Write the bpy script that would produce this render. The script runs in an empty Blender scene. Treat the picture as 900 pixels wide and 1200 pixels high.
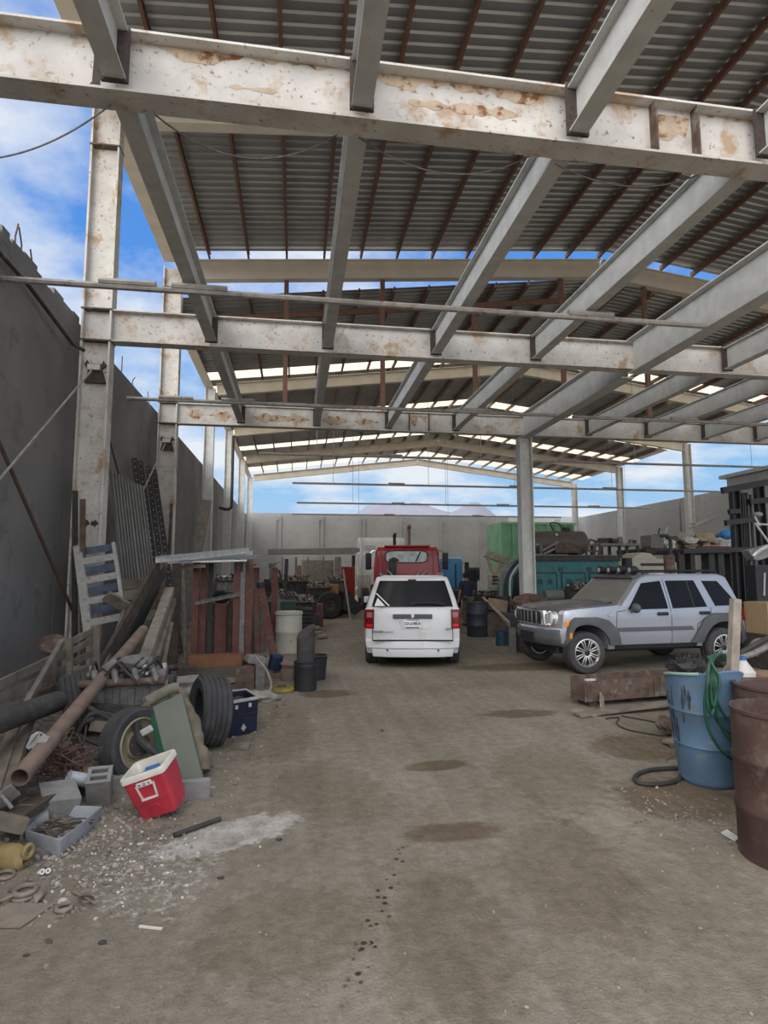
import bpy, bmesh, math, random
from mathutils import Vector, Matrix, noise
random.seed(7)
S = bpy.context.scene
COL = S.collection
PI = math.pi
# ------------------------------------------------------------------ camera
F_PX, PITCH, YAW, ROLL, CAM_H = 680.0, math.radians(5.843), math.radians(8.594), math.radians(-0.12), 1.75
_f = Vector((math.sin(YAW)*math.cos(PITCH), math.cos(YAW)*math.cos(PITCH), math.sin(PITCH)))
_r0 = Vector((math.cos(YAW), -math.sin(YAW), 0)); _u0 = _r0.cross(_f)
_r = _r0*math.cos(ROLL) + _u0*math.sin(ROLL); _u = -_r0*math.sin(ROLL) + _u0*math.cos(ROLL)
cam = bpy.data.cameras.new('camera'); camo = bpy.data.objects.new('camera', cam); COL.objects.link(camo)
camo.matrix_world = Matrix(((_r.x, _u.x, -_f.x, 0), (_r.y, _u.y, -_f.y, 0), (_r.z, _u.z, -_f.z, CAM_H), (0, 0, 0, 1)))
cam.sensor_fit = 'VERTICAL'; cam.sensor_height = 36; cam.sensor_width = 27; cam.lens = F_PX/1200*36
cam.clip_end = 12000
S.camera = camo
CP = Vector((0, 0, CAM_H))
def _ray(x, y): return _r*((x-450)/F_PX) - _u*((y-600)/F_PX) + _f
def G(x, y, z=0.0):
    d = _ray(x, y); return CP + d*((z-CAM_H)/d.z)
def P(x, y, Y):
    d = _ray(x, y); return CP + d*(Y/d.y)
# ------------------------------------------------------------------ exposure, sky, sun, added sky fill lamps
S.view_settings.view_transform = 'Standard'; S.view_settings.look = 'None'
S.view_settings.exposure = 0.0; S.view_settings.gamma = 1.0; S.view_settings.use_curve_mapping = False
W = bpy.data.worlds.new('sky'); S.world = W; W.use_nodes = True
nt = W.node_tree; nt.nodes.clear()
def N(t, **k):
    n = nt.nodes.new(t)
    for a, b in k.items(): setattr(n, a, b)
    return n
L = lambda a, b: nt.links.new(a, b)
tc = N('ShaderNodeTexCoord'); sep = N('ShaderNodeSeparateXYZ'); L(tc.outputs['Generated'], sep.inputs[0])
ramp = N('ShaderNodeValToRGB'); L(sep.outputs['Z'], ramp.inputs[0])
cr = ramp.color_ramp; cr.elements[0].position = 0.0; cr.elements[0].color = (0.50, 0.68, 0.86, 1)
cr.elements[1].position = 1.0; cr.elements[1].color = (0.06, 0.20, 0.62, 1)
e = cr.elements.new(0.16); e.color = (0.30, 0.56, 0.88, 1)
e = cr.elements.new(0.45); e.color = (0.10, 0.31, 0.80, 1)
zc = N('ShaderNodeMath', operation='ADD'); L(sep.outputs['Z'], zc.inputs[0]); zc.inputs[1].default_value = 0.22
dv = N('ShaderNodeVectorMath', operation='DIVIDE'); L(tc.outputs['Generated'], dv.inputs[0])
cmb = N('ShaderNodeCombineXYZ'); L(zc.outputs[0], cmb.inputs[0]); L(zc.outputs[0], cmb.inputs[1]); cmb.inputs[2].default_value = 1.0
L(cmb.outputs[0], dv.inputs[1])
mp = N('ShaderNodeMapping'); L(dv.outputs[0], mp.inputs[0]); mp.inputs['Location'].default_value = (3.1, 1.3, 0); mp.inputs['Scale'].default_value = (1, 1, 0)
nz = N('ShaderNodeTexNoise'); L(mp.outputs[0], nz.inputs['Vector']); nz.inputs['Scale'].default_value = 1.5; nz.inputs['Detail'].default_value = 9; nz.inputs['Roughness'].default_value = 0.58
cr2 = N('ShaderNodeValToRGB'); L(nz.outputs['Fac'], cr2.inputs[0])
cr2.color_ramp.elements[0].position = 0.42; cr2.color_ramp.elements[0].color = (0, 0, 0, 1)
cr2.color_ramp.elements[1].position = 0.60; cr2.color_ramp.elements[1].color = (1, 1, 1, 1)
mx = N('ShaderNodeMix', data_type='RGBA'); L(cr2.outputs[0], mx.inputs[0]); L(ramp.outputs[0], mx.inputs[6]); mx.inputs[7].default_value = (0.80, 0.86, 0.93, 1)
bg = N('ShaderNodeBackground'); L(mx.outputs[2], bg.inputs[0]); bg.inputs[1].default_value = 1.0
wo = N('ShaderNodeOutputWorld'); L(bg.outputs[0], wo.inputs[0])
def sun(name, energy, ang, d, col):
    l = bpy.data.lights.new(name, 'SUN'); l.energy = energy; l.angle = math.radians(ang); l.color = col
    o = bpy.data.objects.new(name, l); COL.objects.link(o); o.location = (0, -6, 30)
    o.rotation_euler = Vector(d).normalized().to_track_quat('-Z', 'Y').to_euler()
sun('sun', 3.0, 70, (0.85, 0.62, -0.36), (1.0, 0.95, 0.88))
sun('sky_fill_front', 2.2, 80, (0.1, 0.9, -0.45), (1.0, 0.93, 0.84))  # added wide lamp, stands in for open sky behind the camera
sun('sky_fill_overhead', 3.6, 90, (0.12, -0.05, -1.0), (1.0, 0.93, 0.84))  # added wide lamp from above, brightens the ground and the clear roof strips
sun('sky_fill_far', 2.6, 90, (-0.25, -0.85, -0.50), (1.0, 0.96, 0.92))  # added wide lamp from the far end, brightens the depth of the shed
# ------------------------------------------------------------------ materials
MATS = {}
def material(name, base, rough=0.8, metal=0.0, var=0.12, scale=6.0, spot=None, spot_amt=0.5, spot_scale=14.0, bump=0.0, bump_scale=40.0,
             spec=0.4, streak=False, trans=None, coat=0.0, alpha=None, dust=None, dust_amt=0.5):
    if name in MATS: return MATS[name]
    m = bpy.data.materials.new(name); m.use_nodes = True; t = m.node_tree; n = t.nodes; l = t.links
    b = n['Principled BSDF']; b.inputs['Roughness'].default_value = rough; b.inputs['Metallic'].default_value = metal
    b.inputs['Specular IOR Level'].default_value = spec; b.inputs['Coat Weight'].default_value = coat
    co = n.new('ShaderNodeTexCoord'); vec = co.outputs['Object']
    if streak:
        mpn = n.new('ShaderNodeMapping'); mpn.inputs['Scale'].default_value = streak; l.new(vec, mpn.inputs[0]); vec = mpn.outputs[0]
    a = n.new('ShaderNodeTexNoise'); a.inputs['Scale'].default_value = scale; a.inputs['Detail'].default_value = 6; l.new(vec, a.inputs['Vector'])
    r = n.new('ShaderNodeValToRGB'); l.new(a.outputs['Fac'], r.inputs[0])
    lo = [max(0, c*(1-var*1.6)) for c in base]; hi = [min(1, c*(1+var*1.3)) for c in base]
    r.color_ramp.elements[0].position = 0.3; r.color_ramp.elements[0].color = (*lo, 1)
    r.color_ramp.elements[1].position = 0.7; r.color_ramp.elements[1].color = (*hi, 1)
    out = r.outputs[0]
    for (sc, sa, ss) in ((spot, spot_amt, spot_scale), (dust, dust_amt, 2.5)):
        if sc is None: continue
        a2 = n.new('ShaderNodeTexNoise'); a2.inputs['Scale'].default_value = ss; a2.inputs['Detail'].default_value = 8; a2.inputs['Roughness'].default_value = 0.65
        l.new(co.outputs['Object'], a2.inputs['Vector'])
        r2 = n.new('ShaderNodeValToRGB'); l.new(a2.outputs['Fac'], r2.inputs[0])
        p = 0.72-0.34*sa
        r2.color_ramp.elements[0].position = p; r2.color_ramp.elements[0].color = (0, 0, 0, 1)
        r2.color_ramp.elements[1].position = min(1, p+0.10); r2.color_ramp.elements[1].color = (1, 1, 1, 1)
        mm = n.new('ShaderNodeMix'); mm.data_type = 'RGBA'; l.new(r2.outputs[0], mm.inputs[0]); l.new(out, mm.inputs[6]); mm.inputs[7].default_value = (*sc, 1)
        out = mm.outputs[2]
    l.new(out, b.inputs['Base Color'])
    if bump > 0:
        bn = n.new('ShaderNodeTexNoise'); bn.inputs['Scale'].default_value = bump_scale; bn.inputs['Detail'].default_value = 5; l.new(co.outputs['Object'], bn.inputs['Vector'])
        bu = n.new('ShaderNodeBump'); bu.inputs['Strength'].default_value = bump; bu.inputs['Distance'].default_value = 0.02
        l.new(bn.outputs['Fac'], bu.inputs['Height']); l.new(bu.outputs[0], b.inputs['Normal'])
    if trans is not None:
        tb = n.new('ShaderNodeBsdfTranslucent'); tb.inputs[0].default_value = (*trans, 1)
        ms = n.new('ShaderNodeMixShader'); ms.inputs[0].default_value = 0.75
        l.new(b.outputs[0], ms.inputs[1]); l.new(tb.outputs[0], ms.inputs[2]); l.new(ms.outputs[0], n['Material Output'].inputs[0])
    MATS[name] = m; return m
RUST = (0.13, 0.055, 0.025)
M_white = material('weathered_white_steel', (0.54, 0.52, 0.485), 0.65, 0, 0.10, 3, spot=(0.22, 0.105, 0.045), spot_amt=0.40, spot_scale=17, dust=(0.40, 0.29, 0.19), dust_amt=0.52)
M_joist = material('light_grey_steel', (0.52, 0.52, 0.50), 0.6, 0, 0.08, 5, bump=0.12, bump_scale=30, spot=(0.30, 0.26, 0.22), spot_amt=0.30, spot_scale=22)
M_cream = material('cream_painted_steel', (0.56, 0.52, 0.45), 0.7, 0, 0.06, 2)
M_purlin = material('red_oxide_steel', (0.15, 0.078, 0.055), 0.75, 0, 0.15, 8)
M_pipe = material('dull_grey_tube', (0.33, 0.31, 0.29), 0.6, 0.2, 0.15, 8, spot=(0.2, 0.14, 0.1), spot_amt=0.4, spot_scale=10)
M_burn = material('burnt_dark_steel', (0.06, 0.045, 0.04), 0.8, 0, 0.2, 20)
M_sheet = material('galvanised_sheet', (0.33, 0.335, 0.335), 0.38, 0.65, 0.10, 1.2)
M_clear = material('translucent_sheet', (0.85, 0.78, 0.58), 0.6, 0, 0.05, 2, trans=(0.78, 0.71, 0.55))
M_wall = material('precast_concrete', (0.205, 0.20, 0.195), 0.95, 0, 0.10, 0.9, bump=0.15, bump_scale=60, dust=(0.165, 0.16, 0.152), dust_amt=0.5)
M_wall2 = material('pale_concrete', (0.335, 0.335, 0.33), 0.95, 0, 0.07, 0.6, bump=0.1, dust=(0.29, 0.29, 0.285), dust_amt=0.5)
M_wood = material('weathered_grey_wood', (0.175, 0.148, 0.118), 0.9, 0, 0.22, 6, streak=(1, 1, 1), bump=0.25, bump_scale=35, dust=(0.23, 0.21, 0.18), dust_amt=0.4)
M_woodd = material('dark_old_wood', (0.075, 0.06, 0.047), 0.9, 0, 0.25, 8, bump=0.25, bump_scale=30)
M_woodp = material('pale_wood', (0.26, 0.23, 0.19), 0.9, 0, 0.15, 8, bump=0.2, bump_scale=35)
M_rust = material('rusty_steel', (0.115, 0.078, 0.060), 0.85, 0.1, 0.25, 9, bump=0.25, spot=(0.19, 0.175, 0.16), spot_amt=0.5, spot_scale=6)
M_rustpipe = material('dusty_brown_pipe', (0.20, 0.145, 0.115), 0.8, 0.1, 0.15, 7, bump=0.1, spot=(0.17, 0.11, 0.08), spot_amt=0.35, spot_scale=6)
M_dark = material('dark_grimy_steel', (0.055, 0.052, 0.05), 0.75, 0.2, 0.2, 9, dust=(0.13, 0.12, 0.105), dust_amt=0.35)
M_black = material('black_paint', (0.022, 0.023, 0.026), 0.55, 0.0, 0.15, 9)
M_steel = material('dusty_grey_steel', (0.20, 0.19, 0.18), 0.7, 0.3, 0.2, 12, spot=(0.12, 0.08, 0.06), spot_amt=0.4)
M_alu = material('bare_aluminium', (0.50, 0.50, 0.49), 0.5, 0.5, 0.1, 12)
M_tyre = material('dusty_rubber', (0.05, 0.05, 0.051), 0.9, 0, 0.2, 6, bump=0.1, dust=(0.105, 0.10, 0.092), dust_amt=0.45)
M_tyreb = material('black_rubber', (0.03, 0.03, 0.031), 0.85, 0, 0.2, 6)
M_hose = material('black_hose_rubber', (0.035, 0.035, 0.033), 0.7, 0, 0.2, 6, dust=(0.12, 0.11, 0.1), dust_amt=0.35)
M_redst = material('faded_red_steel', (0.125, 0.048, 0.038), 0.75, 0, 0.2, 5, spot=(0.10, 0.085, 0.08), spot_amt=0.5, spot_scale=7)
M_cement = material('cement_block', (0.225, 0.22, 0.21), 0.97, 0, 0.1, 12, bump=0.4, bump_scale=70)
# ------------------------------------------------------------------ mesh helpers
def tag(o, label=None, cat=None, group=None, kind=None):
    if label: o['label'] = label
    if cat: o['category'] = cat
    if group: o['group'] = group
    if kind: o['kind'] = kind
    return o
def empty(name, loc, rz=0.0, label=None, cat=None, group=None):
    o = bpy.data.objects.new(name, None); COL.objects.link(o); o.location = loc; o.rotation_euler = (0, 0, rz); o.empty_display_size = 0.1
    return tag(o, label, cat, group)
def copy_tree(o, parent=None):
    c = o.copy(); COL.objects.link(c)
    if parent: c.parent = parent
    for ch in [x for x in bpy.data.objects if x.parent == o]: copy_tree(ch, c)
    return c
def frame(d, up=(0, 0, 1)):
    d = Vector(d).normalized(); up = Vector(up)
    if abs(d.dot(up.normalized())) > 0.98: up = Vector((0, 1, 0)) if abs(d.y) < 0.9 else Vector((1, 0, 0))
    s = d.cross(up).normalized(); u = s.cross(d).normalized()
    return d, s, u
class MB:
    def __init__(self): self.bm = bmesh.new()
    def face(self, vs):
        try: return self.bm.faces.new(vs)
        except ValueError: return None
    def V(self, p): return self.bm.verts.new(p)
    def loft(self, rings, close=True, cap0=True, cap1=True):
        rr = [[self.V(p) for p in r] for r in rings]
        for a, b in zip(rr[:-1], rr[1:]):
            n = len(a)
            for i in range(n if close else n-1):
                self.face((a[i], a[(i+1) % n], b[(i+1) % n], b[i]))
        if cap0 and close: self.face(rr[0][::-1])
        if cap1 and close: self.face(rr[-1])
        return self
    def box(self, c, s, R=None):
        c = Vector(c); R = R or Matrix.Identity(3)
        if isinstance(R, (int, float)): R = Matrix.Rotation(R, 3, 'Z')
        hx, hy, hz = s[0]/2, s[1]/2, s[2]/2
        q = lambda x, y, z: c + R @ Vector((x, y, z))
        return self.loft([[q(-hx, -hy, z), q(hx, -hy, z), q(hx, hy, z), q(-hx, hy, z)] for z in (-hz, hz)])
    def bar(self, p0, p1, w, h, up=(0, 0, 1)):
        p0, p1 = Vector(p0), Vector(p1); d, s, u = frame(p1-p0, up)
        return self.loft([[p + s*a*w/2 + u*b*h/2 for a, b in ((-1, -1), (1, -1), (1, 1), (-1, 1))] for p in (p0, p1)])
    def sweep(self, p0, p1, prof, up=(0, 0, 1)):
        p0, p1 = Vector(p0), Vector(p1); d, s, u = frame(p1-p0, up)
        return self.loft([[p + s*a + u*b for a, b in prof] for p in (p0, p1)])
    def ibeam(self, p0, p1, h, b, tw=0.02, tf=0.025, up=(0, 0, 1)):
        H, B, T = h/2, b/2, tw/2
        pr = [(-B, -H), (B, -H), (B, -H+tf), (T, -H+tf), (T, H-tf), (B, H-tf), (B, H), (-B, H), (-B, H-tf), (-T, H-tf), (-T, -H+tf), (-B, -H+tf)]
        return self.sweep(p0, p1, pr, up)
    def channel(self, p0, p1, h, b, t=0.012, up=(0, 0, 1)):
        H = h/2
        pr = [(0, -H), (b, -H), (b, -H+t), (t, -H+t), (t, H-t), (b, H-t), (b, H), (0, H)]
        return self.sweep(p0, p1, pr, up)
    def cyl(self, p0, p1, r0, r1=None, n=16, cap=True):
        p0, p1 = Vector(p0), Vector(p1); r1 = r0 if r1 is None else r1; d, s, u = frame(p1-p0)
        ring = lambda p, r: [p + s*r*math.cos(2*PI*i/n) + u*r*math.sin(2*PI*i/n) for i in range(n)]
        return self.loft([ring(p0, r0), ring(p1, r1)], True, cap, cap)
    def pipe(self, p0, p1, r, t=0.01, n=18):
        p0, p1 = Vector(p0), Vector(p1); d = (p1-p0).normalized()
        L0 = (p1-p0).length
        return self.lathe(p0, [(r, 0), (r, L0), (r-t, L0), (r-t, 0), (r, 0)], n, d)
    def lathe(self, c, prof, n=24, axis=(0, 0, 1), arc=1.0):
        c = Vector(c); d, s, u = frame(axis)
        full = arc >= 0.999; m = n if full else n+1
        rings = []
        for r, z in prof:
            rings.append([c + d*z + (s*math.cos(2*PI*arc*i/n) + u*math.sin(2*PI*arc*i/n))*max(r, 1e-4) for i in range(m)])
        self.loft(rings, full, False, False)
        if full:
            if prof[0][0] < 1e-3 or prof[-1][0] < 1e-3: bmesh.ops.remove_doubles(self.bm, verts=self.bm.verts[-m*len(prof):] if False else list(self.bm.verts), dist=3e-4)
        return self
    def tube(self, pts, r, n=8, closed=False, taper=None):
        pts = [Vector(p) for p in pts]; m = len(pts); rings = []; u = None
        for i, p in enumerate(pts):
            a = pts[(i-1) % m] if (closed or i > 0) else pts[i]; b = pts[(i+1) % m] if (closed or i < m-1) else pts[i]
            d = (b-a).normalized()
            if u is None: _, s, u = frame(d)
            u = (u - d*u.dot(d)).normalized(); s = d.cross(u)
            rr = r if taper is None else r*(1+(taper-1)*i/(m-1))
            rings.append([p + s*rr*math.cos(2*PI*k/n) + u*rr*math.sin(2*PI*k/n) for k in range(n)])
        if closed: rings.append(rings[0])
        self.loft(rings, True, not closed, not closed)
        return self
    def torus(self, c, R, r, axis=(0, 0, 1), n=28, k=10):
        c = Vector(c); d, s, u = frame(axis)
        return self.tube([c + (s*math.cos(2*PI*i/n) + u*math.sin(2*PI*i/n))*R for i in range(n)], r, k, True)
    def ball(self, c, r, sub=2, sc=(1, 1, 1), jit=0.0, seed=0):
        v = bmesh.ops.create_icosphere(self.bm, subdivisions=sub, radius=1.0)['verts']; c = Vector(c)
        for x in v:
            k = 1.0 + (jit*noise.noise(x.co*1.7 + Vector((seed*3.1, seed*1.7, 0))) if jit else 0)
            x.co = c + Vector((x.co.x*r*sc[0], x.co.y*r*sc[1], x.co.z*r*sc[2]))*k
        return self
    def prism(self, poly, o, ax, ay, az, depth):
        o, ax, ay, az = Vector(o), Vector(ax), Vector(ay), Vector(az)
        return self.loft([[o + ax*a + ay*b + az*dz for a, b in poly] for dz in (0, depth)])
    def build(self, name, mat, parent=None, smooth=32, bevel=0.0, seg=2, label=None, loc=None, cut=None):
        bm = self.bm
        bmesh.ops.remove_doubles(bm, verts=list(bm.verts), dist=1e-5)
        bmesh.ops.recalc_face_normals(bm, faces=list(bm.faces))
        if bevel > 0:
            ed = [e for e in bm.edges if len(e.link_faces) == 2 and e.calc_face_angle(0) > math.radians(28)]
            bmesh.ops.bevel(bm, geom=ed, offset=bevel, segments=seg, affect='EDGES', profile=0.6, clamp_overlap=True)
        if parent is None and loc is None:
            xs = [v.co for v in bm.verts]
            loc = Vector(((min(p.x for p in xs)+max(p.x for p in xs))/2, (min(p.y for p in xs)+max(p.y for p in xs))/2, min(p.z for p in xs)))
        if loc is not None: bmesh.ops.translate(bm, verts=list(bm.verts), vec=-Vector(loc))
        me = bpy.data.meshes.new(name); bm.to_mesh(me); bm.free()
        if smooth:
            me.shade_smooth(); me.set_sharp_from_angle(angle=math.radians(smooth))
        me.materials.append(mat)
        o = bpy.data.objects.new(name, me); COL.objects.link(o)
        if loc is not None: o.location = loc
        if parent is not None: o.parent = parent
        if label: o['label'] = label
        return o
def solo(mb, name, mat, label, cat, group=None, smooth=32, bevel=0.0):
    return tag(mb.build(name, mat, None, smooth, bevel), label, cat, group)
def struct(mb, name, mat, smooth=32, label=None):
    o = mb.build(name, mat, None, smooth); o['kind'] = 'structure'
    if label: o['label'] = label
    return o
class Thing:
    """Empty at the base; parts are built in world coordinates and moved into the empty's frame."""
    def __init__(self, name, loc, label, cat, group=None, rz=0.0):
        self.o = empty(name, loc, rz, label, cat, group); self.inv = (Matrix.Translation(Vector(loc)) @ Matrix.Rotation(rz, 4, 'Z')).inverted()
    def part(self, mb, name, mat, smooth=32, bevel=0.0, parent=None, label=None, world=True):
        if world: bmesh.ops.transform(mb.bm, matrix=self.inv, verts=list(mb.bm.verts))
        return mb.build(name, mat, parent or self.o, smooth, bevel, label=label)
def text_mesh(txt, size, mat, name, M, parent=None, depth=0.004, bold=False):
    cu = bpy.data.curves.new(name, 'FONT'); cu.body = txt; cu.size = size; cu.extrude = depth; cu.align_x = 'CENTER'; cu.align_y = 'CENTER'
    if bold: cu.offset = size*0.03
    t = bpy.data.objects.new(name, cu); COL.objects.link(t)
    me = bpy.data.meshes.new_from_object(t.evaluated_get(bpy.context.evaluated_depsgraph_get()))
    bpy.data.objects.remove(t); bpy.data.curves.remove(cu)
    me.transform(M); me.materials.clear(); me.materials.append(mat)
    o = bpy.data.objects.new(name, me); COL.objects.link(o)
    if parent: o.parent = parent
    return o
def lerp(a, b, t): return a + (b-a)*t
def catenary(a, b, sag, n=24):
    a, b = Vector(a), Vector(b)
    return [a.lerp(b, i/n) - Vector((0, 0, sag*4*(i/n)*(1-i/n))) for i in range(n+1)]
def smooth_path(pts, k=6, closed=False):
    pts = [Vector(p) for p in pts]; out = []; m = len(pts)
    for i in range(m if closed else m-1):
        g = (lambda j: pts[j % m]) if closed else (lambda j: pts[max(0, min(m-1, j))])
        p0, p1, p2, p3 = g(i-1), g(i), g(i+1), g(i+2)
        for s in range(k):
            t = s/k
            out.append(0.5*((2*p1) + (p2-p0)*t + (2*p0-5*p1+4*p2-p3)*t*t + (3*p1-p0-3*p2+p3)*t**3))
    if not closed: out.append(pts[-1])
    return out
# ================================================================== THE SETTING
# ground: packed dirt with fine relief
def dirt_material():
    m = bpy.data.materials.new('packed_dirt'); m.use_nodes = True; t = m.node_tree; n = t.nodes; l = t.links
    b = n['Principled BSDF']; b.inputs['Roughness'].default_value = 0.97; b.inputs['Specular IOR Level'].default_value = 0.15
    co = n.new('ShaderNodeTexCoord')
    def nz(sc, det, rough=0.6, dist=0.0):
        a = n.new('ShaderNodeTexNoise'); a.inputs['Scale'].default_value = sc; a.inputs['Detail'].default_value = det; a.inputs['Roughness'].default_value = rough; a.inputs['Distortion'].default_value = dist
        l.new(co.outputs['Object'], a.inputs['Vector']); return a
    def rp(src, p0, p1, c0=(0, 0, 0), c1=(1, 1, 1)):
        r = n.new('ShaderNodeValToRGB'); l.new(src, r.inputs[0]); r.color_ramp.elements[0].position = p0; r.color_ramp.elements[1].position = p1
        r.color_ramp.elements[0].color = (*c0, 1); r.color_ramp.elements[1].color = (*c1, 1); return r.outputs[0]
    def mix(fac, a, bb, mode='MIX'):
        mm = n.new('ShaderNodeMix'); mm.data_type = 'RGBA'; mm.blend_type = mode
        if isinstance(fac, float): mm.inputs[0].default_value = fac
        else: l.new(fac, mm.inputs[0])
        for i, s in ((6, a), (7, bb)):
            if isinstance(s, tuple): mm.inputs[i].default_value = (*s, 1)
            else: l.new(s, mm.inputs[i])
        return mm.outputs[2]
    def blob(cx, cy, rx, ry, rot=0.0, warp=0.5):
        mpn = n.new('ShaderNodeMapping'); mpn.vector_type = 'TEXTURE'; mpn.inputs['Location'].default_value = (cx, cy, 0); mpn.inputs['Rotation'].default_value = (0, 0, rot); mpn.inputs['Scale'].default_value = (rx, ry, 1)
        l.new(co.outputs['Object'], mpn.inputs[0])
        ln = n.new('ShaderNodeVectorMath'); ln.operation = 'LENGTH'; l.new(mpn.outputs[0], ln.inputs[0])
        a = nz(6.0, 9, 0.72); ad = n.new('ShaderNodeMath'); ad.operation = 'MULTIPLY_ADD'; l.new(a.outputs['Fac'], ad.inputs[0]); ad.inputs[1].default_value = -2*warp; l.new(ln.outputs['Value'], ad.inputs[2])
        return rp(ad.outputs[0], 0.72-warp, 1.0-warp, (1, 1, 1), (0, 0, 0))
    base = rp(nz(0.55, 8, 0.62).outputs['Fac'], 0.33, 0.68, (0.25, 0.218, 0.168), (0.375, 0.34, 0.28))
    fine = rp(nz(11, 10, 0.78).outputs['Fac'], 0.36, 0.66, (0.50, 0.49, 0.475), (1, 1, 1))
    c = mix(0.75, base, fine, 'MULTIPLY')
    # tyre-worn streaks along the drive
    mp1 = n.new('ShaderNodeMapping'); mp1.inputs['Scale'].default_value = (3.2, 0.16, 1); mp1.inputs['Rotation'].default_value = (0, 0, 0.10); l.new(co.outputs['Object'], mp1.inputs[0])
    st = n.new('ShaderNodeTexNoise'); st.inputs['Scale'].default_value = 2.0; st.inputs['Detail'].default_value = 7; l.new(mp1.outputs[0], st.inputs['Vector'])
    c = mix(0.5, c, rp(st.outputs['Fac'], 0.35, 0.65, (0.72, 0.71, 0.69), (1, 1, 1)), 'MULTIPLY')
    # dark oily / damp stains and a spill of white powder
    for a in ((1.28, 5.33, 0.34, 0.15, 0.1), (1.07, 4.0, 0.40, 0.17, 0.0), (2.75, 7.05, 0.55, 0.22), (3.45, 5.55, 0.62, 0.5), (2.95, 4.3, 0.55, 0.5), (4.4, 10.4, 1.8, 0.5), (0.45, 8.6, 0.45, 0.3), (2.3, 11.9, 0.9, 1.4)):
        c = mix(blob(*a), c, mix(1.0, c, (0.60, 0.54, 0.47), 'MULTIPLY'))
    for a in ((0.30, 4.9, 0.45, 0.8, 0.2), (0.0, 3.1, 0.5, 0.45, 0.4), (0.75, 2.9, 0.35, 0.7, -0.2), (1.6, 3.4, 0.4, 0.8, -0.3), (-0.2, 6.6, 0.5, 1.1, 0.0), (2.2, 5.0, 0.5, 1.0, -0.3)):
        c = mix(blob(*a, 0.75), c, mix(1.0, c, (0.80, 0.775, 0.735), 'MULTIPLY'))
    drip = n.new('ShaderNodeMath'); drip.operation = 'MULTIPLY'; l.new(blob(0.464, 3.196, 0.827, 0.075, 1.222, 0.15), drip.inputs[0])
    vd = n.new('ShaderNodeTexVoronoi'); vd.inputs['Scale'].default_value = 17; l.new(co.outputs['Object'], vd.inputs['Vector']); l.new(rp(vd.outputs['Distance'], 0.20, 0.30, (1, 1, 1), (0, 0, 0)), drip.inputs[1])
    c = mix(drip.outputs[0], c, (0.045, 0.038, 0.032))
    white = n.new('ShaderNodeMath'); white.operation = 'MULTIPLY'; l.new(blob(-0.42, 4.18, 0.55, 0.22, 0.5, 0.85), white.inputs[0]); l.new(rp(nz(5, 7, 0.7).outputs['Fac'], 0.32, 0.62), white.inputs[1])
    c = mix(white.outputs[0], c, mix(0.6, c, (0.66, 0.65, 0.63)))
    w2 = n.new('ShaderNodeMath'); w2.operation = 'MULTIPLY'; l.new(blob(-0.80, 3.75, 0.42, 0.55, 0.3, 0.6), w2.inputs[0]); l.new(rp(nz(16, 7, 0.75).outputs['Fac'], 0.5, 0.66), w2.inputs[1])
    c = mix(w2.outputs[0], c, (0.52, 0.51, 0.49))
    # crumbs: little pale and dark grains
    vo = n.new('ShaderNodeTexVoronoi'); vo.inputs['Scale'].default_value = 28; l.new(co.outputs['Object'], vo.inputs['Vector'])
    c = mix(rp(vo.outputs['Distance'], 0.07, 0.13, (1, 1, 1), (0, 0, 0)), c, mix(0.7, c, vo.outputs['Color'], 'OVERLAY'))
    l.new(c, b.inputs['Base Color'])
    h1 = nz(9, 8, 0.7); h2 = nz(60, 4, 0.6)
    ad = n.new('ShaderNodeMath'); ad.operation = 'MULTIPLY_ADD'; l.new(h2.outputs['Fac'], ad.inputs[0]); ad.inputs[1].default_value = 0.35; l.new(h1.outputs['Fac'], ad.inputs[2])
    ad2 = n.new('ShaderNodeMath'); ad2.operation = 'MULTIPLY_ADD'; l.new(st.outputs['Fac'], ad2.inputs[0]); ad2.inputs[1].default_value = 0.8; l.new(ad.outputs[0], ad2.inputs[2])
    bu = n.new('ShaderNodeBump'); bu.inputs['Strength'].default_value = 0.75; bu.inputs['Distance'].default_value = 0.05; l.new(ad2.outputs[0], bu.inputs['Height']); l.new(bu.outputs[0], b.inputs['Normal'])
    return m
M_dirt = dirt_material()
mb = MB(); mb.box((9.4, 17, -0.1), (28, 56, 0.2)); o = mb.build('floor', M_dirt, None, 0, loc=(0, 0, 0)); o['kind'] = 'structure'
mb = MB()
for x0, x1, y0, y1 in ((-4000, 4000, 45, 7000), (-4000, -4.6, -300, 45), (23.4, 4000, -300, 45), (-4.6, 23.4, -300, -11)):
    mb.box(((x0+x1)/2, (y0+y1)/2, -0.15), (x1-x0, y1-y0, 0.2))
M_out = material('open_country_ground', (0.30, 0.26, 0.20), 0.95, 0, 0.1, 0.05)
o = mb.build('trim_outside_ground', M_out, None, 0, loc=(0, 0, 0)); o['kind'] = 'structure'

# precast concrete walls
mb = MB(); ys = [-2, 2.2, 5.5, 9.8, 15.15, 22.0, 28.3, 35.0, 43.9]
for a, b in zip(ys[:-1], ys[1:]):
    mb.box((-3.86, (a+b)/2, 3.0), (0.26, b-a-0.02, 6.0 + 0.03*random.uniform(-1, 1)))
mb.box((-3.86, 0.1, 6.2), (0.24, 4.0, 0.5))
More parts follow.
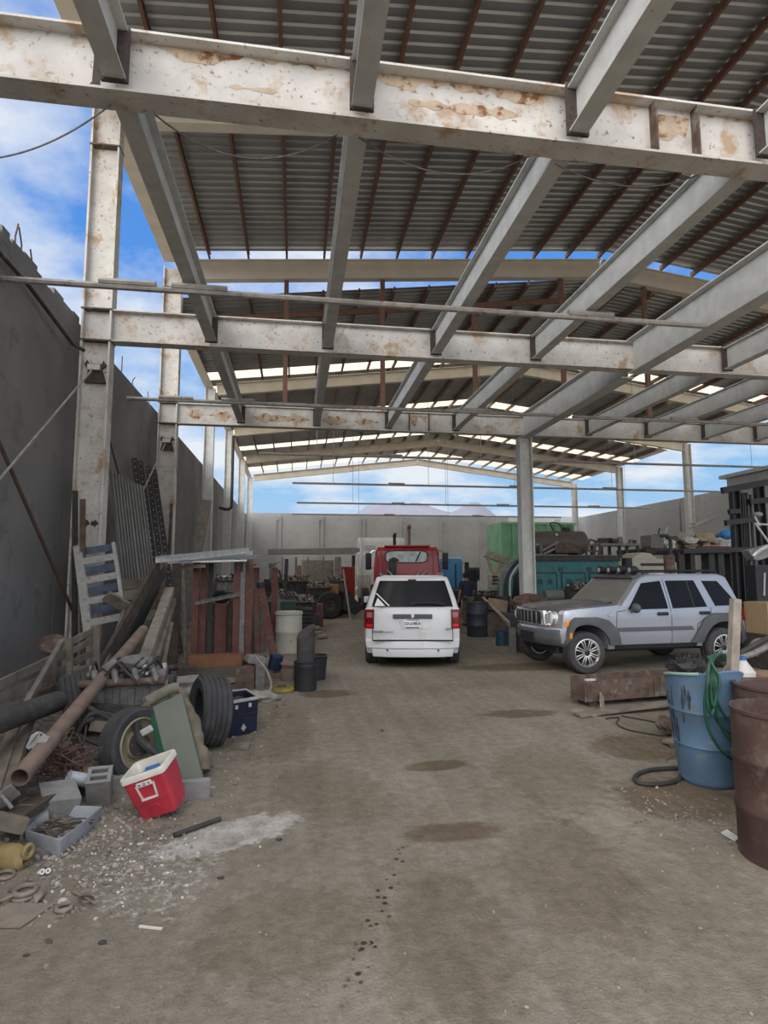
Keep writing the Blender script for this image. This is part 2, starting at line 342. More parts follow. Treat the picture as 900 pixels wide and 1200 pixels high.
# broken rough coping on the near panels
random.seed(3)
y = 1.0
while y < 10.0:
    d = random.uniform(0.12, 0.4); mb.box((-3.86+random.uniform(-.03, .03), y+d/2, 6.02), (0.24, d, random.uniform(0.03, 0.22))); y += d
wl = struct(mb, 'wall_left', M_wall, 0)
mb = MB(); xs = [-3.99]
x = -1.35
while x < 22.6: xs.append(x); x += 3.15
xs.append(22.75)
for a, b in zip(xs[:-1], xs[1:]):
    mb.box(((a+b)/2, 43.98, 3.05), (b-a-0.03, 0.24, 6.1))
    mb.box((b, 43.82, 2.95), (0.46, 0.10, 5.9)); mb.box((b-0.16, 43.74, 2.9), (0.10, 0.1, 5.8))
    mb.cyl((b-0.05, 43.68, 5.62), (b-0.05, 43.8, 5.62), 0.10, n=10)
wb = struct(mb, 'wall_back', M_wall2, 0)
mb = MB(); mb.box((19.6, 43.83, 5.78), (6.0, 0.06, 0.66)); struct(mb, 'trim_1', material('pale_render', (0.52, 0.53, 0.53), 0.9, 0, 0.04), 0)
mb = MB()
for a, b in ((43.9, 37.5), (37.46, 31.4), (31.36, 27.4)): mb.box((22.66, (a+b)/2, 3.02), (0.26, abs(b-a), 6.04))
for yy in (37.5, 31.4, 30.9): mb.box((22.48, yy, 3.0), (0.12, 0.3, 5.95))
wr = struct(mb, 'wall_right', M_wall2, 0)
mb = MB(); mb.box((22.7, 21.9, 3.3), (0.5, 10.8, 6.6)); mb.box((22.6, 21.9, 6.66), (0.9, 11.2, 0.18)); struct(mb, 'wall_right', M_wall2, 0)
# steel bars sprouting from the unfinished wall top
M_rebar = material('thin_rusty_bar', (0.10, 0.06, 0.045), 0.8)
for i, (yy, h) in enumerate(((4.9, 1.05), (5.9, 0.65), (8.2, 0.5), (8.35, 0.42), (8.7, 0.3), (12.2, 0.5), (13.1, 0.42), (14.0, 0.25), (15.6, 0.4))):
    mb = MB(); mb.tube([(-3.86, yy, 5.9), (-3.86+random.uniform(-.03, .03), yy+0.02, 6.1+h/2), (-3.86+random.uniform(-.08, .08), yy+random.uniform(-.1, .12), 6.08+h)], 0.012, 5)
    solo(mb, 'reinforcing_bar', M_rebar, 'thin rusty reinforcing bar sprouting from the top of the left concrete wall', 'bar', 'bars on the left wall top')

# ---------------------------------------------------------------- roofs
RIDGE = 8.75
def roof1(x): return 10.02+0.083*(x+3.45) if x < RIDGE else 10.02+0.083*(RIDGE+3.45)-0.118*(x-RIDGE)
def roof2(x, y):
    z0 = 9.0-0.013*(y-15.5)
    return z0+0.122*(x+3.45) if x < RIDGE else z0+0.122*(RIDGE+3.45)-0.122*(x-RIDGE)
XL, XR = -3.5, 21.4
def sheet(zf, x0, x1, y0, y1, pitch=0.21, dep=0.035):
    mb = MB(); prof = []; y = y0
    while y < y1:
        for f, z in ((0, 0), (0.42, 0), (0.55, dep), (0.87, dep)):
            if y+f*pitch < y1: prof.append((y+f*pitch, z))
        y += pitch
    prof.append((y1, 0))
    cols = []
    for x in (x0, x1): cols.append([mb.V((x, yy, zf(x, yy)+z)) for yy, z in prof])
    for i in range(len(prof)-1): mb.face((cols[0][i], cols[1][i], cols[1][i+1], cols[0][i+1]))
    return mb
def ceiling(zf, y0, y1, mat):
    for x0, x1 in ((XL, RIDGE), (RIDGE, XR)):
        o = struct(sheet(zf, x0, x1, y0, y1), 'ceiling', mat, 0)
f1 = lambda x, y: roof1(x)
ceiling(f1, 3.6, 14.95, M_sheet)
strips = [(15.5, 21.2, M_sheet), (21.2, 22.0, M_clear), (22.0, 22.7, M_sheet), (22.7, 23.5, M_clear), (23.5, 27.3, M_sheet), (27.3, 28.2, M_clear), (28.2, 29.5, M_sheet), (29.5, 30.4, M_clear), (30.4, 33.2, M_sheet), (33.2, 34.2, M_clear), (34.2, 36.0, M_sheet), (36.0, 37.2, M_clear), (37.2, 39.4, M_sheet), (39.4, 40.8, M_clear)]
for a, b, m in strips: ceiling(roof2, a, b, m)
# purlins (folded channels running the length of the shed)
def purlin_set(zf, y0, y1, group, label, mat):
    x = XL+0.12; k = 0
    while x < XR:
        mb = MB(); a = Vector((x, y0, zf(x, y0)-0.085)); b = Vector((x, y1, zf(x, y1)-0.085))
        mb.channel(a, b, 0.15, 0.055, 0.006)
        solo(mb, 'purlin', mat, label, 'purlin', group, 0)
        x += 1.0
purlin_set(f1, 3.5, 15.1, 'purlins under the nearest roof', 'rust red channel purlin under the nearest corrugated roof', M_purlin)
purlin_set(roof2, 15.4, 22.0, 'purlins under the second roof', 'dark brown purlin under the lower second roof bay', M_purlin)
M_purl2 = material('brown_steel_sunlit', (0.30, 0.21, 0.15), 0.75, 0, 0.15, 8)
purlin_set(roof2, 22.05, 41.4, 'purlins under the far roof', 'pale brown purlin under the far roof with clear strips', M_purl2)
# eave beams
for zf, y0, y1, txt in ((f1, 3.6, 15.0, 'speckled cream eave beam along the left edge of the nearest roof'), (roof2, 15.5, 41.4, 'long cream eave beam along the left edge of the far roofs')):
    mb = MB(); mb.bar((XL+0.16, y0, zf(XL, y0)-0.22), (XL+0.16, y1, zf(XL, y1)-0.22), 0.28, 0.08); solo(mb, 'eave_beam', M_cream, txt, 'beam', None, 0)
# ---------------------------------------------------------------- frames: rafters, columns
def rafter(y, zf, h, b, label):
    mb = MB(); d = 0.17
    for x0, x1 in ((-3.03, RIDGE), (RIDGE, 20.72)):
        mb.ibeam((x0, y, zf(x0, y)-d-h/2), (x1, y, zf(x1, y)-d-h/2), h, b)
    solo(mb, 'rafter', M_cream, label, 'beam', 'rafters', 0)
rafter(9.8, f1, 0.50, 0.22, 'cream roof rafter right above the nearest left column')
rafter(15.15, f1, 0.55, 0.22, 'long cream rafter ending the nearest roof, sky slits above and below')
for i, y in enumerate((22.0, 28.3, 35.0, 41.3)):
    rafter(y, roof2, 0.46, 0.2, ('cream rafter behind the second pipe, third roof frame back', 'cream rafter seen just under the third girder', 'cream rafter second from the back of the shed', 'farthest gable rafter, sky below it')[i])
def column(x, y, z1, w, d, label, mat=M_white, splice=True, levels=(), gusset=False):
    t = Thing('column', (x, y, 0), label, 'column')
    mb = MB(); mb.ibeam((x, y, 0), (x, y, z1), w, d, 0.03, 0.03, up=(1, 0, 0)); t.part(mb, 'shaft', mat, 0)
    for z in levels:
        mb = MB(); mb.box((x, y-0.005, z), (w+0.02, d+0.02, 0.025)); t.part(mb, 'stiffener_plate', M_burn if not splice else M_rust, 0)
    if gusset:
        mb = MB(); g = gusset
        mb.prism([(-0.13, 0.16), (-0.17, 0.08), (-0.10, 0.02), (-0.16, -0.22), (0.17, -0.22), (0.10, 0.02), (0.17, 0.08), (0.12, 0.16), (0.10, 0.10), (-0.10, 0.10)], (x, y-0.06, g), (1, 0, 0), (0, 0, 1), (0, 1, 0), 0.05); t.part(mb, 'gusset_plate', M_burn, 0)
        mb = MB(); mb.box((x-0.01, y-0.09, g+0.03), (0.19, 0.05, 0.09)); t.part(mb, 'anchor_lug', M_white, 0)
    mb = MB(); mb.box((x, y, 0.015), (w+0.2, d+0.25, 0.03)); t.part(mb, 'base_plate', M_rust, 0)
    return t
column(-3.27, 9.8, 9.66, 0.46, 0.24, 'nearest speckled white steel column by the left wall, girder and rod plate on it', levels=(5.5, 6.03, 8.9), gusset=5.02)
for o_ in [x for x in bpy.data.objects if x.name == 'column']:
    for dx in (-0.07, 0.06):
        mb = MB(); n = 14; mb.loft([[(-3.24+dx+0.055*(1+0.5*math.sin(3.1*k))*math.cos(2*PI*k/n), 9.8-0.0165-q, 2.52+0.05*(1+0.4*math.cos(2.3*k))*math.sin(2*PI*k/n)) for k in range(n)] for q in (0, 0.002)])
        bmesh.ops.translate(mb.bm, verts=list(mb.bm.verts), vec=-Vector(o_.location)); mb.build('burn_mark', M_burn, o_, 0)
column(-3.27, 15.15, 9.66, 0.46, 0.24, 'second rust-speckled white column by the left wall, behind the perforated angles', levels=(5.5, 6.03, 9.1), gusset=5.02)
for y, t_ in ((22.0, 'third white column along the left wall, slimmer than the first two'), (28.3, 'white column by the left wall with the black downpipe'), (35.0, 'white column fifth along the left wall'), (41.3, 'farthest white column in the left back corner')):
    column(-3.27, y, roof2(-3.27, y)-0.33, 0.36, 0.22, t_, M_joist, False)
column(6.24, 15.15, 5.45, 0.36, 0.30, 'grey steel column standing in the middle behind the silver car hood', M_joist, False)
for y, t_ in ((28.3, 'right-hand white column in front of the pitched wall top, bracket on it'), (35.0, 'second right-hand white column, beside the far concrete wall'), (41.3, 'farthest right-hand column beside the green container')):
    column(20.95, y, roof2(21.0, y)-0.2, 0.36, 0.3, t_, M_joist, False)
# downpipe on the fourth column, short bracket on the right column
mb = MB(); mb.tube(smooth_path([(-3.05, 28.0, 8.2), (-3.05, 28.0, 7.0), (-3.05, 28.0, 5.0), (-3.08, 28.0, 4.75), (-3.3, 28.0, 4.68), (-3.6, 27.9, 4.75)]), 0.07, 8); solo(mb, 'downpipe', M_dark, 'dark downpipe hanging beside the fourth left column, bent toward the wall', 'pipe')
mb = MB(); mb.tube([(20.7, 28.1, 4.0), (22.1, 28.1, 4.5)], 0.05, 6); mb.tube([(20.75, 28.1, 4.25), (21.2, 28.1, 4.3), (22.2, 28.1, 4.6)], 0.035, 6); solo(mb, 'cable_bracket', M_pipe, 'grey slanted bracket sticking out of the right-hand column', 'bracket')
# ---------------------------------------------------------------- mezzanine frame: girders, joists, deep beam
GY = (4.55, 9.8, 15.15)
def girder(y, x0, x1, label, plates=(), burn=(), stain=()):
    t = Thing('girder', ((x0+x1)/2, y, 5.5), label, 'beam')
    mb = MB(); mb.ibeam((x0, y, 5.77), (x1, y, 5.77), 0.54, 0.22, 0.018, 0.022); t.part(mb, 'web_and_flanges', M_white, 0)
    for x in plates:
        mb = MB(); mb.box((x, y-0.06, 5.77), (0.016, 0.10, 0.49)); t.part(mb, 'stiffener_plate', M_rust, 0)
    M_rs = material('rust_streaked_paint', (0.46, 0.36, 0.26), 0.75, 0, 0.12, 4, spot=(0.20, 0.085, 0.03), spot_amt=0.62, spot_scale=7)
    for (xa, xb, za, zb) in stain:
        mb = MB(); n = 60; rows = []
        for i in range(n+1):
            x = lerp(xa, xb, i/n); h = 0.5+0.9*noise.noise(Vector((x*2.3, y, 0.5)))+0.5*noise.noise(Vector((x*9, y, 1.5))); h = max(0.06, min(1, h))*min(1, 6*i/n+0.1, 6*(1-i/n)+0.1)
            zt = zb if zb > 5.95 else (za+zb)/2+(zb-za)/2*h; z_b = zb-(zb-za)*h if zb > 5.95 else (za+zb)/2-(zb-za)/2*h
            rows.append([mb.V((x, y-0.0112, z_b)), mb.V((x, y-0.0112, zt))])
        for p, q in zip(rows[:-1], rows[1:]): mb.face((p[0], q[0], q[1], p[1]))
        t.part(mb, 'rust_stain', M_rs, 0)
    for x in burn:
        mb = MB(); mb.prism([(-0.04, -0.20), (0.05, -0.20), (0.025, -0.15), (0.04, 0.15), (0.02, 0.22), (-0.035, 0.22), (-0.03, 0.05), (-0.035, -0.14), (-0.06, -0.17)], (x, y-0.0115, 5.77), (1, 0, 0), (0, 0, 1), (0, 1, 0), 0.002); t.part(mb, 'burn_mark', M_burn, 0)
    return t
girder(4.55, -3.5, 13.6, 'nearest rust-stained white girder crossing the top of the view', (3.18, 3.60), (-1.62,), [(-1.2, 0.3, 5.90, 6.015), (0.35, 2.3, 5.86, 6.015), (2.45, 3.15, 5.93, 6.015), (3.2, 3.58, 5.56, 5.96), (3.62, 6.0, 5.88, 6.015), (-0.6, -0.2, 5.66, 5.80), (0.9, 1.9, 5.68, 5.88)])
girder(9.8, -3.03, 13.8, 'second girder, from the nearest left column across to the right')
girder(15.15, -3.03, 21.0, 'third girder, resting on the middle column', (2.98, 3.52), (), [(-2.8, -1.7, 5.62, 5.92), (-1.2, 0.3, 5.60, 5.88), (0.6, 2.2, 5.62, 5.86), (3.0, 3.5, 5.56, 5.96)])
JX = (-1.45, 0.49, 2.40, 4.26, None, 8.13, 9.95, 11.75, 13.45)
names = ('leftmost', 'second from left', 'third from left', 'fourth from left', None, 'first right of the deep beam', 'second right of the deep beam', 'third right of the deep beam', 'fourth right of the deep beam')
spans = [(-0.7, 4.44, 'ahead of the nearest girder'), (4.66, 9.69, 'between nearest and second girder'), (9.91, 15.04, 'between second and third girder')]
for (a, b, st) in spans:
    for x, nm in zip(JX, names):
        if x is None or (x > 9 and b < 9) or (x > 11 and b < 12): continue
        mb = MB(); mb.ibeam((x, a, 5.79), (x, b, 5.79), 0.43, 0.17, 0.014, 0.016)
        for yy in (a+0.03, b-0.03):
            pass
        j = Thing('joist', (x, (a+b)/2, 5.57), 'grey steel joist %s, %s' % (nm, st), 'beam')
        j.part(mb, 'web_and_flanges', M_joist, 0)
        if b > 0:
            mb = MB(); mb.box((x, b-0.012, 5.79), (0.20, 0.03, 0.47)); j.part(mb, 'weld_plate', M_burn, 0)
for (a, b, st) in spans[1:]:
    mb = MB(); mb.ibeam((6.2, a, 5.73), (6.2, b, 5.73), 0.66, 0.26, 0.016, 0.022)
    solo(mb, 'deep_beam', M_joist, 'extra deep grey beam running back toward the middle column, ' + st, 'beam', None, 0)
# red posts between the third girder and the rafter
for i, x in enumerate((-0.35, 2.26, 4.87, 7.49, 10.1)):
    mb = MB(); mb.box((x, 15.15, (6.04+roof1(x)-0.74)/2), (0.12, 0.10, roof1(x)-0.74-6.04))
    solo(mb, 'strut_post', M_purlin, 'thin rust red post standing on the third girder, %s from the left' % ('first', 'second', 'third', 'fourth', 'fifth')[i], 'post', 'red posts on the third girder', 0)
mb = MB(); mb.bar((-3.2, 16.2, roof2(-3.2, 16)-0.32), (RIDGE, 16.2, roof2(RIDGE, 16)-0.32), 0.06, 0.16); solo(mb, 'edge_beam', M_purlin, 'rust red beam along the near edge of the second roof', 'beam', None, 0)
# ---------------------------------------------------------------- conduits across the shed, hanging wires
def conduit(y, x0, x1, label, z=5.42, r=0.045, joints=(), wires=()):
    t = Thing('conduit', ((x0+x1)/2, y, z), label, 'pipe')
    mb = MB(); mb.tube([(x0, y, z), (x1, y, z)], r, 8); t.part(mb, 'tube', M_pipe)
    for j in joints:
        mb = MB(); mb.tube([(j-0.35, y-0.02, z+0.05), (j+0.35, y-0.02, z+0.05)], r*1.05, 8); t.part(mb, 'splice', M_pipe)
    for w in wires:
        mb = MB(); mb.tube([(w, y, z), (w, y, roof2(w, max(16, y))-0.005)], 0.010, 4); t.part(mb, 'hanger_wire', M_pipe)
conduit(7.6, -4.1, 6.05, 'nearest round grey conduit crossing below the joists', joints=(-2.2, -1.3, 4.2))
conduit(12.7, -3.6, 6.05, 'second conduit, crossing between second and third girder', joints=(-2.6, -1.3, 4.1), r=0.042)
conduit(12.75, 6.5, 13.6, 'conduit to the right of the deep beam, between second and third girder', joints=(9.4,), r=0.042)
conduit(18.2, -1.2, 17.5, 'third conduit back, just below the third girder', joints=(3.0, 9.0), r=0.04, wires=(0.6, 6.0, 11.5, 16.0))
conduit(24.2, -0.2, 19.5, 'fourth conduit back, hung on wires against the sky', joints=(4.2, 9.6, 14.0), r=0.045, wires=(1.5, 5.6, 9.5, 14.1, 17.9))
conduit(31.2, 0.0, 20.5, 'fifth conduit back, hung on wires against the sky', joints=(5.5, 11.5, 17.0), r=0.05, wires=(3.0, 8.2, 12.7, 19.0))
conduit(37.5, -0.3, 18.0, 'farthest conduit, just above the back wall', joints=(6.0, 12.0), r=0.05, wires=(4.0, 10.0, 15.0))
# brace rods and loose cables
def rod(pts, r, mat, name, label, cat): mb = MB(); mb.tube(pts, r, 7); return solo(mb, name, mat, label, cat)
rod([(-3.28, 9.60, 4.95), (-3.40, 4.7, 0.75)], 0.016, M_pipe, 'brace_rod', 'thin grey brace rod slanting from the nearest column plate down past the left wall', 'rod')
rod([(-3.35, 9.55, 1.15), (-3.42, 4.7, 5.3)], 0.024, M_rebar, 'brace_rod', 'thick rusty brace rod slanting across the left wall to the crate', 'rod')
rod([(-3.28, 14.95, 4.95), (-3.40, 10.0, 0.9)], 0.015, M_pipe, 'brace_rod', 'thin brace rod slanting from the second column plate', 'rod')
rod([(-3.40, 14.9, 0.9), (-3.36, 10.0, 4.9)], 0.018, M_rebar, 'brace_rod', 'dark rod slanting behind the nearest column across the wall', 'rod')
rod([(-3.66, 4.0, 5.75), (-3.64, 8.2, 5.62), (-3.55, 9.5, 5.35), (-3.4, 9.62, 5.28)], 0.03, M_dark, 'wall_pipe', 'dark pipe running along the top of the left wall to the nearest column', 'pipe')
rod([(-3.66, 10.2, 5.62), (-3.64, 11.6, 5.45), (-3.6, 11.7, 5.3)], 0.035, M_wall, 'wall_pipe', 'short grey pipe on the wall top right behind the nearest column', 'pipe')
def cable(a, b, sag, label): rod(catenary(a, b, sag), 0.007, M_steel, 'cable', label, 'cable')
A = P(-20, 187, 4.6); B_ = P(131, 122, 4.6); cable(A, B_, 0.10, 'black cable hanging in the sky left of the nearest column')
cable(P(172, 126, 4.75), P(404, 152, 4.75), 0.36, 'slack cable hanging under the nearest girder, left span')
cable(P(414, 156, 4.75), P(622, 182, 4.75), 0.28, 'slack cable hanging under the nearest girder, middle span')
cable(P(650, 192, 4.75), P(818, 205, 4.75), 0.17, 'slack cable hanging under the nearest girder, right span')
# distant mountains
def mountain(x0, x1, y, prof, label):
    mb = MB(); n = 60; rows = []
    for j in range(9):
        t = j/8; row = []
        for i in range(n+1):
            u = i/n; h = prof(u)*(1-t)**1.3
            row.append(mb.V((lerp(x0, x1, u), y-t*900, max(-2, h*(1+0.25*noise.noise(Vector((u*9, t*4, 1))))))))
        rows.append(row)
    for a, b in zip(rows[:-1], rows[1:]):
        for i in range(n): mb.face((a[i], a[i+1], b[i+1], b[i]))
    return struct(mb, 'trim_mountain', material('hazy_mountain', (0.17, 0.175, 0.22), 0.95, 0, 0.08, 0.004), 60, label)
mountain(-500, 2400, 4000, lambda u: 345+135*math.exp(-((u-0.425)/0.155)**2)+55*math.exp(-((u-0.62)/0.06)**2)+14*noise.noise(Vector((u*22, 0, 0))), 'hazy blue mountain beyond the back wall')
# ================================================================== VEHICLES
def cuts(bm, axis, vals):
    for v in vals:
        co = [0, 0, 0]; co[axis] = v; no = [0, 0, 0]; no[axis] = 1
        bmesh.ops.bisect_plane(bm, geom=list(bm.verts)+list(bm.edges)+list(bm.faces), plane_co=co, plane_no=no, dist=1e-5)
def slab(poly, y0, y1, fn=None, bevel=0.0, seg=3, xs=(), zs=(), ys=()):
    """side outline (x,z) extruded over y0..y1, edges rounded, then bent by fn(x,y,z)->(x,y,z)"""
    mb = MB(); mb.loft([[(x, y, z) for x, z in poly] for y in (y0, y1)]); bm = mb.bm
    bmesh.ops.recalc_face_normals(bm, faces=list(bm.faces))
    if bevel:
        ed = [e for e in bm.edges if e.calc_face_angle(0) > math.radians(24)]
        bmesh.ops.bevel(bm, geom=ed, offset=bevel, segments=seg, affect='EDGES', profile=0.6, clamp_overlap=True)
    cuts(bm, 0, xs); cuts(bm, 2, zs); cuts(bm, 1, ys)
    if fn:
        for v in bm.verts: v.co = Vector(fn(v.co.x, v.co.y, v.co.z))
    return mb
def add(a, b):
    me = bpy.data.meshes.new('t'); b.bm.to_mesh(me); b.bm.free(); a.bm.from_mesh(me); bpy.data.meshes.remove(me); return a
def arc_pts(cx, cz, r, a0, a1, n=14): return [(cx+r*math.cos(math.radians(lerp(a0, a1, i/n))), cz+r*math.sin(math.radians(lerp(a0, a1, i/n)))) for i in range(n+1)]
def rng(a, b, s):
    out = []; x = a
    while x < b: out.append(x); x += s
    return out
M_glass = material('dark_tinted_glass', (0.012, 0.013, 0.015), 0.2, 0, 0.05, 3, spec=0.12)
M_glassd = material('dusty_windscreen', (0.17, 0.165, 0.15), 0.45, 0, 0.08, 3)
M_trim = material('grey_plastic_trim', (0.085, 0.09, 0.10), 0.6, 0, 0.08, 5, dust=(0.15, 0.145, 0.135), dust_amt=0.3)
M_vblack = material('black_plastic', (0.018, 0.018, 0.02), 0.5)
M_chrome = material('bright_chrome', (0.72, 0.72, 0.72), 0.18, 0.9, 0.03)
M_lamp_r = material('red_lamp_lens', (0.17, 0.008, 0.010), 0.15, 0, 0.15, 12, coat=0.6)
M_lamp_rl = material('bright_red_lens', (0.62, 0.02, 0.02), 0.2, 0, 0.05, coat=0.6)
M_lamp_a = material('amber_lens', (0.75, 0.26, 0.03), 0.25, 0, 0.1, 9, coat=0.5)
M_lamp_c = material('clear_lens', (0.55, 0.55, 0.53), 0.15, 0.2, 0.1, 9, coat=0.5)
M_vanw = material('dusty_white_car_paint', (0.66, 0.67, 0.68), 0.4, 0, 0.03, 2, coat=0.3, dust=(0.56, 0.54, 0.50), dust_amt=0.35)
M_silver = material('silver_car_paint', (0.36, 0.38, 0.43), 0.33, 0.45, 0.04, 2, coat=0.4)
M_hood = material('faded_dark_hood', (0.085, 0.085, 0.09), 0.55, 0, 0.15, 2, dust=(0.20, 0.185, 0.165), dust_amt=0.55)
def wheel_at(root, c, side, r, w, rim_r, mat_t, style, name='wheel'):
    """c = centre, side = +1 outer face toward +y"""
    c = Vector(c); ax = Vector((0, side, 0)); mb = MB(); h = w/2
    mb.lathe(c, [(rim_r, -h*0.9), (r*0.93, -h), (r*0.985, -h*0.8), (r, -h*0.55), (r, -h*0.18), (r*0.975, -h*0.14), (r*0.975, h*0.14-0.02), (r, h*0.18), (r, h*0.55), (r*0.985, h*0.8), (r*0.93, h), (r*0.8, h*1.04), (rim_r, h*0.9), (rim_r, -h*0.9)], 40, ax)
    t = mb.build(name, mat_t, root)
    if style == 'spoked':
        mb = MB(); mb.lathe(c, [(rim_r, h*0.90), (rim_r+0.008, h*0.97), (rim_r-0.012, h*0.99), (rim_r-0.03, h*0.80), (rim_r-0.03, -h*0.5), (rim_r, -h*0.5), (rim_r, h*0.90)], 40, ax); mb.build('rim', M_chrome, t)
        mb = MB(); mb.lathe(c, [(0.001, h*0.1), (rim_r-0.03, h*0.1), (rim_r-0.03, h*0.05), (0.001, h*0.05)], 24, ax); mb.build('brake_disc', M_vblack, t)
        mb = MB()
        for k in range(8):
            for dd in (-0.13, 0.13):
                a0 = 2*PI*k/8+dd*1.0; a1 = 2*PI*k/8+dd*1.35 if False else 2*PI*k/8 + dd*2.1
                p0 = c+Vector((math.cos(a0)*0.05, 0, math.sin(a0)*0.05))+ax*(h*0.80); p1 = c+Vector((math.cos(a1)*(rim_r-0.02), 0, math.sin(a1)*(rim_r-0.02)))+ax*(h*0.86)
                mb.bar(p0, p1, 0.022, 0.03, up=ax)
        mb.build('spokes', M_chrome, t, bevel=0.004)
        mb = MB(); mb.lathe(c, [(0.001, h*0.95), (0.035, h*0.95), (0.05, h*0.9), (0.05, h*0.5), (0.001, h*0.5)], 16, ax); mb.build('hub_cap', M_vblack, t)
    else:
        mb = MB(); mb.lathe(c, [(0.001, h*0.5), (0.05, h*0.55), (0.09, h*0.35), (rim_r*0.85, h*0.45), (rim_r+0.004, h*0.92), (rim_r+0.004, h*0.8), (rim_r*0.8, h*0.2), (0.001, h*0.2)], 24, ax); mb.build('rim', M_steel if style == 'steel' else M_chrome, t)
    return t
# ------------------------------------------------------------------ white minivan, seen from the rear
def make_van():
    fwd = Vector((math.sin(math.radians(10.2)), math.cos(math.radians(10.2)), 0)); left = Vector((-fwd.y, fwd.x, 0))
    a, b = G(428, 776), G(538, 776); mid = (a+b)/2
    org = mid + fwd*1.60; org.z = 0
    rz = math.atan2(fwd.y, fwd.x)
    R = empty('minivan', org, rz, 'dusty white minivan seen from behind, parked in the middle of the drive', 'car')
    W = 0.895
    XR_ = -2.33     # tail
    def fn(x, y, z):
        k = 1.0
        if z > 1.0: k -= 0.26*((z-1.0)/0.66)**1.15
        if z < 0.45: k -= 0.05*((0.45-z)/0.25)
        if x > 1.6: k -= 0.16*((x-1.6)/0.85)**2
        if x < -2.05: k -= 0.035*((-2.05-x)/0.28)
        xx = x
        if x < -1.9: xx = x + 0.16*(abs(y)/W)**3*max(0, min(1, (-1.9-x)/0.3))
        return (xx, y*k, z)
    r = 0.40
    lower = [(XR_, 0.34), (XR_+0.05, 0.25), (-1.60-r, 0.27)] + arc_pts(-1.60, 0.33, r, 188, -8)[:] + [(1.45-r, 0.26)] + arc_pts(1.45, 0.33, r, 188, -8) + [(2.45, 0.26), (2.55, 0.5), (2.50, 0.72), (2.2, 0.90), (1.55, 1.03), (1.0, 1.08), (XR_+0.04, 1.09), (XR_, 1.0), (XR_-0.015, 0.70), (XR_, 0.50), (XR_-0.05, 0.485), (XR_-0.06, 0.36)]
    body = slab(lower, -W, W, fn, 0.035, 3, rng(-2.2, 2.5, 0.2), rng(0.3, 1.05, 0.1), (-0.7, -0.5, -0.25, 0, 0.25, 0.5, 0.7))
    house = [(1.45, 1.0), (0.55, 1.60), (0.2, 1.655), (-1.0, 1.67), (-2.02, 1.645), (-2.14, 1.60), (XR_+0.03, 1.06), (XR_+0.1, 1.0)]
    add(body, slab(house, -W, W, fn, 0.045, 3, rng(-2.3, 1.4, 0.2), rng(1.05, 1.65, 0.08), (-0.7, -0.5, -0.25, 0, 0.25, 0.5, 0.7)))
    bo = body.build('body', M_vanw, R, 40)
    # rear glass
    def off(poly, y0, y1, m, name, par=R, lab=None, xs=(), zs=(), bev=0.0, ys=(-0.6, -0.4, -0.2, 0, 0.2, 0.4, 0.6)):
        return slab(poly, y0, y1, fn, bev, 2, xs, zs, ys).build(name, m, par, 40, label=lab)
    p0, p1 = Vector((XR_+0.03, 1.06)), Vector((-2.14, 1.60)); d = (p1-p0); nn = Vector((-d.y, d.x)).normalized()
    def onglass(t0, t1, o0, o1):
        q = [p0.lerp(p1, t0)+nn*o0, p0.lerp(p1, t1)+nn*o0, p0.lerp(p1, t1)+nn*o1, p0.lerp(p1, t0)+nn*o1]
        return [(v.x, v.y) for v in q]
    off(onglass(0.07, 0.94, -0.05, 0.030), -0.80, 0.80, M_glass, 'rear_window', zs=rng(1.1, 1.6, 0.06))
    off(onglass(0.945, 0.985, 0.0, 0.04), -0.10, 0.10, M_lamp_r, 'brake_light', ys=())
    mb = MB(); wx = p0.lerp(p1, 0.16)+nn*0.05
    mb.tube([(wx.x, 0.0, wx.y), (wx.x-0.01, -0.30, wx.y+0.01), (wx.x-0.005, -0.58, wx.y-0.005)], 0.014, 6); mb.cyl((wx.x+0.03, 0, wx.y), (wx.x-0.02, 0, wx.y), 0.03); mb.build('rear_wiper', M_vblack, R)
    # pale triangle and slanting stripe laid on the lower corner of the glass
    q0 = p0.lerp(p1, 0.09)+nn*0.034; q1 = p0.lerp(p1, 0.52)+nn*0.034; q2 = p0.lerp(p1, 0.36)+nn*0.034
    mb = MB(); mb.loft([[(q0.x-o, 0.70, q0.y), (q0.x-o, 0.50, q0.y), (q2.x-o, 0.64, q2.y)] for o in (0, 0.003)]); mb.loft([[(q0.x-o, 0.44, q0.y), (q0.x-o, 0.41, q0.y), (q1.x-o, 0.655, q1.y), (q1.x-o, 0.685, q1.y)] for o in (0, 0.003)]); mb.build('pale_glass_patch', M_vanw, R, 0)
    # side windows, dark
    for s in (1, -1):
        for poly in ([(-2.02, 1.12), (-1.92, 1.52), (-1.2, 1.56), (-1.15, 1.12)], [(-1.05, 1.12), (-1.08, 1.56), (-0.1, 1.57), (0.0, 1.12)], [(0.1, 1.12), (0.05, 1.56), (0.45, 1.52), (1.1, 1.10)]):
            off(poly, s*W-0.03 if s > 0 else -W-0.008, s*W+0.008 if s > 0 else -W+0.03, M_glass, 'side_window', zs=rng(1.15, 1.55, 0.08), ys=())
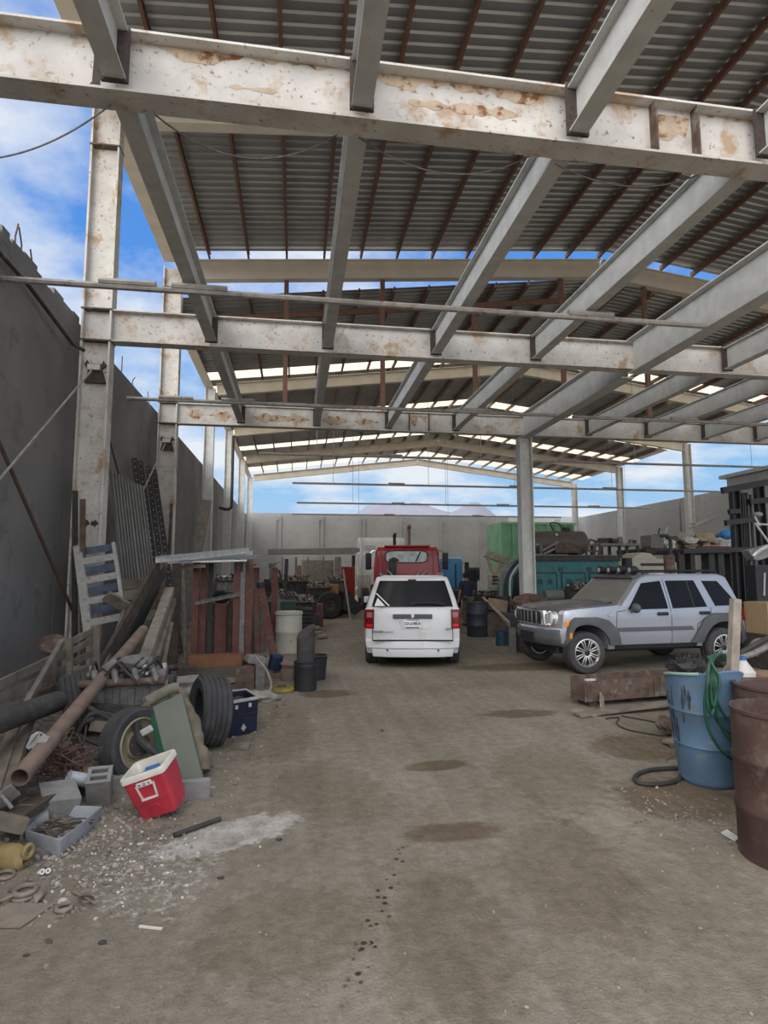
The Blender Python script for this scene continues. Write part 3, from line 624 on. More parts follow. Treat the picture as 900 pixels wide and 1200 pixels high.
    # tail lamps
    for s in (1, -1):
        mb = slab([(XR_-0.03, 0.70), (XR_-0.02, 1.05), (XR_+0.25, 1.05), (XR_+0.22, 0.70)], s*0.735, s*0.915, fn, 0.015, 2, (-2.2,), rng(0.72, 1.05, 0.06))
        t = mb.build('tail_light', M_lamp_r, R, 40)
        mb = slab([(XR_-0.036, 0.72), (XR_-0.036, 0.785), (XR_, 0.785), (XR_, 0.72)], s*0.75, s*0.89, fn, 0.008, 2); mb.build('reflector', M_lamp_rl, t, 40)
        mb = slab([(XR_-0.036, 0.90), (XR_-0.03, 1.0), (XR_, 1.0), (XR_, 0.90)], s*0.76, s*0.88, fn, 0.008, 2); mb.build('lens', material('smoky_pink_lens', (0.38, 0.13, 0.13), 0.2, coat=0.5), t, 40)
    # liftgate seams, handle strip, plate, lettering
    xb = XR_-0.012
    mb = MB()
    for s in (1, -1): mb.tube([(xb-0.002+0.04, s*0.735, 0.50), (xb-0.002+0.03, s*0.73, 0.70), (xb+0.03, s*0.725, 1.07)], 0.007, 5)
    mb.bar((xb-0.012, -0.735, 0.502), (xb-0.012, 0.735, 0.502), 0.05, 0.022); mb.build('tailgate_seam', M_vblack, R, 0)
    mb = MB(); mb.box((xb-0.008, 0, 0.93), (0.03, 0.72, 0.085)); hd = mb.build('handle_strip', M_trim, R, 40, 0.02, 3)
    mb = MB(); mb.prism([(-0.03, 0.035), (0.03, 0.035), (0.032, 0), (0.012, -0.035), (-0.012, -0.035), (-0.032, 0)], (xb-0.034, 0, 0.935), (0, 1, 0), (0, 0, 1), (1, 0, 0), 0.012); mb.build('badge', M_chrome, hd, 0, 0.003)
    mb = MB(); mb.loft([[(xb-0.004-o, -0.26, 0.70), (xb-0.004-o, 0.26, 0.70), (xb-0.004-o, 0.33, 0.885), (xb-0.004-o, -0.33, 0.885)] for o in (0, 0.004)]); mb.build('plate_recess', material('shaded_white_paint', (0.60, 0.61, 0.62), 0.4), R, 0)
    mb = MB(); mb.box((xb-0.016, 0, 0.80), (0.012, 0.31, 0.155)); pl = mb.build('number_plate', material('plate_white', (0.70, 0.71, 0.70), 0.5), R, 0, 0.003, label='white number plate with dark characters')
    TX = Matrix(((0, 0, -1, 0), (-1, 0, 0, 0), (0, 1, 0, 0), (0, 0, 0, 1)))
    M_ink = material('dark_ink', (0.03, 0.035, 0.05), 0.6)
    text_mesh('GX-6780-A', 0.062, M_ink, 'plate_number', Matrix.Translation((xb-0.0235, 0, 0.802)) @ TX, pl, 0.001, True)
    mb = MB(); mb.box((xb-0.023, 0, 0.868), (0.003, 0.22, 0.012)); mb.box((xb-0.023, 0, 0.732), (0.003, 0.24, 0.014)); mb.build('plate_bands', M_ink, pl, 0)
    text_mesh('GRAND', 0.058, M_ink, 'lettering', Matrix.Translation((xb-0.012, 0.64, 0.655)) @ TX, R, 0.003, True)
    text_mesh('CARAVAN', 0.040, M_ink, 'lettering', Matrix.Translation((xb-0.012, 0.445, 0.650)) @ TX, R, 0.003)
    text_mesh('SXT', 0.058, M_ink, 'lettering', Matrix.Translation((xb-0.008, -0.655, 0.70)) @ TX, R, 0.003, True)
    for s in (0.46, -0.46):
        mb = MB(); mb.cyl((XR_-0.075, s, 0.33), (XR_-0.03, s, 0.33), 0.016, n=10); mb.build('parking_sensor', M_vblack, R)
    mb = slab([(XR_-0.045, 0.20), (XR_-0.06, 0.345), (-1.95, 0.345), (-1.95, 0.22)], -0.80, 0.80, fn, 0.02, 2, (), (), (-0.5, 0, 0.5)); mb.build('lower_bumper', M_vanw, R, 40)
    mb = slab([(-2.2, 0.17), (-2.2, 0.32), (2.3, 0.32), (2.3, 0.17)], -0.62, 0.62); mb.build('underbody', M_vblack, R, 0)
    mb = MB(); mb.tube([(-2.25, -0.55, 0.19), (-1.8, -0.5, 0.24)], 0.03, 8); mb.build('exhaust', M_rust, R)
    mb = MB()
    for s in (0.62, -0.62): mb.tube(smooth_path([(-1.8, s, 1.63), (-1.75, s, 1.685), (0.1, s, 1.69), (0.2, s, 1.63)]), 0.018, 6)
    mb.build('roof_rails', M_vblack, R)
    for x in (-1.60, 1.45):
        for s in (1, -1): wheel_at(R, (x, s*0.785, 0.33), s, 0.33, 0.21, 0.2, M_tyre, 'alloy')
    for s in (1, -1):
        mb = MB(); mb.box((1.0, s*1.0, 1.08), (0.10, 0.2, 0.15)); mb.build('door_mirror', M_vanw, R, 40, 0.03)
make_van()
# ------------------------------------------------------------------ silver off-roader with dark hood
def make_suv():
    f, r_ = G(685, 789), G(845, 781.5)
    fwd = (f-r_); fwd.z = 0; fwd.normalize(); left = Vector((-fwd.y, fwd.x, 0))
    mid = (f+r_)/2 - left*0.80; mid.z = 0
    rz = math.atan2(fwd.y, fwd.x)
    R = empty('off_road_car', mid, rz, 'silver off-road car with dark faded hood and roof lamps, side on', 'car')
    WB = (f-r_).length/2; W = 0.90
    def fn(x, y, z):
        k = 1.0
        if z > 1.0: k -= 0.24*((z-1.0)/0.70)**1.1
        if z < 0.6: k -= 0.06*((0.6-z)/0.3)
        if x > 1.2: k -= 0.13*((x-1.2)/0.85)**2
        if x < -1.6: k -= 0.05*((-1.6-x)/0.45)**2
        xx = x
        if x > 1.6: xx = x - 0.24*(abs(y)/W)**2.5*min(1, (x-1.6)/0.4)
        if x < -1.7: xx = x + 0.10*(abs(y)/W)**3*min(1, (-1.7-x)/0.3)
        return (xx, y*k, z)
    ar = 0.44
    low = [(-2.02, 0.62), (-1.98, 0.46), (-WB-ar, 0.44)] + arc_pts(-WB, 0.40, ar, 175, 5) + [(-WB+ar, 0.40), (WB-ar, 0.40)] + arc_pts(WB, 0.40, ar, 175, 5) + [(WB+ar, 0.45), (2.04, 0.52), (2.06, 0.70), (2.02, 0.76), (2.0, 1.0), (1.93, 1.06), (1.3, 1.11), (0.72, 1.15), (0.4, 1.08), (-1.9, 1.06), (-2.0, 1.0)]
    b = slab(low, -W, W, fn, 0.03, 3, rng(-1.95, 2.0, 0.18), rng(0.5, 1.1, 0.1), (-0.6, -0.3, 0, 0.3, 0.6))
    house = [(0.76, 1.05), (0.20, 1.60), (0.02, 1.675), (-0.5, 1.70), (-1.55, 1.69), (-1.70, 1.63), (-1.97, 1.05), (-1.9, 1.0), (0.6, 1.0)]
    add(b, slab(house, -W, W, fn, 0.05, 3, rng(-1.9, 0.7, 0.18), rng(1.06, 1.69, 0.08), (-0.6, -0.3, 0, 0.3, 0.6)))
    b.build('body', M_silver, R, 40)
    # hood
    mb = slab([(0.74, 1.12), (0.74, 1.17), (1.3, 1.145), (1.9, 1.085), (2.0, 1.03), (1.95, 1.0), (1.3, 1.09)], -0.80, 0.80, fn, 0.02, 2, rng(0.8, 2.0, 0.15), (), (-0.7, -0.5, -0.45, -0.2, 0, 0.2, 0.45, 0.5, 0.7))
    for v in mb.bm.verts: v.co.z += 0.035*(1-(v.co.y/0.8)**2) + (0.012 if abs(v.co.y) < 0.47 else 0)
    mb.build('hood', M_hood, R, 35)
    def sidepatch(poly, m, name, d0=-0.03, d1=0.008, s=1, par=R, bev=0.0, lab=None):
        ys = sorted((s*(W+d0), s*(W+d1)))
        return slab(poly, ys[0], ys[1], fn, bev, 2, rng(-2.0, 2.0, 0.12), rng(0.4, 1.7, 0.08)).build(name, m, par, 40, label=lab)
    win = ([(0.55, 1.07), (0.16, 1.53), (-0.24, 1.57), (-0.27, 1.08)], [(-0.37, 1.08), (-0.35, 1.57), (-0.96, 1.575), (-1.10, 1.10)], [(-1.13, 1.565), (-1.47, 1.56), (-1.78, 1.12), (-1.28, 1.11)])
    nm = ('front_window', 'rear_door_window', 'quarter_window')
    for s in (1, -1):
        for p, n_ in zip(win, nm):
            w_ = sidepatch(p, M_glass, n_, s=s)
            if n_ == 'rear_door_window': sidepatch([(-0.80, 1.09), (-0.78, 1.57), (-0.81, 1.57), (-0.83, 1.09)], M_vblack, 'divider_bar', d1=0.014, s=s, par=w_)
        # flares
        for cx, nm_ in ((WB, 'fender_flare'), (-WB, 'fender_flare')):
            a0, a1 = (168, -6) if cx > 0 else (186, 12)
            outer = arc_pts(cx, 0.40, 0.60, a0, a1, 18); inner = arc_pts(cx, 0.38, 0.455, a1, a0, 18)
            if cx > 0: outer = [(cx-0.66, 0.47), (cx-0.60, 0.72), (cx-0.42, 0.90), (cx-0.22, 0.955), (cx+0.20, 0.955), (cx+0.45, 0.88), (cx+0.56, 0.70), (cx+0.62, 0.50)]
            else: outer = [(cx-0.66, 0.50), (cx-0.50, 0.74), (cx-0.36, 0.92), (cx-0.20, 0.985), (cx+0.18, 0.985), (cx+0.40, 0.90), (cx+0.56, 0.68), (cx+0.70, 0.47)]
            sidepatch((outer+[(p[0], max(p[1], 0.42)) for p in inner]) if cx < 0 else outer+[(p[0], max(p[1], 0.42)) for p in inner], M_trim, nm_, -0.10, 0.055, s, bev=0.012)
        sidepatch([(0.78, 0.70), (0.78, 0.765), (-0.72, 0.765), (-0.78, 0.70)], M_trim, 'door_moulding', -0.01, 0.025, s, bev=0.008)
        sidepatch([(WB-ar-0.12, 0.40), (WB-ar-0.12, 0.47), (-WB+ar+0.12, 0.47), (-WB+ar+0.12, 0.40)], M_vblack, 'sill', -0.1, 0.012, s)
        for x in (-0.14, -1.02):
            sidepatch([(x-0.11, 0.985), (x-0.09, 0.96), (x+0.10, 0.96), (x+0.12, 0.985), (x+0.10, 1.02), (x-0.09, 1.02)], M_vblack, 'door_handle', -0.01, 0.03, s, bev=0.008)
        for line in ([(0.795, 0.45), (0.80, 0.78), (0.78, 1.04), (0.60, 1.06)], [(-0.315, 0.45), (-0.32, 1.06), (-0.30, 1.60)], [(-1.165, 1.09), (-1.16, 0.95), (-0.86, 0.80), (-0.80, 0.45)]):
            mb = MB(); pts = []
            for (xa, za), (xb, zb) in zip(line[:-1], line[1:]):
                for k in range(5): pts.append(Vector(fn(lerp(xa, xb, k/5), s*(W+0.001), lerp(za, zb, k/5))))
            pts.append(Vector(fn(line[-1][0], s*(W+0.001), line[-1][1]))); mb.tube(pts, 0.006, 4); mb.build('door_seam', M_vblack, R, 0)
        mb = MB(); mb.ball(fn(0.45, s*(W+0.10), 1.10), 0.12, 2, (0.55, 0.9, 0.72)); mb.box(fn(0.47, s*(W+0.0), 1.06), (0.08, 0.16, 0.06)); mb.build('door_mirror', M_trim, R, 50)
        # tail lamp, side repeater lamps
        sidepatch([(-2.03, 0.84), (-1.93, 0.84), (-1.86, 1.10), (-1.99, 1.10)], M_lamp_r, 'tail_light', -0.14, 0.02, s, bev=0.01)
        sidepatch([(1.72, 0.80), (1.74, 0.90), (1.99, 0.88), (2.01, 0.80)], M_lamp_a, 'turn_signal', -0.14, 0.025, s, bev=0.01)
        sidepatch([(1.80, 0.60), (1.80, 0.70), (1.90, 0.70), (1.90, 0.60)], M_lamp_a, 'side_marker', -0.03, 0.065, s, bev=0.008)
        mb = MB(); mb.cyl(fn(1.9, s*0.70, 0.93), fn(2.035, s*0.70, 0.93), 0.12, 0.115, 24); h_ = mb.build('headlight', M_lamp_c, R, 40)
        mb = MB(); mb.torus(fn(2.025, s*0.70, 0.93), 0.118, 0.016, (1, 0, 0)); mb.build('bezel', M_chrome, h_, 40)
    mb = MB(); mb.torus(fn(0.92, W+0.003, 0.985), 0.035, 0.009, (0, 1, 0), 20, 6); mb.build('round_badge', M_chrome, R)
    # grille
    def front(poly_yz, x0, x1, m, name, bev=0.0, par=R):
        mb = MB(); mb.loft([[(x, y, z) for y, z in poly_yz] for x in (x0, x1)]); cuts(mb.bm, 1, (-0.5, -0.35, -0.2, 0, 0.2, 0.35, 0.5))
        for v in mb.bm.verts: v.co.x -= 0.24*(abs(v.co.y)/W)**2.5
        return mb.build(name, m, par, 40, bev)
    gr = front([(-0.56, 0.80), (0.56, 0.80), (0.52, 1.06), (-0.52, 1.06)], 1.97, 2.055, M_chrome, 'grille', 0.01)
    for k in range(7):
        y = -0.42+0.14*k; front([(y-0.045, 0.825), (y+0.045, 0.825), (y+0.042, 1.035), (y-0.042, 1.035)], 2.0, 2.062, M_vblack, 'grille_slot', 0.0, gr)
    mb = slab([(1.75, 0.52), (1.72, 0.74), (1.98, 0.76), (2.07, 0.72), (2.09, 0.56), (2.02, 0.46), (1.85, 0.44)], -0.90, 0.90, fn, 0.04, 3, (1.8, 1.9, 2.0, 2.1), (0.6,), (-0.7, -0.5, -0.3, 0, 0.3, 0.5, 0.7)); bp = mb.build('front_bumper', M_trim, R, 45)
    mb = MB(); mb.box((2.06, 0.05, 0.60), (0.05, 0.5, 0.14)); mb.build('plate_holder', M_vblack, bp, 0, 0.01)
    mb = slab([(-1.75, 0.46), (-1.72, 0.76), (-2.0, 0.80), (-2.14, 0.78), (-2.16, 0.52), (-2.08, 0.44)], -0.90, 0.90, fn, 0.04, 3, (-1.8, -1.9, -2.0, -2.1), (0.6,), (-0.7, -0.3, 0, 0.3, 0.7)); mb.build('rear_bumper', M_trim, R, 45)
    p0, p1 = Vector((0.735, 1.09)), Vector((0.215, 1.595)); d = p1-p0; nn = Vector((-d.y, d.x)).normalized()*-1
    ws = [p0-nn*0.03, p1-nn*0.03, p1+nn*0.012, p0+nn*0.012]
    slab([(v.x, v.y) for v in ws], -0.80, 0.80, fn, 0, 2, (), rng(1.1, 1.6, 0.08), (-0.5, 0, 0.5)).build('windscreen', M_glassd, R, 40)
    mb = MB()
    for y in (0.10, -0.5): mb.tube([(0.76, y, 1.13), (0.71, y+0.35, 1.165), (0.68, y+0.5, 1.185)], 0.012, 5)
    mb.build('wipers', M_vblack, R)
    # roof rack and four lamps
    mb = MB()
    for s in (1, -1): mb.tube(smooth_path([(-0.0, s*0.60, 1.66), (-0.12, s*0.60, 1.735), (-1.4, s*0.60, 1.75), (-1.58, s*0.60, 1.69)]), 0.022, 7)
    for x in (-0.35, -1.2): mb.tube([(x, -0.60, 1.735), (x, 0.60, 1.735)], 0.018, 6)
    mb.build('roof_rack', M_vblack, R)
    mb = slab([(0.24, 1.60), (0.05, 1.66), (-0.12, 1.69), (-0.12, 1.715), (0.06, 1.70), (0.27, 1.63)], -0.80, 0.80, fn, 0.01, 2, (), (), (-0.5, 0, 0.5)); vis = mb.build('lamp_bar', M_trim, R, 40)
    for y in (-0.48, -0.16, 0.16, 0.48):
        mb = MB(); mb.lathe((0.02, y, 1.765), [(0.001, 0.0), (0.045, 0.0), (0.075, 0.05), (0.08, 0.17), (0.07, 0.18), (0.001, 0.175)], 20, (1, 0, 0.03)); mb.box((0.08, y, 1.70), (0.05, 0.04, 0.06)); l_ = mb.build('roof_lamp', M_vblack, R, 40)
        mb = MB(); mb.lathe((0.196, y, 1.77), [(0.001, 0.006), (0.035, 0.004), (0.06, 0), (0.001, -0.004)], 18, (1, 0, 0.03)); mb.build('lens', M_lamp_c, l_, 40)
    mb = MB(); mb.box((0, 0, 0.42), (3.6, 1.2, 0.2)); mb.build('underbody', M_vblack, R, 0, 0.03)
    mb = MB(); mb.cyl((-1.9, 0, 0.95), (-2.1, 0, 0.95), 0.0001, 0.0001); mb.bm.free()
    for x in (WB, -WB):
        for s in (1, -1): wheel_at(R, (x, s*0.80, 0.355), s, 0.355, 0.24, 0.235, M_tyre, 'spoked')
        mb = MB(); mb.cyl((x, -0.75, 0.355), (x, 0.75, 0.355), 0.05); mb.build('axle', M_vblack, R)
    return R
make_suv()
# ------------------------------------------------------------------ red tractor truck ahead of the van
def truck_wheels(R, xs, y, r=0.5, w=0.28, name='wheel'):
    for x in xs:
        for s in (1, -1): wheel_at(R, (x, s*y, r), s, r, w, 0.28, M_tyre, 'steel', name)
def make_red_truck():
    Y = 20.0; c = P(477, 660, Y); rz = math.radians(79.5)
    M_red = material('faded_red_truck_paint', (0.30, 0.020, 0.028), 0.4, 0, 0.1, 3, coat=0.3, dust=(0.30, 0.06, 0.06), dust_amt=0.3)
    R = empty('tractor_truck', (c.x, c.y, 0), rz, 'red tractor truck cab seen from behind, right ahead of the white minivan', 'truck')
    W = 1.17
    fn = lambda x, y, z: (x, y*(1-0.10*max(0, (z-1.6)/1.05)**2), z)
    mb = slab([(0, 0.95), (0, 2.30), (0.04, 2.52), (0.20, 2.62), (0.9, 2.66), (1.35, 2.55), (1.75, 1.85), (3.1, 1.65), (3.2, 0.95)], -W, W, fn, 0.07, 3, (), (1.2, 1.5, 1.8, 2.1, 2.4), ()); mb.build('cab', M_red, R, 40)
    mb = MB(); mb.box((0.35, 0, 2.64), (0.5, 1.6, 0.06)); mb.build('roof_cap', M_red, R, 40, 0.02)
    mb = slab([(-0.012, 0), (0.02, 0), (0.02, 1), (-0.012, 1)], -1, 1)
    mb.bm.free(); mb = MB(); oz = lambda a, b, hx, hz: [(a + hx*math.copysign(abs(math.cos(t))**0.4, math.cos(t)), b + hz*math.copysign(abs(math.sin(t))**0.4, math.sin(t))) for t in [2*PI*k/32 for k in range(32)]]
    mb.loft([[(x, y, z) for y, z in oz(0.02, 2.255, 0.75, 0.225)] for x in (-0.02, 0.02)]); fr = mb.build('window_frame', M_vblack, R, 30)
    mb = MB(); mb.loft([[(x, y, z) for y, z in oz(0.02, 2.255, 0.71, 0.19)] for x in (-0.028, -0.018)]); mb.build('rear_window', material('seen_through_glass', (0.36, 0.42, 0.41), 0.12, 0, 0.25, 3.2), R, 30)
    mb = MB(); mb.box((-0.034, 0.46, 2.13), (0.01, 0.34, 0.10)); mb.ball((-0.034, 0.46, 2.16), 0.13, 2, (0.05, 1, 0.6)); mb.bar((-0.034, -0.30, 2.08), (-0.034, -0.47, 2.42), 0.01, 0.05, up=(0, 1, 0)); mb.build('cab_interior', M_vblack, R, 40)
    mb = MB()
    for y in (0.93, -0.93): mb.box((-0.02, y, 1.75), (0.06, 0.05, 1.5))
    for y in (1.10, -1.10): mb.box((-0.02, y, 1.75), (0.05, 0.03, 1.5))
    mb.build('corner_ribs', M_red, R, 0, 0.01)
    for s in (1, -1):
        mb = MB(); mb.box((1.2, s*1.42, 2.12), (0.12, 0.22, 0.62)); m = mb.build('mirror', M_vblack, R, 40, 0.04)
        mb = MB(); mb.tube([(1.2, s*1.40, 2.35), (1.2, s*1.25, 2.52), (1.1, s*1.05, 2.50)], 0.02, 6); mb.tube([(1.2, s*1.40, 1.9), (1.1, s*1.1, 1.85)], 0.02, 6); mb.build('mirror_arm', M_chrome, m)
    mb = MB(); mb.box((-0.25, 0.52, 1.75), (0.25, 0.26, 0.6)); mb.cyl((-0.25, 0.52, 1.6), (-0.25, 0.52, 2.1), 0.11, 0.11, 14); mb.build('air_filter', M_vblack, R, 40, 0.02)
    for y, z, m_, txt in ((0.47, 3.1, M_black, None), (-0.10, 3.42, M_rustpipe, None)):
        mb = MB(); mb.tube([(2.2, y, 1.6), (2.2, y, z), (2.15, y-0.03, z+0.12)], 0.06, 10); e_ = mb.build('exhaust_stack', m_, R, 40)
        mb = MB(); mb.cyl((2.2, y, z-0.02), (2.2, y, z+0.05), 0.075); mb.build('stack_clamp', M_black, e_)
    mb = MB()
    for y in (0.42, -0.42): mb.box((-1.2, y, 0.85), (5.6, 0.09, 0.26))
    for x in (-3.8, -2.4, -1.0): mb.box((x, 0, 0.85), (0.1, 0.84, 0.2))
    mb.build('chassis_rails', M_dark, R, 0)
    mb = MB()
    for y in (0.75, -0.5, -0.75): mb.tube([(-0.05, y, 1.55), (-0.3, y*0.9, 1.78), (-0.6, y*0.7, 1.65), (-0.9, y*0.5, 1.2)], 0.018, 6)
    mb.tube([(-0.1, -0.95, 1.55), (-0.25, 0.95, 1.62)], 0.015, 6); mb.build('air_lines', M_alu, R)
    mb = MB()
    for s in (1, -1):
        mb.box((0.5, s*1.0, 0.75), (1.2, 0.4, 0.55))
    mb.build('fuel_tanks', M_alu, R, 40, 0.06)
    truck_wheels(R, (2.5, -2.2, -3.4), 0.95)
make_red_truck()
def make_white_truck():
    Y = 29.5; c = P(446, 660, Y); rz = math.radians(86)
    M_w = material('chalky_white_cab', (0.66, 0.66, 0.64), 0.5, 0, 0.06, 2)
    R = empty('tractor_truck', (c.x, c.y, 0), rz, 'chalky white truck with a tall sleeper, parked behind left of the red truck', 'truck')
    mb = slab([(0, 1.05), (0, 3.30), (0.12, 3.48), (0.8, 3.52), (2.0, 3.2), (2.4, 2.2), (3.6, 1.9), (3.7, 1.0)], -1.25, 1.15, None, 0.07, 3); mb.build('sleeper_cab', M_w, R, 40)
    mb = MB(); mb.box((-0.015, 0.55, 2.95), (0.03, 0.6, 0.26)); mb.build('hatch', material('chalk_shadow', (0.44, 0.44, 0.43), 0.5), R, 0, 0.02)
    mb = MB(); mb.box((-0.03, 1.0, 2.3), (0.05, 0.1, 2.4)); mb.build('side_fairing', M_w, R, 0, 0.02)
    mb = MB()
    for y in (0.42, -0.42): mb.box((-0.9, y, 0.95), (4.6, 0.1, 0.28))
    mb.build('chassis_rails', M_dark, R, 0)
    mb = MB(); mb.lathe((-0.4, 0.95, 0.75), [(0.001, 0), (0.32, 0.0), (0.33, 0.05), (0.33, 1.2), (0.32, 1.25), (0.001, 1.25)], 20, (1, 0, 0)); mb.build('fuel_tank', M_alu, R, 40)
    mb = MB()
    for k in range(5): mb.box((-1.5, 0.95+0.13*k-0.3, 1.1), (0.08, 0.11, 0.95))
    mb.build('mud_flap', material('pale_slats', (0.42, 0.39, 0.34), 0.8), R, 0, 0.01)
    mb = MB(); mb.tube([(1.2, 1.35, 2.0), (1.2, 1.35, 2.6)], 0.09, 8); mb.build('mirror', M_vblack, R, 40)
    mb = MB()
    for a in (0.9, 1.2): mb.tube([(-0.2, a, 1.0), (-0.25, a+0.1, 1.9), (-0.1, a, 2.6)], 0.04, 7)
    mb.build('air_pipes', M_alu, R)
    truck_wheels(R, (2.8, -1.4, -2.5), 0.9)
make_white_truck()
def make_blue_truck():
    c = P(526, 660, 26.0); rz = math.radians(80)
    M_b = material('sky_blue_truck_paint', (0.06, 0.22, 0.42), 0.45, 0, 0.1, 3, dust=(0.20, 0.33, 0.45), dust_amt=0.3)
    R = empty('tractor_truck', (c.x, c.y, 0), rz, 'sky blue truck half hidden at the right of the red truck', 'truck')
    mb = slab([(0, 0.9), (0, 2.15), (0.1, 2.32), (0.4, 2.40), (1.4, 2.38), (1.9, 1.7), (2.8, 1.5), (2.9, 0.9)], -0.62, 0.75, None, 0.09, 3); mb.build('cab', M_b, R, 40)
    mb = MB(); mb.box((0.5, -0.635, 1.5), (0.03, 0.03, 1.2)); mb.box((-0.02, -0.30, 1.5), (0.04, 0.05, 1.2)); mb.build('door_gap', M_vblack, R, 0)
    mb = MB(); mb.box((0.9, -0.92, 1.9), (0.12, 0.2, 0.55)); mb.tube([(0.9, -0.9, 2.1), (0.9, -0.6, 2.2)], 0.02, 6); mb.build('mirror', M_vblack, R, 40, 0.03)
    mb = MB(); mb.box((-1.0, 0, 0.85), (4.0, 0.9, 0.25)); mb.build('chassis_rails', M_dark, R, 0)
    truck_wheels(R, (2.1, -1.8), 0.6, 0.48, 0.26)
make_blue_truck()
# ================================================================== LEFT SIDE: THE SCRAP HEAP ALONG THE WALL
random.seed(11)
def heap_h(x, y):
    t = max(0, min(1, (-1.25-0.10*(y-4)**0.5 - x)/1.6)) if y >= 4 else max(0, min(1, (-1.35-x)/1.6))
    e = max(0, min(1, (y-3.7)/0.8))*max(0, min(1, (9.35-y)/0.8))
    return t*e*0.34 + (0.05*noise.noise(Vector((x*5, y*5, 2)))*min(1, t*4)*e) - 0.012
mb = MB(); nx, ny = 44, 110; gr = []
for j in range(ny+1):
    y = lerp(3.6, 9.4, j/ny); gr.append([mb.V((lerp(-3.71, -1.15, i/nx), y, heap_h(lerp(-3.71, -1.15, i/nx), y))) for i in range(nx+1)])
for a, b in zip(gr[:-1], gr[1:]):
    for i in range(nx): mb.face((a[i], a[i+1], b[i+1], b[i]))
M_deb = material('dark_debris_soil', (0.13, 0.115, 0.10), 0.98, 0, 0.35, 14, bump=0.5, bump_scale=40, spot=(0.24, 0.215, 0.18), spot_amt=0.5, spot_scale=10)
tag(solo(mb, 'debris_heap', M_deb, 'low heap of dark dirt and debris along the foot of the left wall', 'debris', None, 50), kind='stuff')
# crushed stones and crumbs
def stones(name, label, n, fn, mat, rmin, rmax):
    mb = MB()
    for i in range(n):
        p, r = fn(), random.uniform(rmin, rmax)**1.0
        v = bmesh.ops.create_icosphere(mb.bm, subdivisions=1, radius=r)['verts']
        k = Vector((random.uniform(.7, 1.4), random.uniform(.7, 1.4), random.uniform(.35, .8))); R = Matrix.Rotation(random.uniform(0, 6), 3, Vector((random.random(), random.random(), 1)))
        for q in v: q.co = Vector(p) + R @ Vector((q.co.x*k.x, q.co.y*k.y, q.co.z*k.z))*random.uniform(.8, 1.2) + Vector((0, 0, r*0.2))
    o = mb.build(name, mat, None, 0, loc=(0, 0, 0)); tag(o, label, 'rubble', kind='stuff'); return o
def spot_on(x, y): return (x, y, max(0, heap_h(x, y)) if x < -1.2 and y > 3.6 else 0)
M_stone = material('grey_stones', (0.24, 0.21, 0.18), 0.95, 0, 0.4, 3)
M_chalk = material('chalk_crumbs', (0.50, 0.48, 0.45), 0.95, 0, 0.2, 9)
stones('rubble', 'brown and grey rubble scattered around the grey tray and the red cooler', 620, lambda: spot_on(random.gauss(-1.25, 0.28), random.gauss(4.15, 0.42)), M_stone, 0.004, 0.021)
stones('rubble', 'small stones strewn along the edge of the heap up to the blue box', 260, lambda: spot_on(random.gauss(-0.55, 0.2), random.uniform(4.5, 8.0)), M_stone, 0.005, 0.02)
stones('crumbs', 'white chalky crumbs on the ground between tray and white spill', 240, lambda: spot_on(random.gauss(-0.95, 0.25), random.gauss(3.9, 0.25)), M_chalk, 0.003, 0.012)
stones('gravel', 'fine gravel grains strewn over the dirt drive', 420, lambda: (random.uniform(-1.6, 3.2), 2.0+5.5*random.random()**1.4, 0), M_stone, 0.003, 0.010)
stones('gravel', 'leaf litter and gravel by the foot of the rusty drums', 200, lambda: (random.gauss(2.75, 0.22), random.gauss(3.95, 0.3), 0), M_stone, 0.004, 0.014)
# --- foreground items
def ebox(c, s, R): return MB().box(c, s, R)
def rot(rx=0, ry=0, rz=0): return (Matrix.Rotation(rz, 3, 'Z') @ Matrix.Rotation(ry, 3, 'Y') @ Matrix.Rotation(rx, 3, 'X'))
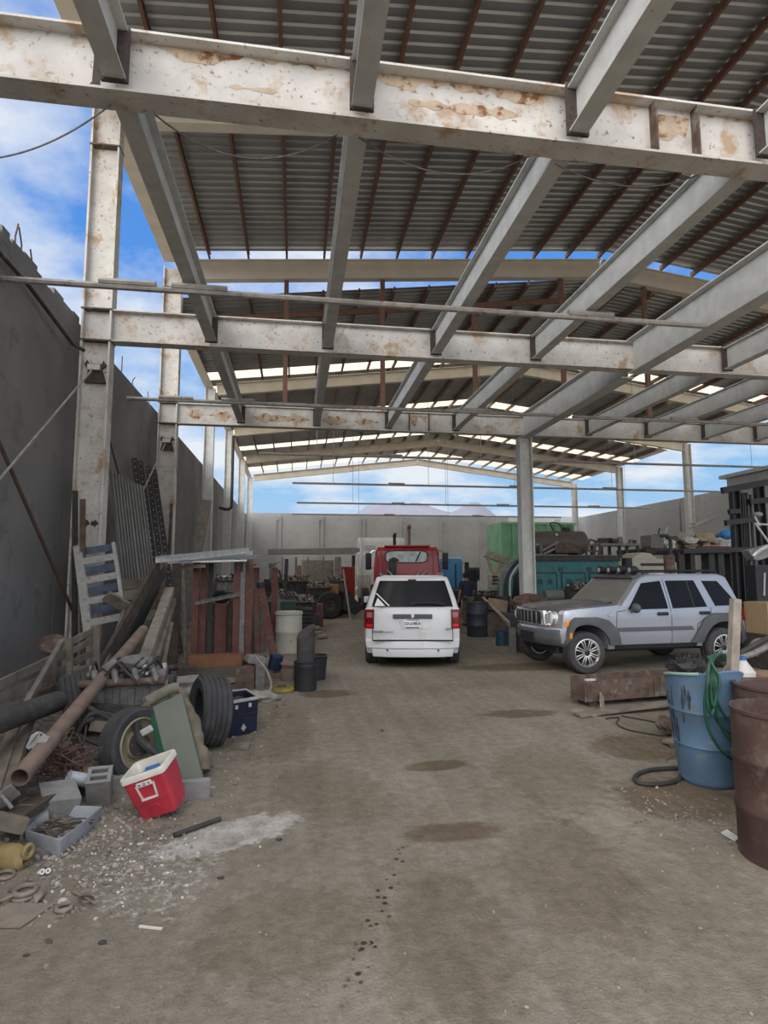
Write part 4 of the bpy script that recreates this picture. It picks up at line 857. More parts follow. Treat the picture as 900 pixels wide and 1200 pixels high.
# red cooler
def cooler():
    base = G(190, 962); base.z = 0.0
    R = rot(math.radians(11), math.radians(-19), math.radians(-12)); M = Matrix.Translation(base+Vector((-0.01, 0.13, 0.045))) @ R.to_4x4()
    M_cr = material('faded_red_plastic', (0.46, 0.035, 0.055), 0.5, 0, 0.1, 5, dust=(0.42, 0.16, 0.15), dust_amt=0.35)
    M_cw = material('stained_white_plastic', (0.62, 0.59, 0.52), 0.55, 0, 0.1, 9, spot=(0.42, 0.36, 0.28), spot_amt=0.35)
    T = Thing('cooler', base, 'open red cooler box with white rim and handle, tilted on the rubble', 'cooler')
    def put(mb, name, mat, par=None, bev=0.0, lab=None, sm=40):
        bmesh.ops.transform(mb.bm, matrix=M @ Matrix.Diagonal((0.86, 0.95, 1.0, 1)), verts=list(mb.bm.verts)); return T.part(mb, name, mat, sm, bev, par, lab)
    def rr(w, d, r, n=5):
        out = []
        for cx, cy, a in ((w/2-r, d/2-r, 0), (-w/2+r, d/2-r, 90), (-w/2+r, -d/2+r, 180), (w/2-r, -d/2+r, 270)):
            for k in range(n+1):
                t = math.radians(a+90*k/n); out.append((cx+r*math.cos(t), cy+r*math.sin(t)))
        return out
    def shell(prof, r=0.035): return MB().loft([[(x, y, z) for x, y in rr(w, d, r)] for w, d, z in prof], True, False, False)
    mb = MB().loft([[(x, y, z) for x, y in rr(w, d, 0.035)] for w, d, z in ((0.29, 0.20, 0.012), (0.31, 0.22, 0.0), (0.335, 0.245, 0.12), (0.345, 0.255, 0.122), (0.365, 0.275, 0.30))], True, True, False)
    body = put(mb, 'body', M_cr)
    put(shell(((0.372, 0.282, 0.298), (0.385, 0.295, 0.30), (0.385, 0.295, 0.335), (0.375, 0.285, 0.342), (0.335, 0.245, 0.342), (0.325, 0.235, 0.33), (0.285, 0.195, 0.05))), 'rim_and_lining', M_cw)
    mb = MB().box((0, 0, 0.055), (0.27, 0.18, 0.01)); put(mb, 'floor_lining', M_cw)
    mb = MB()
    for a, b in (((-0.075, 0.265), (-0.062, 0.155)), ((0.075, 0.265), (0.062, 0.155)), ((-0.07, 0.155), (0.07, 0.155))):
        mb.bar((a[0], -0.137, a[1]), (b[0], -0.131, b[1]), 0.014, 0.018, up=(0, 1, 0))
    put(mb, 'handle', M_cw, None, 0.003)
    mb = MB().box((0, -0.143, 0.268), (0.13, 0.006, 0.034)); lb = put(mb, 'label_plate', material('label_white', (0.68, 0.68, 0.66), 0.5), None, 0.002)
    for k, x in enumerate((-0.04, 0.0, 0.04)):
        mb = MB()
        if k != 1: mb.bar((x-0.012, -0.1475, 0.258), (x+0.012, -0.1475, 0.278), 0.002, 0.006, up=(0, 1, 0)); mb.bar((x+0.012, -0.1475, 0.258), (x-0.012, -0.1475, 0.278), 0.002, 0.006, up=(0, 1, 0))
        else: mb.torus((x, -0.1472, 0.268), 0.010, 0.003, (0, 1, 0), 16, 5)
        put(mb, 'printed_sign', M_ink, lb)
    mb = MB().tube(smooth_path([(-0.045, -0.118, 0.01), (-0.045, -0.127, 0.07), (-0.03, -0.129, 0.095), (0.03, -0.129, 0.095), (0.045, -0.127, 0.07), (0.045, -0.118, 0.01)]), 0.004, 5); put(mb, 'moulded_arch', M_cr)
    # loose things inside
    for s_, c_, m_, nm, lb_ in (((0.10, 0.07, 0.05), (0.0, 0.03, 0.275), material('blue_box_card', (0.03, 0.12, 0.33), 0.5), 'small_box', 'small blue box inside the red cooler'), ((0.13, 0.10, 0.12), (-0.06, 0.0, 0.215), M_stone, 'bag', 'crumpled pale bag inside the red cooler')):
        mb = MB()
        if nm == 'bag': mb.ball(c_, 0.075, 2, (1.2, 1, 1.2), 0.4, 3)
        else: mb.box(c_, s_, rot(0.2, 0.1, 0.3))
        bmesh.ops.transform(mb.bm, matrix=M, verts=list(mb.bm.verts)); solo(mb, nm, m_, lb_, 'box' if nm != 'bag' else 'bag', None, 40, 0.004 if nm != 'bag' else 0)
M_ink = material('dark_ink', (0.03, 0.035, 0.05), 0.6)
cooler()
# grey tray of twigs
def tray():
    pts = [G(30, 992), G(70, 1004), G(117, 964), G(56, 962)]
    c = sum(pts, Vector())/4; c.z = 0.0
    T = Thing('tray', c, 'pale grey plastic tray holding twigs, in front of the cement block', 'tray')
    M_t = material('pale_grey_plastic', (0.30, 0.315, 0.34), 0.6, 0, 0.08, 8, dust=(0.26, 0.25, 0.23), dust_amt=0.4)
    def ring(k, z): return [c+(p-c)*k+Vector((0, 0, z)) for p in pts]
    mb = MB().loft([ring(0.97, 0.015), ring(0.98, 0.0), ring(1.06, 0.105), ring(1.02, 0.105), ring(0.95, 0.02)], True, False, True); T.part(mb, 'tray_shell', M_t, 30, 0.004)
    for k in range(26):
        a = c+Vector((random.uniform(-.16, .14), random.uniform(-.10, .10), random.uniform(0.03, 0.09))); an = random.uniform(-.6, .9); ln = random.uniform(0.1, 0.24)
        d = Vector((math.cos(an)*ln, math.sin(an)*ln*0.6, random.uniform(-0.02, 0.05)))
        if k < 14:
            mb = MB().tube(smooth_path([a-d*0.5, a+Vector((0, 0.01, 0.008)), a+d*0.5], 4), random.uniform(0.003, 0.006), 5); solo(mb, 'twig', M_woodd, 'dry brown twig lying in the pale grey tray', 'twig', 'twigs in the grey tray')
    for k in range(6):
        p = c+Vector((random.uniform(-.05, .16), random.uniform(-.05, .10), 0.03)); mb = MB().ball(p, random.uniform(.018, .032), 2, (1.3, 1, 0.7), 0.35, k); solo(mb, 'stone', M_stone, 'grey stone lying among the twigs in the pale tray', 'stone', 'stones in the grey tray')
tray()
# concrete blocks
def block(c, R, label, holes=True, s=(0.40, 0.19, 0.15)):
    T = Matrix.Translation(c) @ R.to_4x4(); mb = MB(); L_, H_, D_ = s
    if holes:
        outer = [(-L_/2, -D_/2), (L_/2, -D_/2), (L_/2, D_/2), (-L_/2, D_/2)]
        w = 0.028
        mb.box((0, -D_/2+w/2, 0), (L_, w, H_)); mb.box((0, D_/2-w/2, 0), (L_, w, H_))
        for x in (-L_/2+w/2, 0, L_/2-w/2): mb.box((x, 0, 0), (w, D_-2*w, H_))
        mb.box((0, 0, -H_/2+0.03), (L_-0.02, D_-2*w, 0.05))
    else: mb.box((0, 0, 0), (L_, D_, H_))
    bmesh.ops.transform(mb.bm, matrix=T, verts=list(mb.bm.verts))
    return solo(mb, 'concrete_block', M_cement, label, 'block', None, 0, 0.004)
block(G(58, 968)+Vector((0, 0.12, 0.12)), rot(0.25, 0.1, 0.55), 'plain cement block lying behind the grey tray', False, (0.24, 0.17, 0.26))
block(G(114, 950)+Vector((-0.02, 0.10, 0.14)), rot(0.0, -0.5, 1.75), 'hollow cement block standing on end left of the red cooler', True, (0.16, 0.24, 0.17))
block(G(150, 933)+Vector((0, 0.1, 0.06)), rot(0, 0, 0.1), 'low cement slab behind the red cooler', False, (0.50, 0.14, 0.11))
block(G(225, 942)+Vector((0, 0.12, 0.035)), rot(0.05, 0.03, 0.2), 'flat broken cement piece right of the red cooler', False, (0.22, 0.20, 0.07))
# yellow jug, cut open
def jug():
    c = G(22, 1016); c.z = 0.065
    T = Thing('cut_jug', (c.x, c.y, 0), 'dirty yellow plastic jug cut open, lying at the left edge', 'jug')
    M_y = material('dirty_yellow_plastic', (0.28, 0.21, 0.09), 0.5, 0, 0.2, 8, spot=(0.25, 0.20, 0.13), spot_amt=0.45)
    d = Vector((1, -0.42, 0.0)).normalized()
    mb = MB().lathe(c-d*0.22+Vector((0, 0, 0.015)), [(0.07, 0), (0.075, 0.02), (0.078, 0.20), (0.06, 0.255), (0.035, 0.275), (0.030, 0.28), (0.030, 0.235), (0.068, 0.19), (0.068, 0.01)], 24, d, 0.74)
    bmesh.ops.rotate(mb.bm, verts=list(mb.bm.verts), cent=c, matrix=Matrix.Rotation(math.radians(160), 3, d)); T.part(mb, 'jug_shell', M_y)
    mb = MB().lathe(c-d*0.20+Vector((0, 0, 0.015)), [(0.066, 0), (0.066, 0.18), (0.0625, 0.18), (0.0625, 0)], 20, d, 0.5)
    bmesh.ops.rotate(mb.bm, verts=list(mb.bm.verts), cent=c, matrix=Matrix.Rotation(math.radians(200), 3, d)); T.part(mb, 'inner_wall', material('bright_yellow_plastic', (0.50, 0.36, 0.02), 0.4), label='bright yellow inside of the jug')
    mb = MB().torus(c+d*0.06+Vector((0, 0, 0.03)), 0.034, 0.013, d, 18, 8); T.part(mb, 'neck_ring', M_y)
jug()
mb = MB().cyl(G(35, 985)+Vector((-0.12, 0.06, 0.07)), G(35, 985)+Vector((0.04, 0.16, 0.08)), 0.055, n=18); solo(mb, 'tin_can', material('grey_can', (0.23, 0.23, 0.245), 0.6), 'grey can lying between yellow jug and tray', 'can', None, 40, 0.006)
# rings, gasket, card, sticks on the near ground
M_ring = material('dusty_iron_ring', (0.22, 0.185, 0.15), 0.8, 0.1, 0.2, 12)
def ring(px, py, R, r, tilt, label, z=0.0, n=1):
    c = G(px, py)
    for k in range(n):
        ax = Vector((tilt[0], tilt[1], 1)).normalized(); mb = MB().torus(c+Vector((0.004*k, 0, r+z+abs(tilt[0])*R*0.8+abs(tilt[1])*R*0.8+k*2*r)), R, r, ax, 26, 8); solo(mb, 'iron_ring', M_ring, label if n == 1 else label % ('bottom' if k == 0 else 'top'), 'ring')
ring(28, 1052, 0.052, 0.013, (0, 0), '%s ring of the two stacked rings by the card', 0, 2)
ring(9, 1057, 0.038, 0.009, (-0.35, 0.2), 'thin iron ring leaning at the left edge beside the stacked rings')
ring(75, 1066, 0.036, 0.012, (0.0, 0), 'thick dusty ring lying alone right of the card')
ring(6, 1028, 0.045, 0.010, (0.1, 0), 'dark ring half out of view below the yellow jug')
T = Thing('link_rod', G(100, 1057), 'rusty ring with a rod, lying right of the thick ring', 'rod')
mb = MB().torus(G(101, 1058)+Vector((0, 0, 0.02)), 0.035, 0.006, (0.2, 0.1, 1), 22, 6); T.part(mb, 'loop', M_rust)
mb = MB().tube([G(86, 1048)+Vector((0, 0, 0.012)), G(112, 1062)+Vector((0, 0, 0.014))], 0.006, 6); T.part(mb, 'bar', M_ring)
for k, (px, py) in enumerate(((50, 1025), (57, 1024))):
    mb = MB().lathe(G(px, py)+Vector((0, 0, 0.016)), [(0.006, 0), (0.015, 0), (0.017, 0.008), (0.015, 0.016), (0.006, 0.016), (0.006, 0)], 18, (0.1, -1, 0.5)); solo(mb, 'bearing', M_alu, 'small bright bearing, %s of the pair below the tray' % ('left one' if k == 0 else 'right one'), 'bearing')
def flat(pts, t, name, mat, label, cat, z=0.004, bend=0.0):
    pp = [G(*p)+Vector((0, 0, z+bend*(i % 2))) for i, p in enumerate(pts)]; mb = MB().loft([[p for p in pp], [p+Vector((0, 0, t)) for p in pp]]); return solo(mb, name, mat, label, cat, None, 0)
M_card = material('brown_grey_card', (0.22, 0.185, 0.15), 0.9, 0, 0.12, 8)
flat([(-8, 1085), (0, 1089), (24, 1089), (64, 1061), (10, 1060), (-8, 1070)], 0.006, 'board_scrap', M_card, 'flat brown board scrap on the ground at the lower left edge', 'board', 0.005)
flat([(40, 1060), (44, 1062), (54, 1048), (53, 1042), (46, 1044), (38, 1052)], 0.008, 'rag', M_stone, 'crumpled pale rag beside the stacked rings', 'rag', 0.004, 0.015)
mb = MB().tube([G(204, 982)+Vector((0, 0, 0.018)), G(258, 962)+Vector((0, 0, 0.016))], 0.017, 8); solo(mb, 'pipe_piece', M_dark, 'short dark pipe lying on the dirt right of the red cooler', 'pipe')
mb = MB().bar(G(163, 1087)+Vector((0, 0, 0.006)), G(190, 1090)+Vector((0, 0, 0.006)), 0.012, 0.008); solo(mb, 'stick', material('white_plastic_bit', (0.60, 0.58, 0.54), 0.6), 'white flat stick lying on the near dirt drive', 'stick', None, 0)
for k, (px, py, l) in enumerate(((448, 857, 'small dark stone on the drive ahead of the van'), (327, 985, 'dark pebble at the right end of the white spill'), (259, 1030, 'dark bent scrap on the near dirt drive'), (120, 1106, 'black twig on the dirt at the lower left'))):
    mb = MB().ball(G(px, py)+Vector((0, 0, 0.008)), 0.013, 2, (1.6, 0.9, 0.6), 0.4, k); solo(mb, 'stone', M_dark, l, 'stone')
mb = MB().ball(G(213, 1041)+Vector((-0.6, -0.05, 0.01)), 0.02, 2, (1.2, 1, 0.6), 0.4, 5); solo(mb, 'stone', M_chalk, 'white pebble on the ground below the thick ring', 'stone')
# planks and pipes of the heap
def plank(p0, p1, w, h, label, mat=None, up=(0, 0, 1), name='plank', cat='plank', bev=0.004):
    mb = MB().bar(p0, p1, w, h, up); return solo(mb, name, mat or M_wood, label, cat, None, 0, bev)
mb = MB().pipe(P(23, 911, 4.35), P(168, 738, 8.0), 0.062, 0.008, 20); solo(mb, 'long_pipe', M_rustpipe, 'long brown open-ended pipe slanting across the scrap heap', 'pipe')
mb = MB().pipe(P(-60, 866, 4.2), P(67, 822, 5.6), 0.088, 0.012, 20); solo(mb, 'thick_pipe', M_dark, 'thick black pipe entering at the left edge above the planks', 'pipe')
T = Thing('double_beam', P(5, 920, 4.1), 'long grooved wooden beam leaning at the left edge under the thick pipe', 'beam')
for k, dx in enumerate((-6, 7)):
    mb = MB().bar(P(32+dx, 826, 5.75), P(-4+dx, 940, 4.2), 0.095, 0.05, up=(0, -1, 0.6)); T.part(mb, 'board', M_wood, 0, 0.004)
plank(P(73, 752, 6.7), P(27, 832, 5.6), 0.05, 0.07, 'thin wooden prop leaning against the slatted crate', M_wood)
plank(P(5, 965, 4.1), P(78, 918, 4.9), 0.16, 0.05, 'wide dark plank at the foot of the heap behind the cement block', M_woodd)
plank(P(28, 948, 4.35), P(70, 930, 4.8), 0.10, 0.05, 'short plank lying across the wide dark plank', M_wood)
plank(P(28, 942, 4.5), P(94, 915, 5.1), 0.08, 0.04, 'narrow grey plank between cement blocks', M_woodp)
plank(P(-8, 960, 3.9), P(30, 968, 4.0), 0.06, 0.09, 'stub of timber at the left edge above the yellow jug', M_wood)
plank(P(106, 850, 5.6), P(152, 855, 5.6), 0.06, 0.08, 'short pale timber lying over the spoked hoses', M_woodp)
T = Thing('bracket_plate', P(44, 872, 4.7), 'folded galvanised bracket plate with holes lying on the double beam', 'bracket')
mb = MB().loft([[P(x, y, 4.72)+Vector((0, o, 0)) for x, y in ((30, 876), (46, 857), (58, 864), (44, 884))] for o in (0, 0.006)]); T.part(mb, 'plate', M_alu, 0)
mb = MB().loft([[P(x, y, 4.70)+Vector((0, o, 0)) for x, y in ((30, 876), (46, 857), (42, 858), (36, 862), (33, 870))] for o in (0, 0.006)]); mb.box(P(38, 866, 4.69), (0.012, 0.03, 0.09), rot(0, 0.6, 0)); T.part(mb, 'folded_edge', M_alu, 0)
for (x, y) in ((48, 861), (36, 878), (44, 872)):
    mb = MB().cyl(P(x, y, 4.700), P(x, y, 4.715), 0.008, n=10); T.part(mb, 'hole', M_black)
T = Thing('hinge_plate', P(5, 935, 4.0), 'blue-grey steel hinge plate at the left edge below the double beam', 'bracket')
mb = MB().box(P(4, 935, 4.0), (0.15, 0.02, 0.10), rot(0.5, -0.6, 0.2)); T.part(mb, 'plate', M_steel, 0, 0.003)
mb = MB().cyl(P(-4, 925, 3.98), P(14, 947, 3.98), 0.012); T.part(mb, 'pin', M_steel)
# small tin with a paper label
T = Thing('small_tin', P(92, 913, 4.9), 'small tin with blue and white label lying beside the hollow block', 'tin')
d = Vector((-0.7, -0.5, 0.35)).normalized(); c = P(92, 913, 4.9)
mb = MB().cyl(c-d*0.075, c+d*0.075, 0.05, n=20); T.part(mb, 'tin_body', material('printed_label', (0.45, 0.47, 0.50), 0.5, 0, 0.1, 20, spot=(0.05, 0.10, 0.28), spot_amt=0.35, spot_scale=22))
mb = MB().torus(c+d*0.075, 0.05, 0.004, d); T.part(mb, 'rim', M_alu)
mb = MB().box(P(105, 908, 5.05), (0.20, 0.12, 0.06), rot(0.3, 0.4, -0.5)); solo(mb, 'crushed_carton', material('brown_carton', (0.25, 0.17, 0.10), 0.9, 0, 0.2, 10), 'crushed brown and yellow carton behind the small tin', 'carton', None, 0, 0.005)
# black hose loops
T = Thing('hose_bundle', P(110, 895, 5.4), 'tangle of thick black hoses looping in front of the engine', 'hose')
for pts in ([(78, 900), (88, 865), (105, 838), (130, 838), (160, 850)], [(85, 885), (86, 870), (95, 850), (110, 842)], [(86, 858), (100, 866), (118, 872), (132, 868)], [(88, 905), (84, 880), (90, 862)], [(93, 860), (96, 880), (110, 900), (125, 912)], [(104, 829), (120, 838), (138, 848)], [(84, 880), (88, 900), (100, 918), (118, 925)]):
    mb = MB().tube(smooth_path([P(x, y, 5.45-0.004*(y-860)) for x, y in pts]), 0.020, 8); T.part(mb, 'hose', M_hose)
# wire tangle
mb = MB(); random.seed(5)
for k in range(34):
    c = P(random.uniform(58, 92), random.uniform(868, 905), 4.95); an = random.uniform(0, 6.28); pts = []
    for i in range(5): pts.append(c+Vector((random.uniform(-.16, .16), random.uniform(-.06, .10), random.uniform(-.12, .12))))
    mb.tube(smooth_path(pts, 4), 0.0045, 4)
tag(solo(mb, 'wire_tangle', M_rebar, 'tangle of thin rusty wire between long pipe and hoses', 'wire'), kind='stuff')
# tyres and wheels of the heap
def tyre(c, ax, r, w, rim, mat, name, label, group=None, tread=True, single=True):
    c = Vector(c); ax = Vector(ax).normalized(); h = w/2; mb = MB()
    pr = [(rim, -h*0.75), (rim+0.02, -h*0.9), (r*0.90, -h), (r*0.97, -h*0.85)]
    if tread:
        for k in range(5):
            z = lerp(-h*0.72, h*0.72, k/4); pr += [(r, z-h*0.13), (r, z+h*0.13)]
            if k < 4: pr += [(r-0.012, z+h*0.16), (r-0.012, z+h*0.2)]
    else: pr += [(r, -h*0.5), (r, h*0.5)]
    pr += [(r*0.97, h*0.85), (r*0.90, h), (rim+0.02, h*0.9), (rim, h*0.75), (rim+0.02, h*0.6), (r*0.93, h*0.7), (r*0.93, -h*0.7), (rim+0.02, -h*0.6), (rim, -h*0.75)]
    mb.lathe(c, pr, 40, ax)
    return solo(mb, name, mat, label, 'tyre', group) if single else mb
c = G(244, 879); tyre((c.x-0.02, c.y+0.16, 0.345), (-0.93, -0.40, 0.10), 0.345, 0.29, 0.20, M_tyre, 'tyre', 'worn grey tyre standing upright between green panel and blue box')
c = P(90, 826, 6.4); tyre((c.x, c.y, c.z+0.02), (0.95, 0.35, 0.2), 0.285, 0.26, 0.18, M_tyre, 'tyre', 'grey tyre tilted behind the long brown pipe, under the crate')
c = P(158, 885, 5.35); T = Thing('wheel', (c.x, c.y, 0.05), 'flat old wheel with cream rim leaning left of the green panel', 'wheel')
ax = Vector((0.80, -0.58, 0.16)).normalized()
T.part(tyre((c.x, c.y, max(c.z, 0.3)), ax, 0.30, 0.19, 0.205, M_tyre, '', '', None, True, False), 'tyre', M_tyre)
M_rimc = material('dirty_cream_rim', (0.26, 0.22, 0.14), 0.6, 0.1, 0.15, 10, spot=(0.20, 0.13, 0.08), spot_amt=0.35)
cc = Vector((c.x, c.y, max(c.z, 0.3)))
rm = T.part(MB().lathe(cc, [(0.215, 0.075), (0.20, 0.085), (0.185, 0.05), (0.12, 0.01), (0.11, 0.045), (0.06, 0.05), (0.055, 0.02), (0.001, 0.02), (0.001, 0.0), (0.19, -0.03), (0.215, 0.075)], 32, ax), 'rim', M_rimc)
d_, s_, u_ = frame(ax)
for k in range(5):
    a = 2*PI*k/5; p = cc+(s_*math.cos(a)+u_*math.sin(a))*0.085; T.part(MB().cyl(p+ax*0.04, p+ax*0.07, 0.012, n=8), 'wheel_nut', M_rust, parent=rm)
T.part(MB().cyl(cc+ax*0.0, cc+ax*0.06, 0.10, 0.10, 24), 'hub', M_dark, parent=rm)
# green panel (old cabinet door) with a rolled mat on top
T = Thing('cabinet_door', G(215, 925), 'dull green steel cabinet panel leaning in front of the upright tyre', 'panel')
M_gp = material('dull_green_paint', (0.115, 0.130, 0.105), 0.7, 0, 0.05, 4, dust=(0.15, 0.16, 0.135), dust_amt=0.4)
q = [P(179, 828, 5.45), P(213, 812, 5.50), P(239, 916, 5.0), P(203, 925, 4.98)]
n_ = (q[1]-q[0]).cross(q[3]-q[0]).normalized()
if n_.y > 0: n_ = -n_
e_ = [p - n_*0.012 for p in q]
mb = MB().loft([[p for p in q], [p-n_*0.10 for p in q]]); T.part(mb, 'door_panel', M_gp, 0, 0.004)
sd = (q[0]-q[1]).normalized()*0.045
mb = MB().loft([[q[0]+sd-n_*0.02, q[0]-n_*0.001, q[3]-n_*0.001, q[3]+sd-n_*0.02], [q[0]+sd-n_*0.09, q[0]-n_*0.10, q[3]-n_*0.10, q[3]+sd-n_*0.09]]); T.part(mb, 'side_flange', material('bright_green_paint', (0.02, 0.085, 0.05), 0.5), 0, label='brighter green side edge')
a, b = P(174, 822, 5.5), P(210, 806, 5.55); mb = MB().tube(smooth_path([a, a.lerp(b, 0.3)+Vector((0, 0, 0.012)), a.lerp(b, 0.7)+Vector((0, 0, 0.02)), b]), 0.050, 12)
for v in mb.bm.verts: v.co += Vector((0, 0, 0.012*noise.noise(v.co*14)))
solo(mb, 'rolled_mat', material('olive_rubber', (0.16, 0.155, 0.115), 0.8, 0, 0.15, 12), 'rolled olive mat lying over the top edge of the green panel', 'mat', None, 50)
mb = MB()
for k in range(10):
    t = k/9; p = P(lerp(206, 233, t), lerp(818, 880, t), 5.75); 
pts = [P(205, 812, 5.8), P(215, 825, 5.75), P(225, 850, 5.6), P(232, 880, 5.45), P(236, 905, 5.35)]
mb.tube(smooth_path(pts), 0.075, 12)
for v in mb.bm.verts: v.co += Vector((0.02, 0.03, 0.02))*noise.noise(v.co*9)
solo(mb, 'burlap_sack', material('brown_sacking', (0.17, 0.145, 0.105), 0.95, 0, 0.2, 10, bump=0.4), 'brown sacking squeezed between green panel and upright tyre', 'sack', None, 60)
mb = MB().tube(smooth_path([P(160, 850, 5.5), P(168, 835, 5.6), P(178, 826, 5.7)]), 0.055, 12); solo(mb, 'duct_hose', M_rustpipe, 'short brown duct between cream wheel and green panel', 'hose')
T = Thing('strap_lever', P(180, 862, 5.25), 'dark steel lever with pale pad between cream wheel and green panel', 'lever')
T.part(MB().tube(smooth_path([P(160, 845, 5.3), P(164, 865, 5.3), P(180, 880, 5.25), P(196, 890, 5.25)]), 0.035, 8), 'arm', M_dark)
T.part(MB().box(P(172, 856, 5.22), (0.10, 0.03, 0.055), rot(0, -0.5, 0)), 'pad', M_alu, 0, 0.01)
# blue box, open
def crate_box(corners_px, h, label, name, mat, rimmat, cat='box'):
    p = [G(x, y) for x, y in corners_px]; c = sum(p, Vector())/4; T = Thing(name, c, label, cat)
    rg = lambda k, z: [c+(q-c)*k+Vector((0, 0, z)) for q in p]
    T.part(MB().loft([rg(0.94, 0.0), rg(1.0, h), rg(0.90, h), rg(0.86, 0.03)], True, True, True), 'box_shell', mat, 0, 0.006)
    T.part(MB().loft([rg(1.03, h-0.015), rg(1.03, h+0.012), rg(0.91, h+0.012), rg(0.91, h-0.015), rg(1.03, h-0.015)], True, False, False), 'rim', rimmat, 0)
    return T, c, p
M_bl = material('navy_plastic', (0.010, 0.014, 0.032), 0.5, 0, 0.15, 7, dust=(0.03, 0.034, 0.048), dust_amt=0.35)
T, c, p = crate_box([(267, 866), (302, 858), (287, 846), (262, 850)], 0.37, 'open navy blue box with white rim right of the upright tyre', 'storage_box', M_bl, M_alu)
fd = (p[1]-p[0]).normalized(); fn_ = Vector((fd.y, -fd.x, 0))
for t in (0.25, 0.7): T.part(MB().box(p[0].lerp(p[1], t)+fn_*0.01+Vector((0, 0, 0.31)), (0.03, 0.02, 0.04)), 'latch', M_alu, 0)
T.part(MB().bar(p[0]+fn_*0.002+Vector((0, 0, 0.22)), p[1]+fn_*0.002+Vector((0, 0, 0.22)), 0.012, 0.008), 'seam', M_black, 0)
T.part(MB().prism([(-0.03, 0), (0, -0.035), (0.03, 0), (0, 0.045)], p[0].lerp(p[1], 0.5)+fn_*0.004+Vector((0, 0, 0.08)), fd, (0, 0, 1), fn_, 0.006), 'emblem', M_alu, 0)
for k in range(3):
    mb = MB().tube(smooth_path([c+Vector((-.12+.06*k, -.05, 0.30)), c+Vector((-.02, .03*k, 0.33)), c+Vector((.1, .04*k-.04, 0.28))]), 0.025, 8); solo(mb, 'hose_piece', M_hose, 'black hose piece in the open navy blue box', 'hose', 'hoses in the navy box')
flat([(271, 879), (291, 880), (297, 862), (276, 866)], 0.015, 'flap_board', M_wood, 'grey board flap lying in front of the navy blue box', 'board', 0.006)
# engine on the heap
def engine(loc, rz, s, label, mat=None, name='engine_block'):
    mat = mat or M_steel; E = empty(name, loc, rz, label, 'engine'); random.seed(int(loc[0]*100+loc[1]*10))
    mb = MB().box((0, 0, 0.16*s), (0.72*s, 0.36*s, 0.30*s)); mb.box((0.02*s, 0, 0.05*s), (0.6*s, 0.28*s, 0.1*s))
    for k in range(6): mb.box((-0.3*s+0.12*s*k, -0.185*s, 0.18*s), (0.06*s, 0.03*s, 0.18*s))
    mb.build('block', mat, E, 30, 0.012*s)
    mb = MB().box((0, 0.02*s, 0.35*s), (0.66*s, 0.24*s, 0.10*s)); mb.build('cylinder_head', mat, E, 30, 0.015*s)
    for k in range(4):
        mb = MB(); x = -0.24*s+0.16*s*k; mb.tube(smooth_path([(x, -0.08*s, 0.36*s), (x, -0.22*s, 0.42*s), (x+0.03*s, -0.27*s, 0.33*s)]), 0.028*s, 8); mb.build('intake_pipe', M_steel, E, 40)
    mb = MB().cyl((-0.34*s, -0.26*s, 0.33*s), (0.34*s, -0.26*s, 0.33*s), 0.035*s); mb.build('manifold', M_rust, E, 40)
    for k, (y, z, r) in enumerate(((0, 0.12, 0.11), (0.14, 0.28, 0.07), (-0.14, 0.30, 0.06))):
        mb = MB().lathe((0.36*s, y*s, z*s), [(0.001, 0), (r*s, 0), (r*s*0.85, 0.02*s), (r*s, 0.045*s), (0.001, 0.05*s)], 20, (1, 0, 0)); mb.build('pulley', M_dark, E, 40)
    mb = MB().ball((0.05*s, 0.05*s, 0.46*s), 0.11*s, 2, (1.5, 0.9, 0.6), 0.25, 2); mb.build('air_housing', M_steel, E, 50)
    mb = MB()
    for k in range(12):
        q = Vector((random.uniform(-.34, .34)*s, random.uniform(-.24, .16)*s, random.uniform(0.33, 0.44)*s)); r = random.uniform(0.025, 0.055)*s; mb = MB()
        if k % 3 == 0: mb.box(q, (r*2.6, r*1.6, r*1.4), rot(random.uniform(-.5, .5), random.uniform(-.5, .5), random.uniform(0, 3)))
        elif k % 3 == 1: mb.cyl(q, q+Vector((random.uniform(-1, 1), random.uniform(-1, .4), random.uniform(0, 1))).normalized()*r*2.2, r, r*0.8, 12)
        else: mb.ball(q, r*1.1, 2, (1.2, 1, 0.8), 0.3, k)
        mb.build('fitting', (M_dark, M_steel, M_alu)[(k*7) % 3] if k % 4 else M_rust, E, 40, 0.004 if k % 3 == 0 else 0)
    for k in range(9):
        a = Vector((random.uniform(-.3, .3)*s, random.uniform(-.2, .2)*s, 0.4*s)); mb = MB().tube(smooth_path([a, a+Vector((random.uniform(-.15, .15), -.1, .1))*s, a+Vector((random.uniform(-.25, .25), -.16, -.08))*s]), 0.012*s, 6); mb.build('cable', M_hose, E, 40)
    for k in range(7):
        mb = MB().cyl((-0.3*s+0.1*s*k, 0.02*s, 0.40*s), (-0.3*s+0.1*s*k, 0.02*s, 0.44*s), 0.028*s, n=10); mb.build('cap', M_alu if k % 3 == 0 else M_dark, E, 40)
    return E
c = P(148, 838, 6.5); engine((c.x, c.y, max(0.15, c.z)), 0.12, 1.15, 'dusty car engine with pipes lying on the heap left of the upright tyre')
mb = MB().bar(P(105, 832, 6.0), P(178, 836, 6.0), 0.07, 0.12); mb.box(P(162, 838, 5.95), (0.20, 0.012, 0.05)); solo(mb, 'cross_rail', M_dark, 'dark steel rail lying in front of the dusty engine', 'rail', None, 0, 0.006)
mb = MB().ball(P(205, 805, 7.0), 0.22, 3, (1.3, 0.9, 0.55), 0.55, 4); solo(mb, 'plastic_bag', material('dusty_grey_plastic', (0.20, 0.19, 0.17), 0.6, 0, 0.2, 9), 'crumpled dusty grey plastic bag behind the upright tyre', 'bag', None, 60)
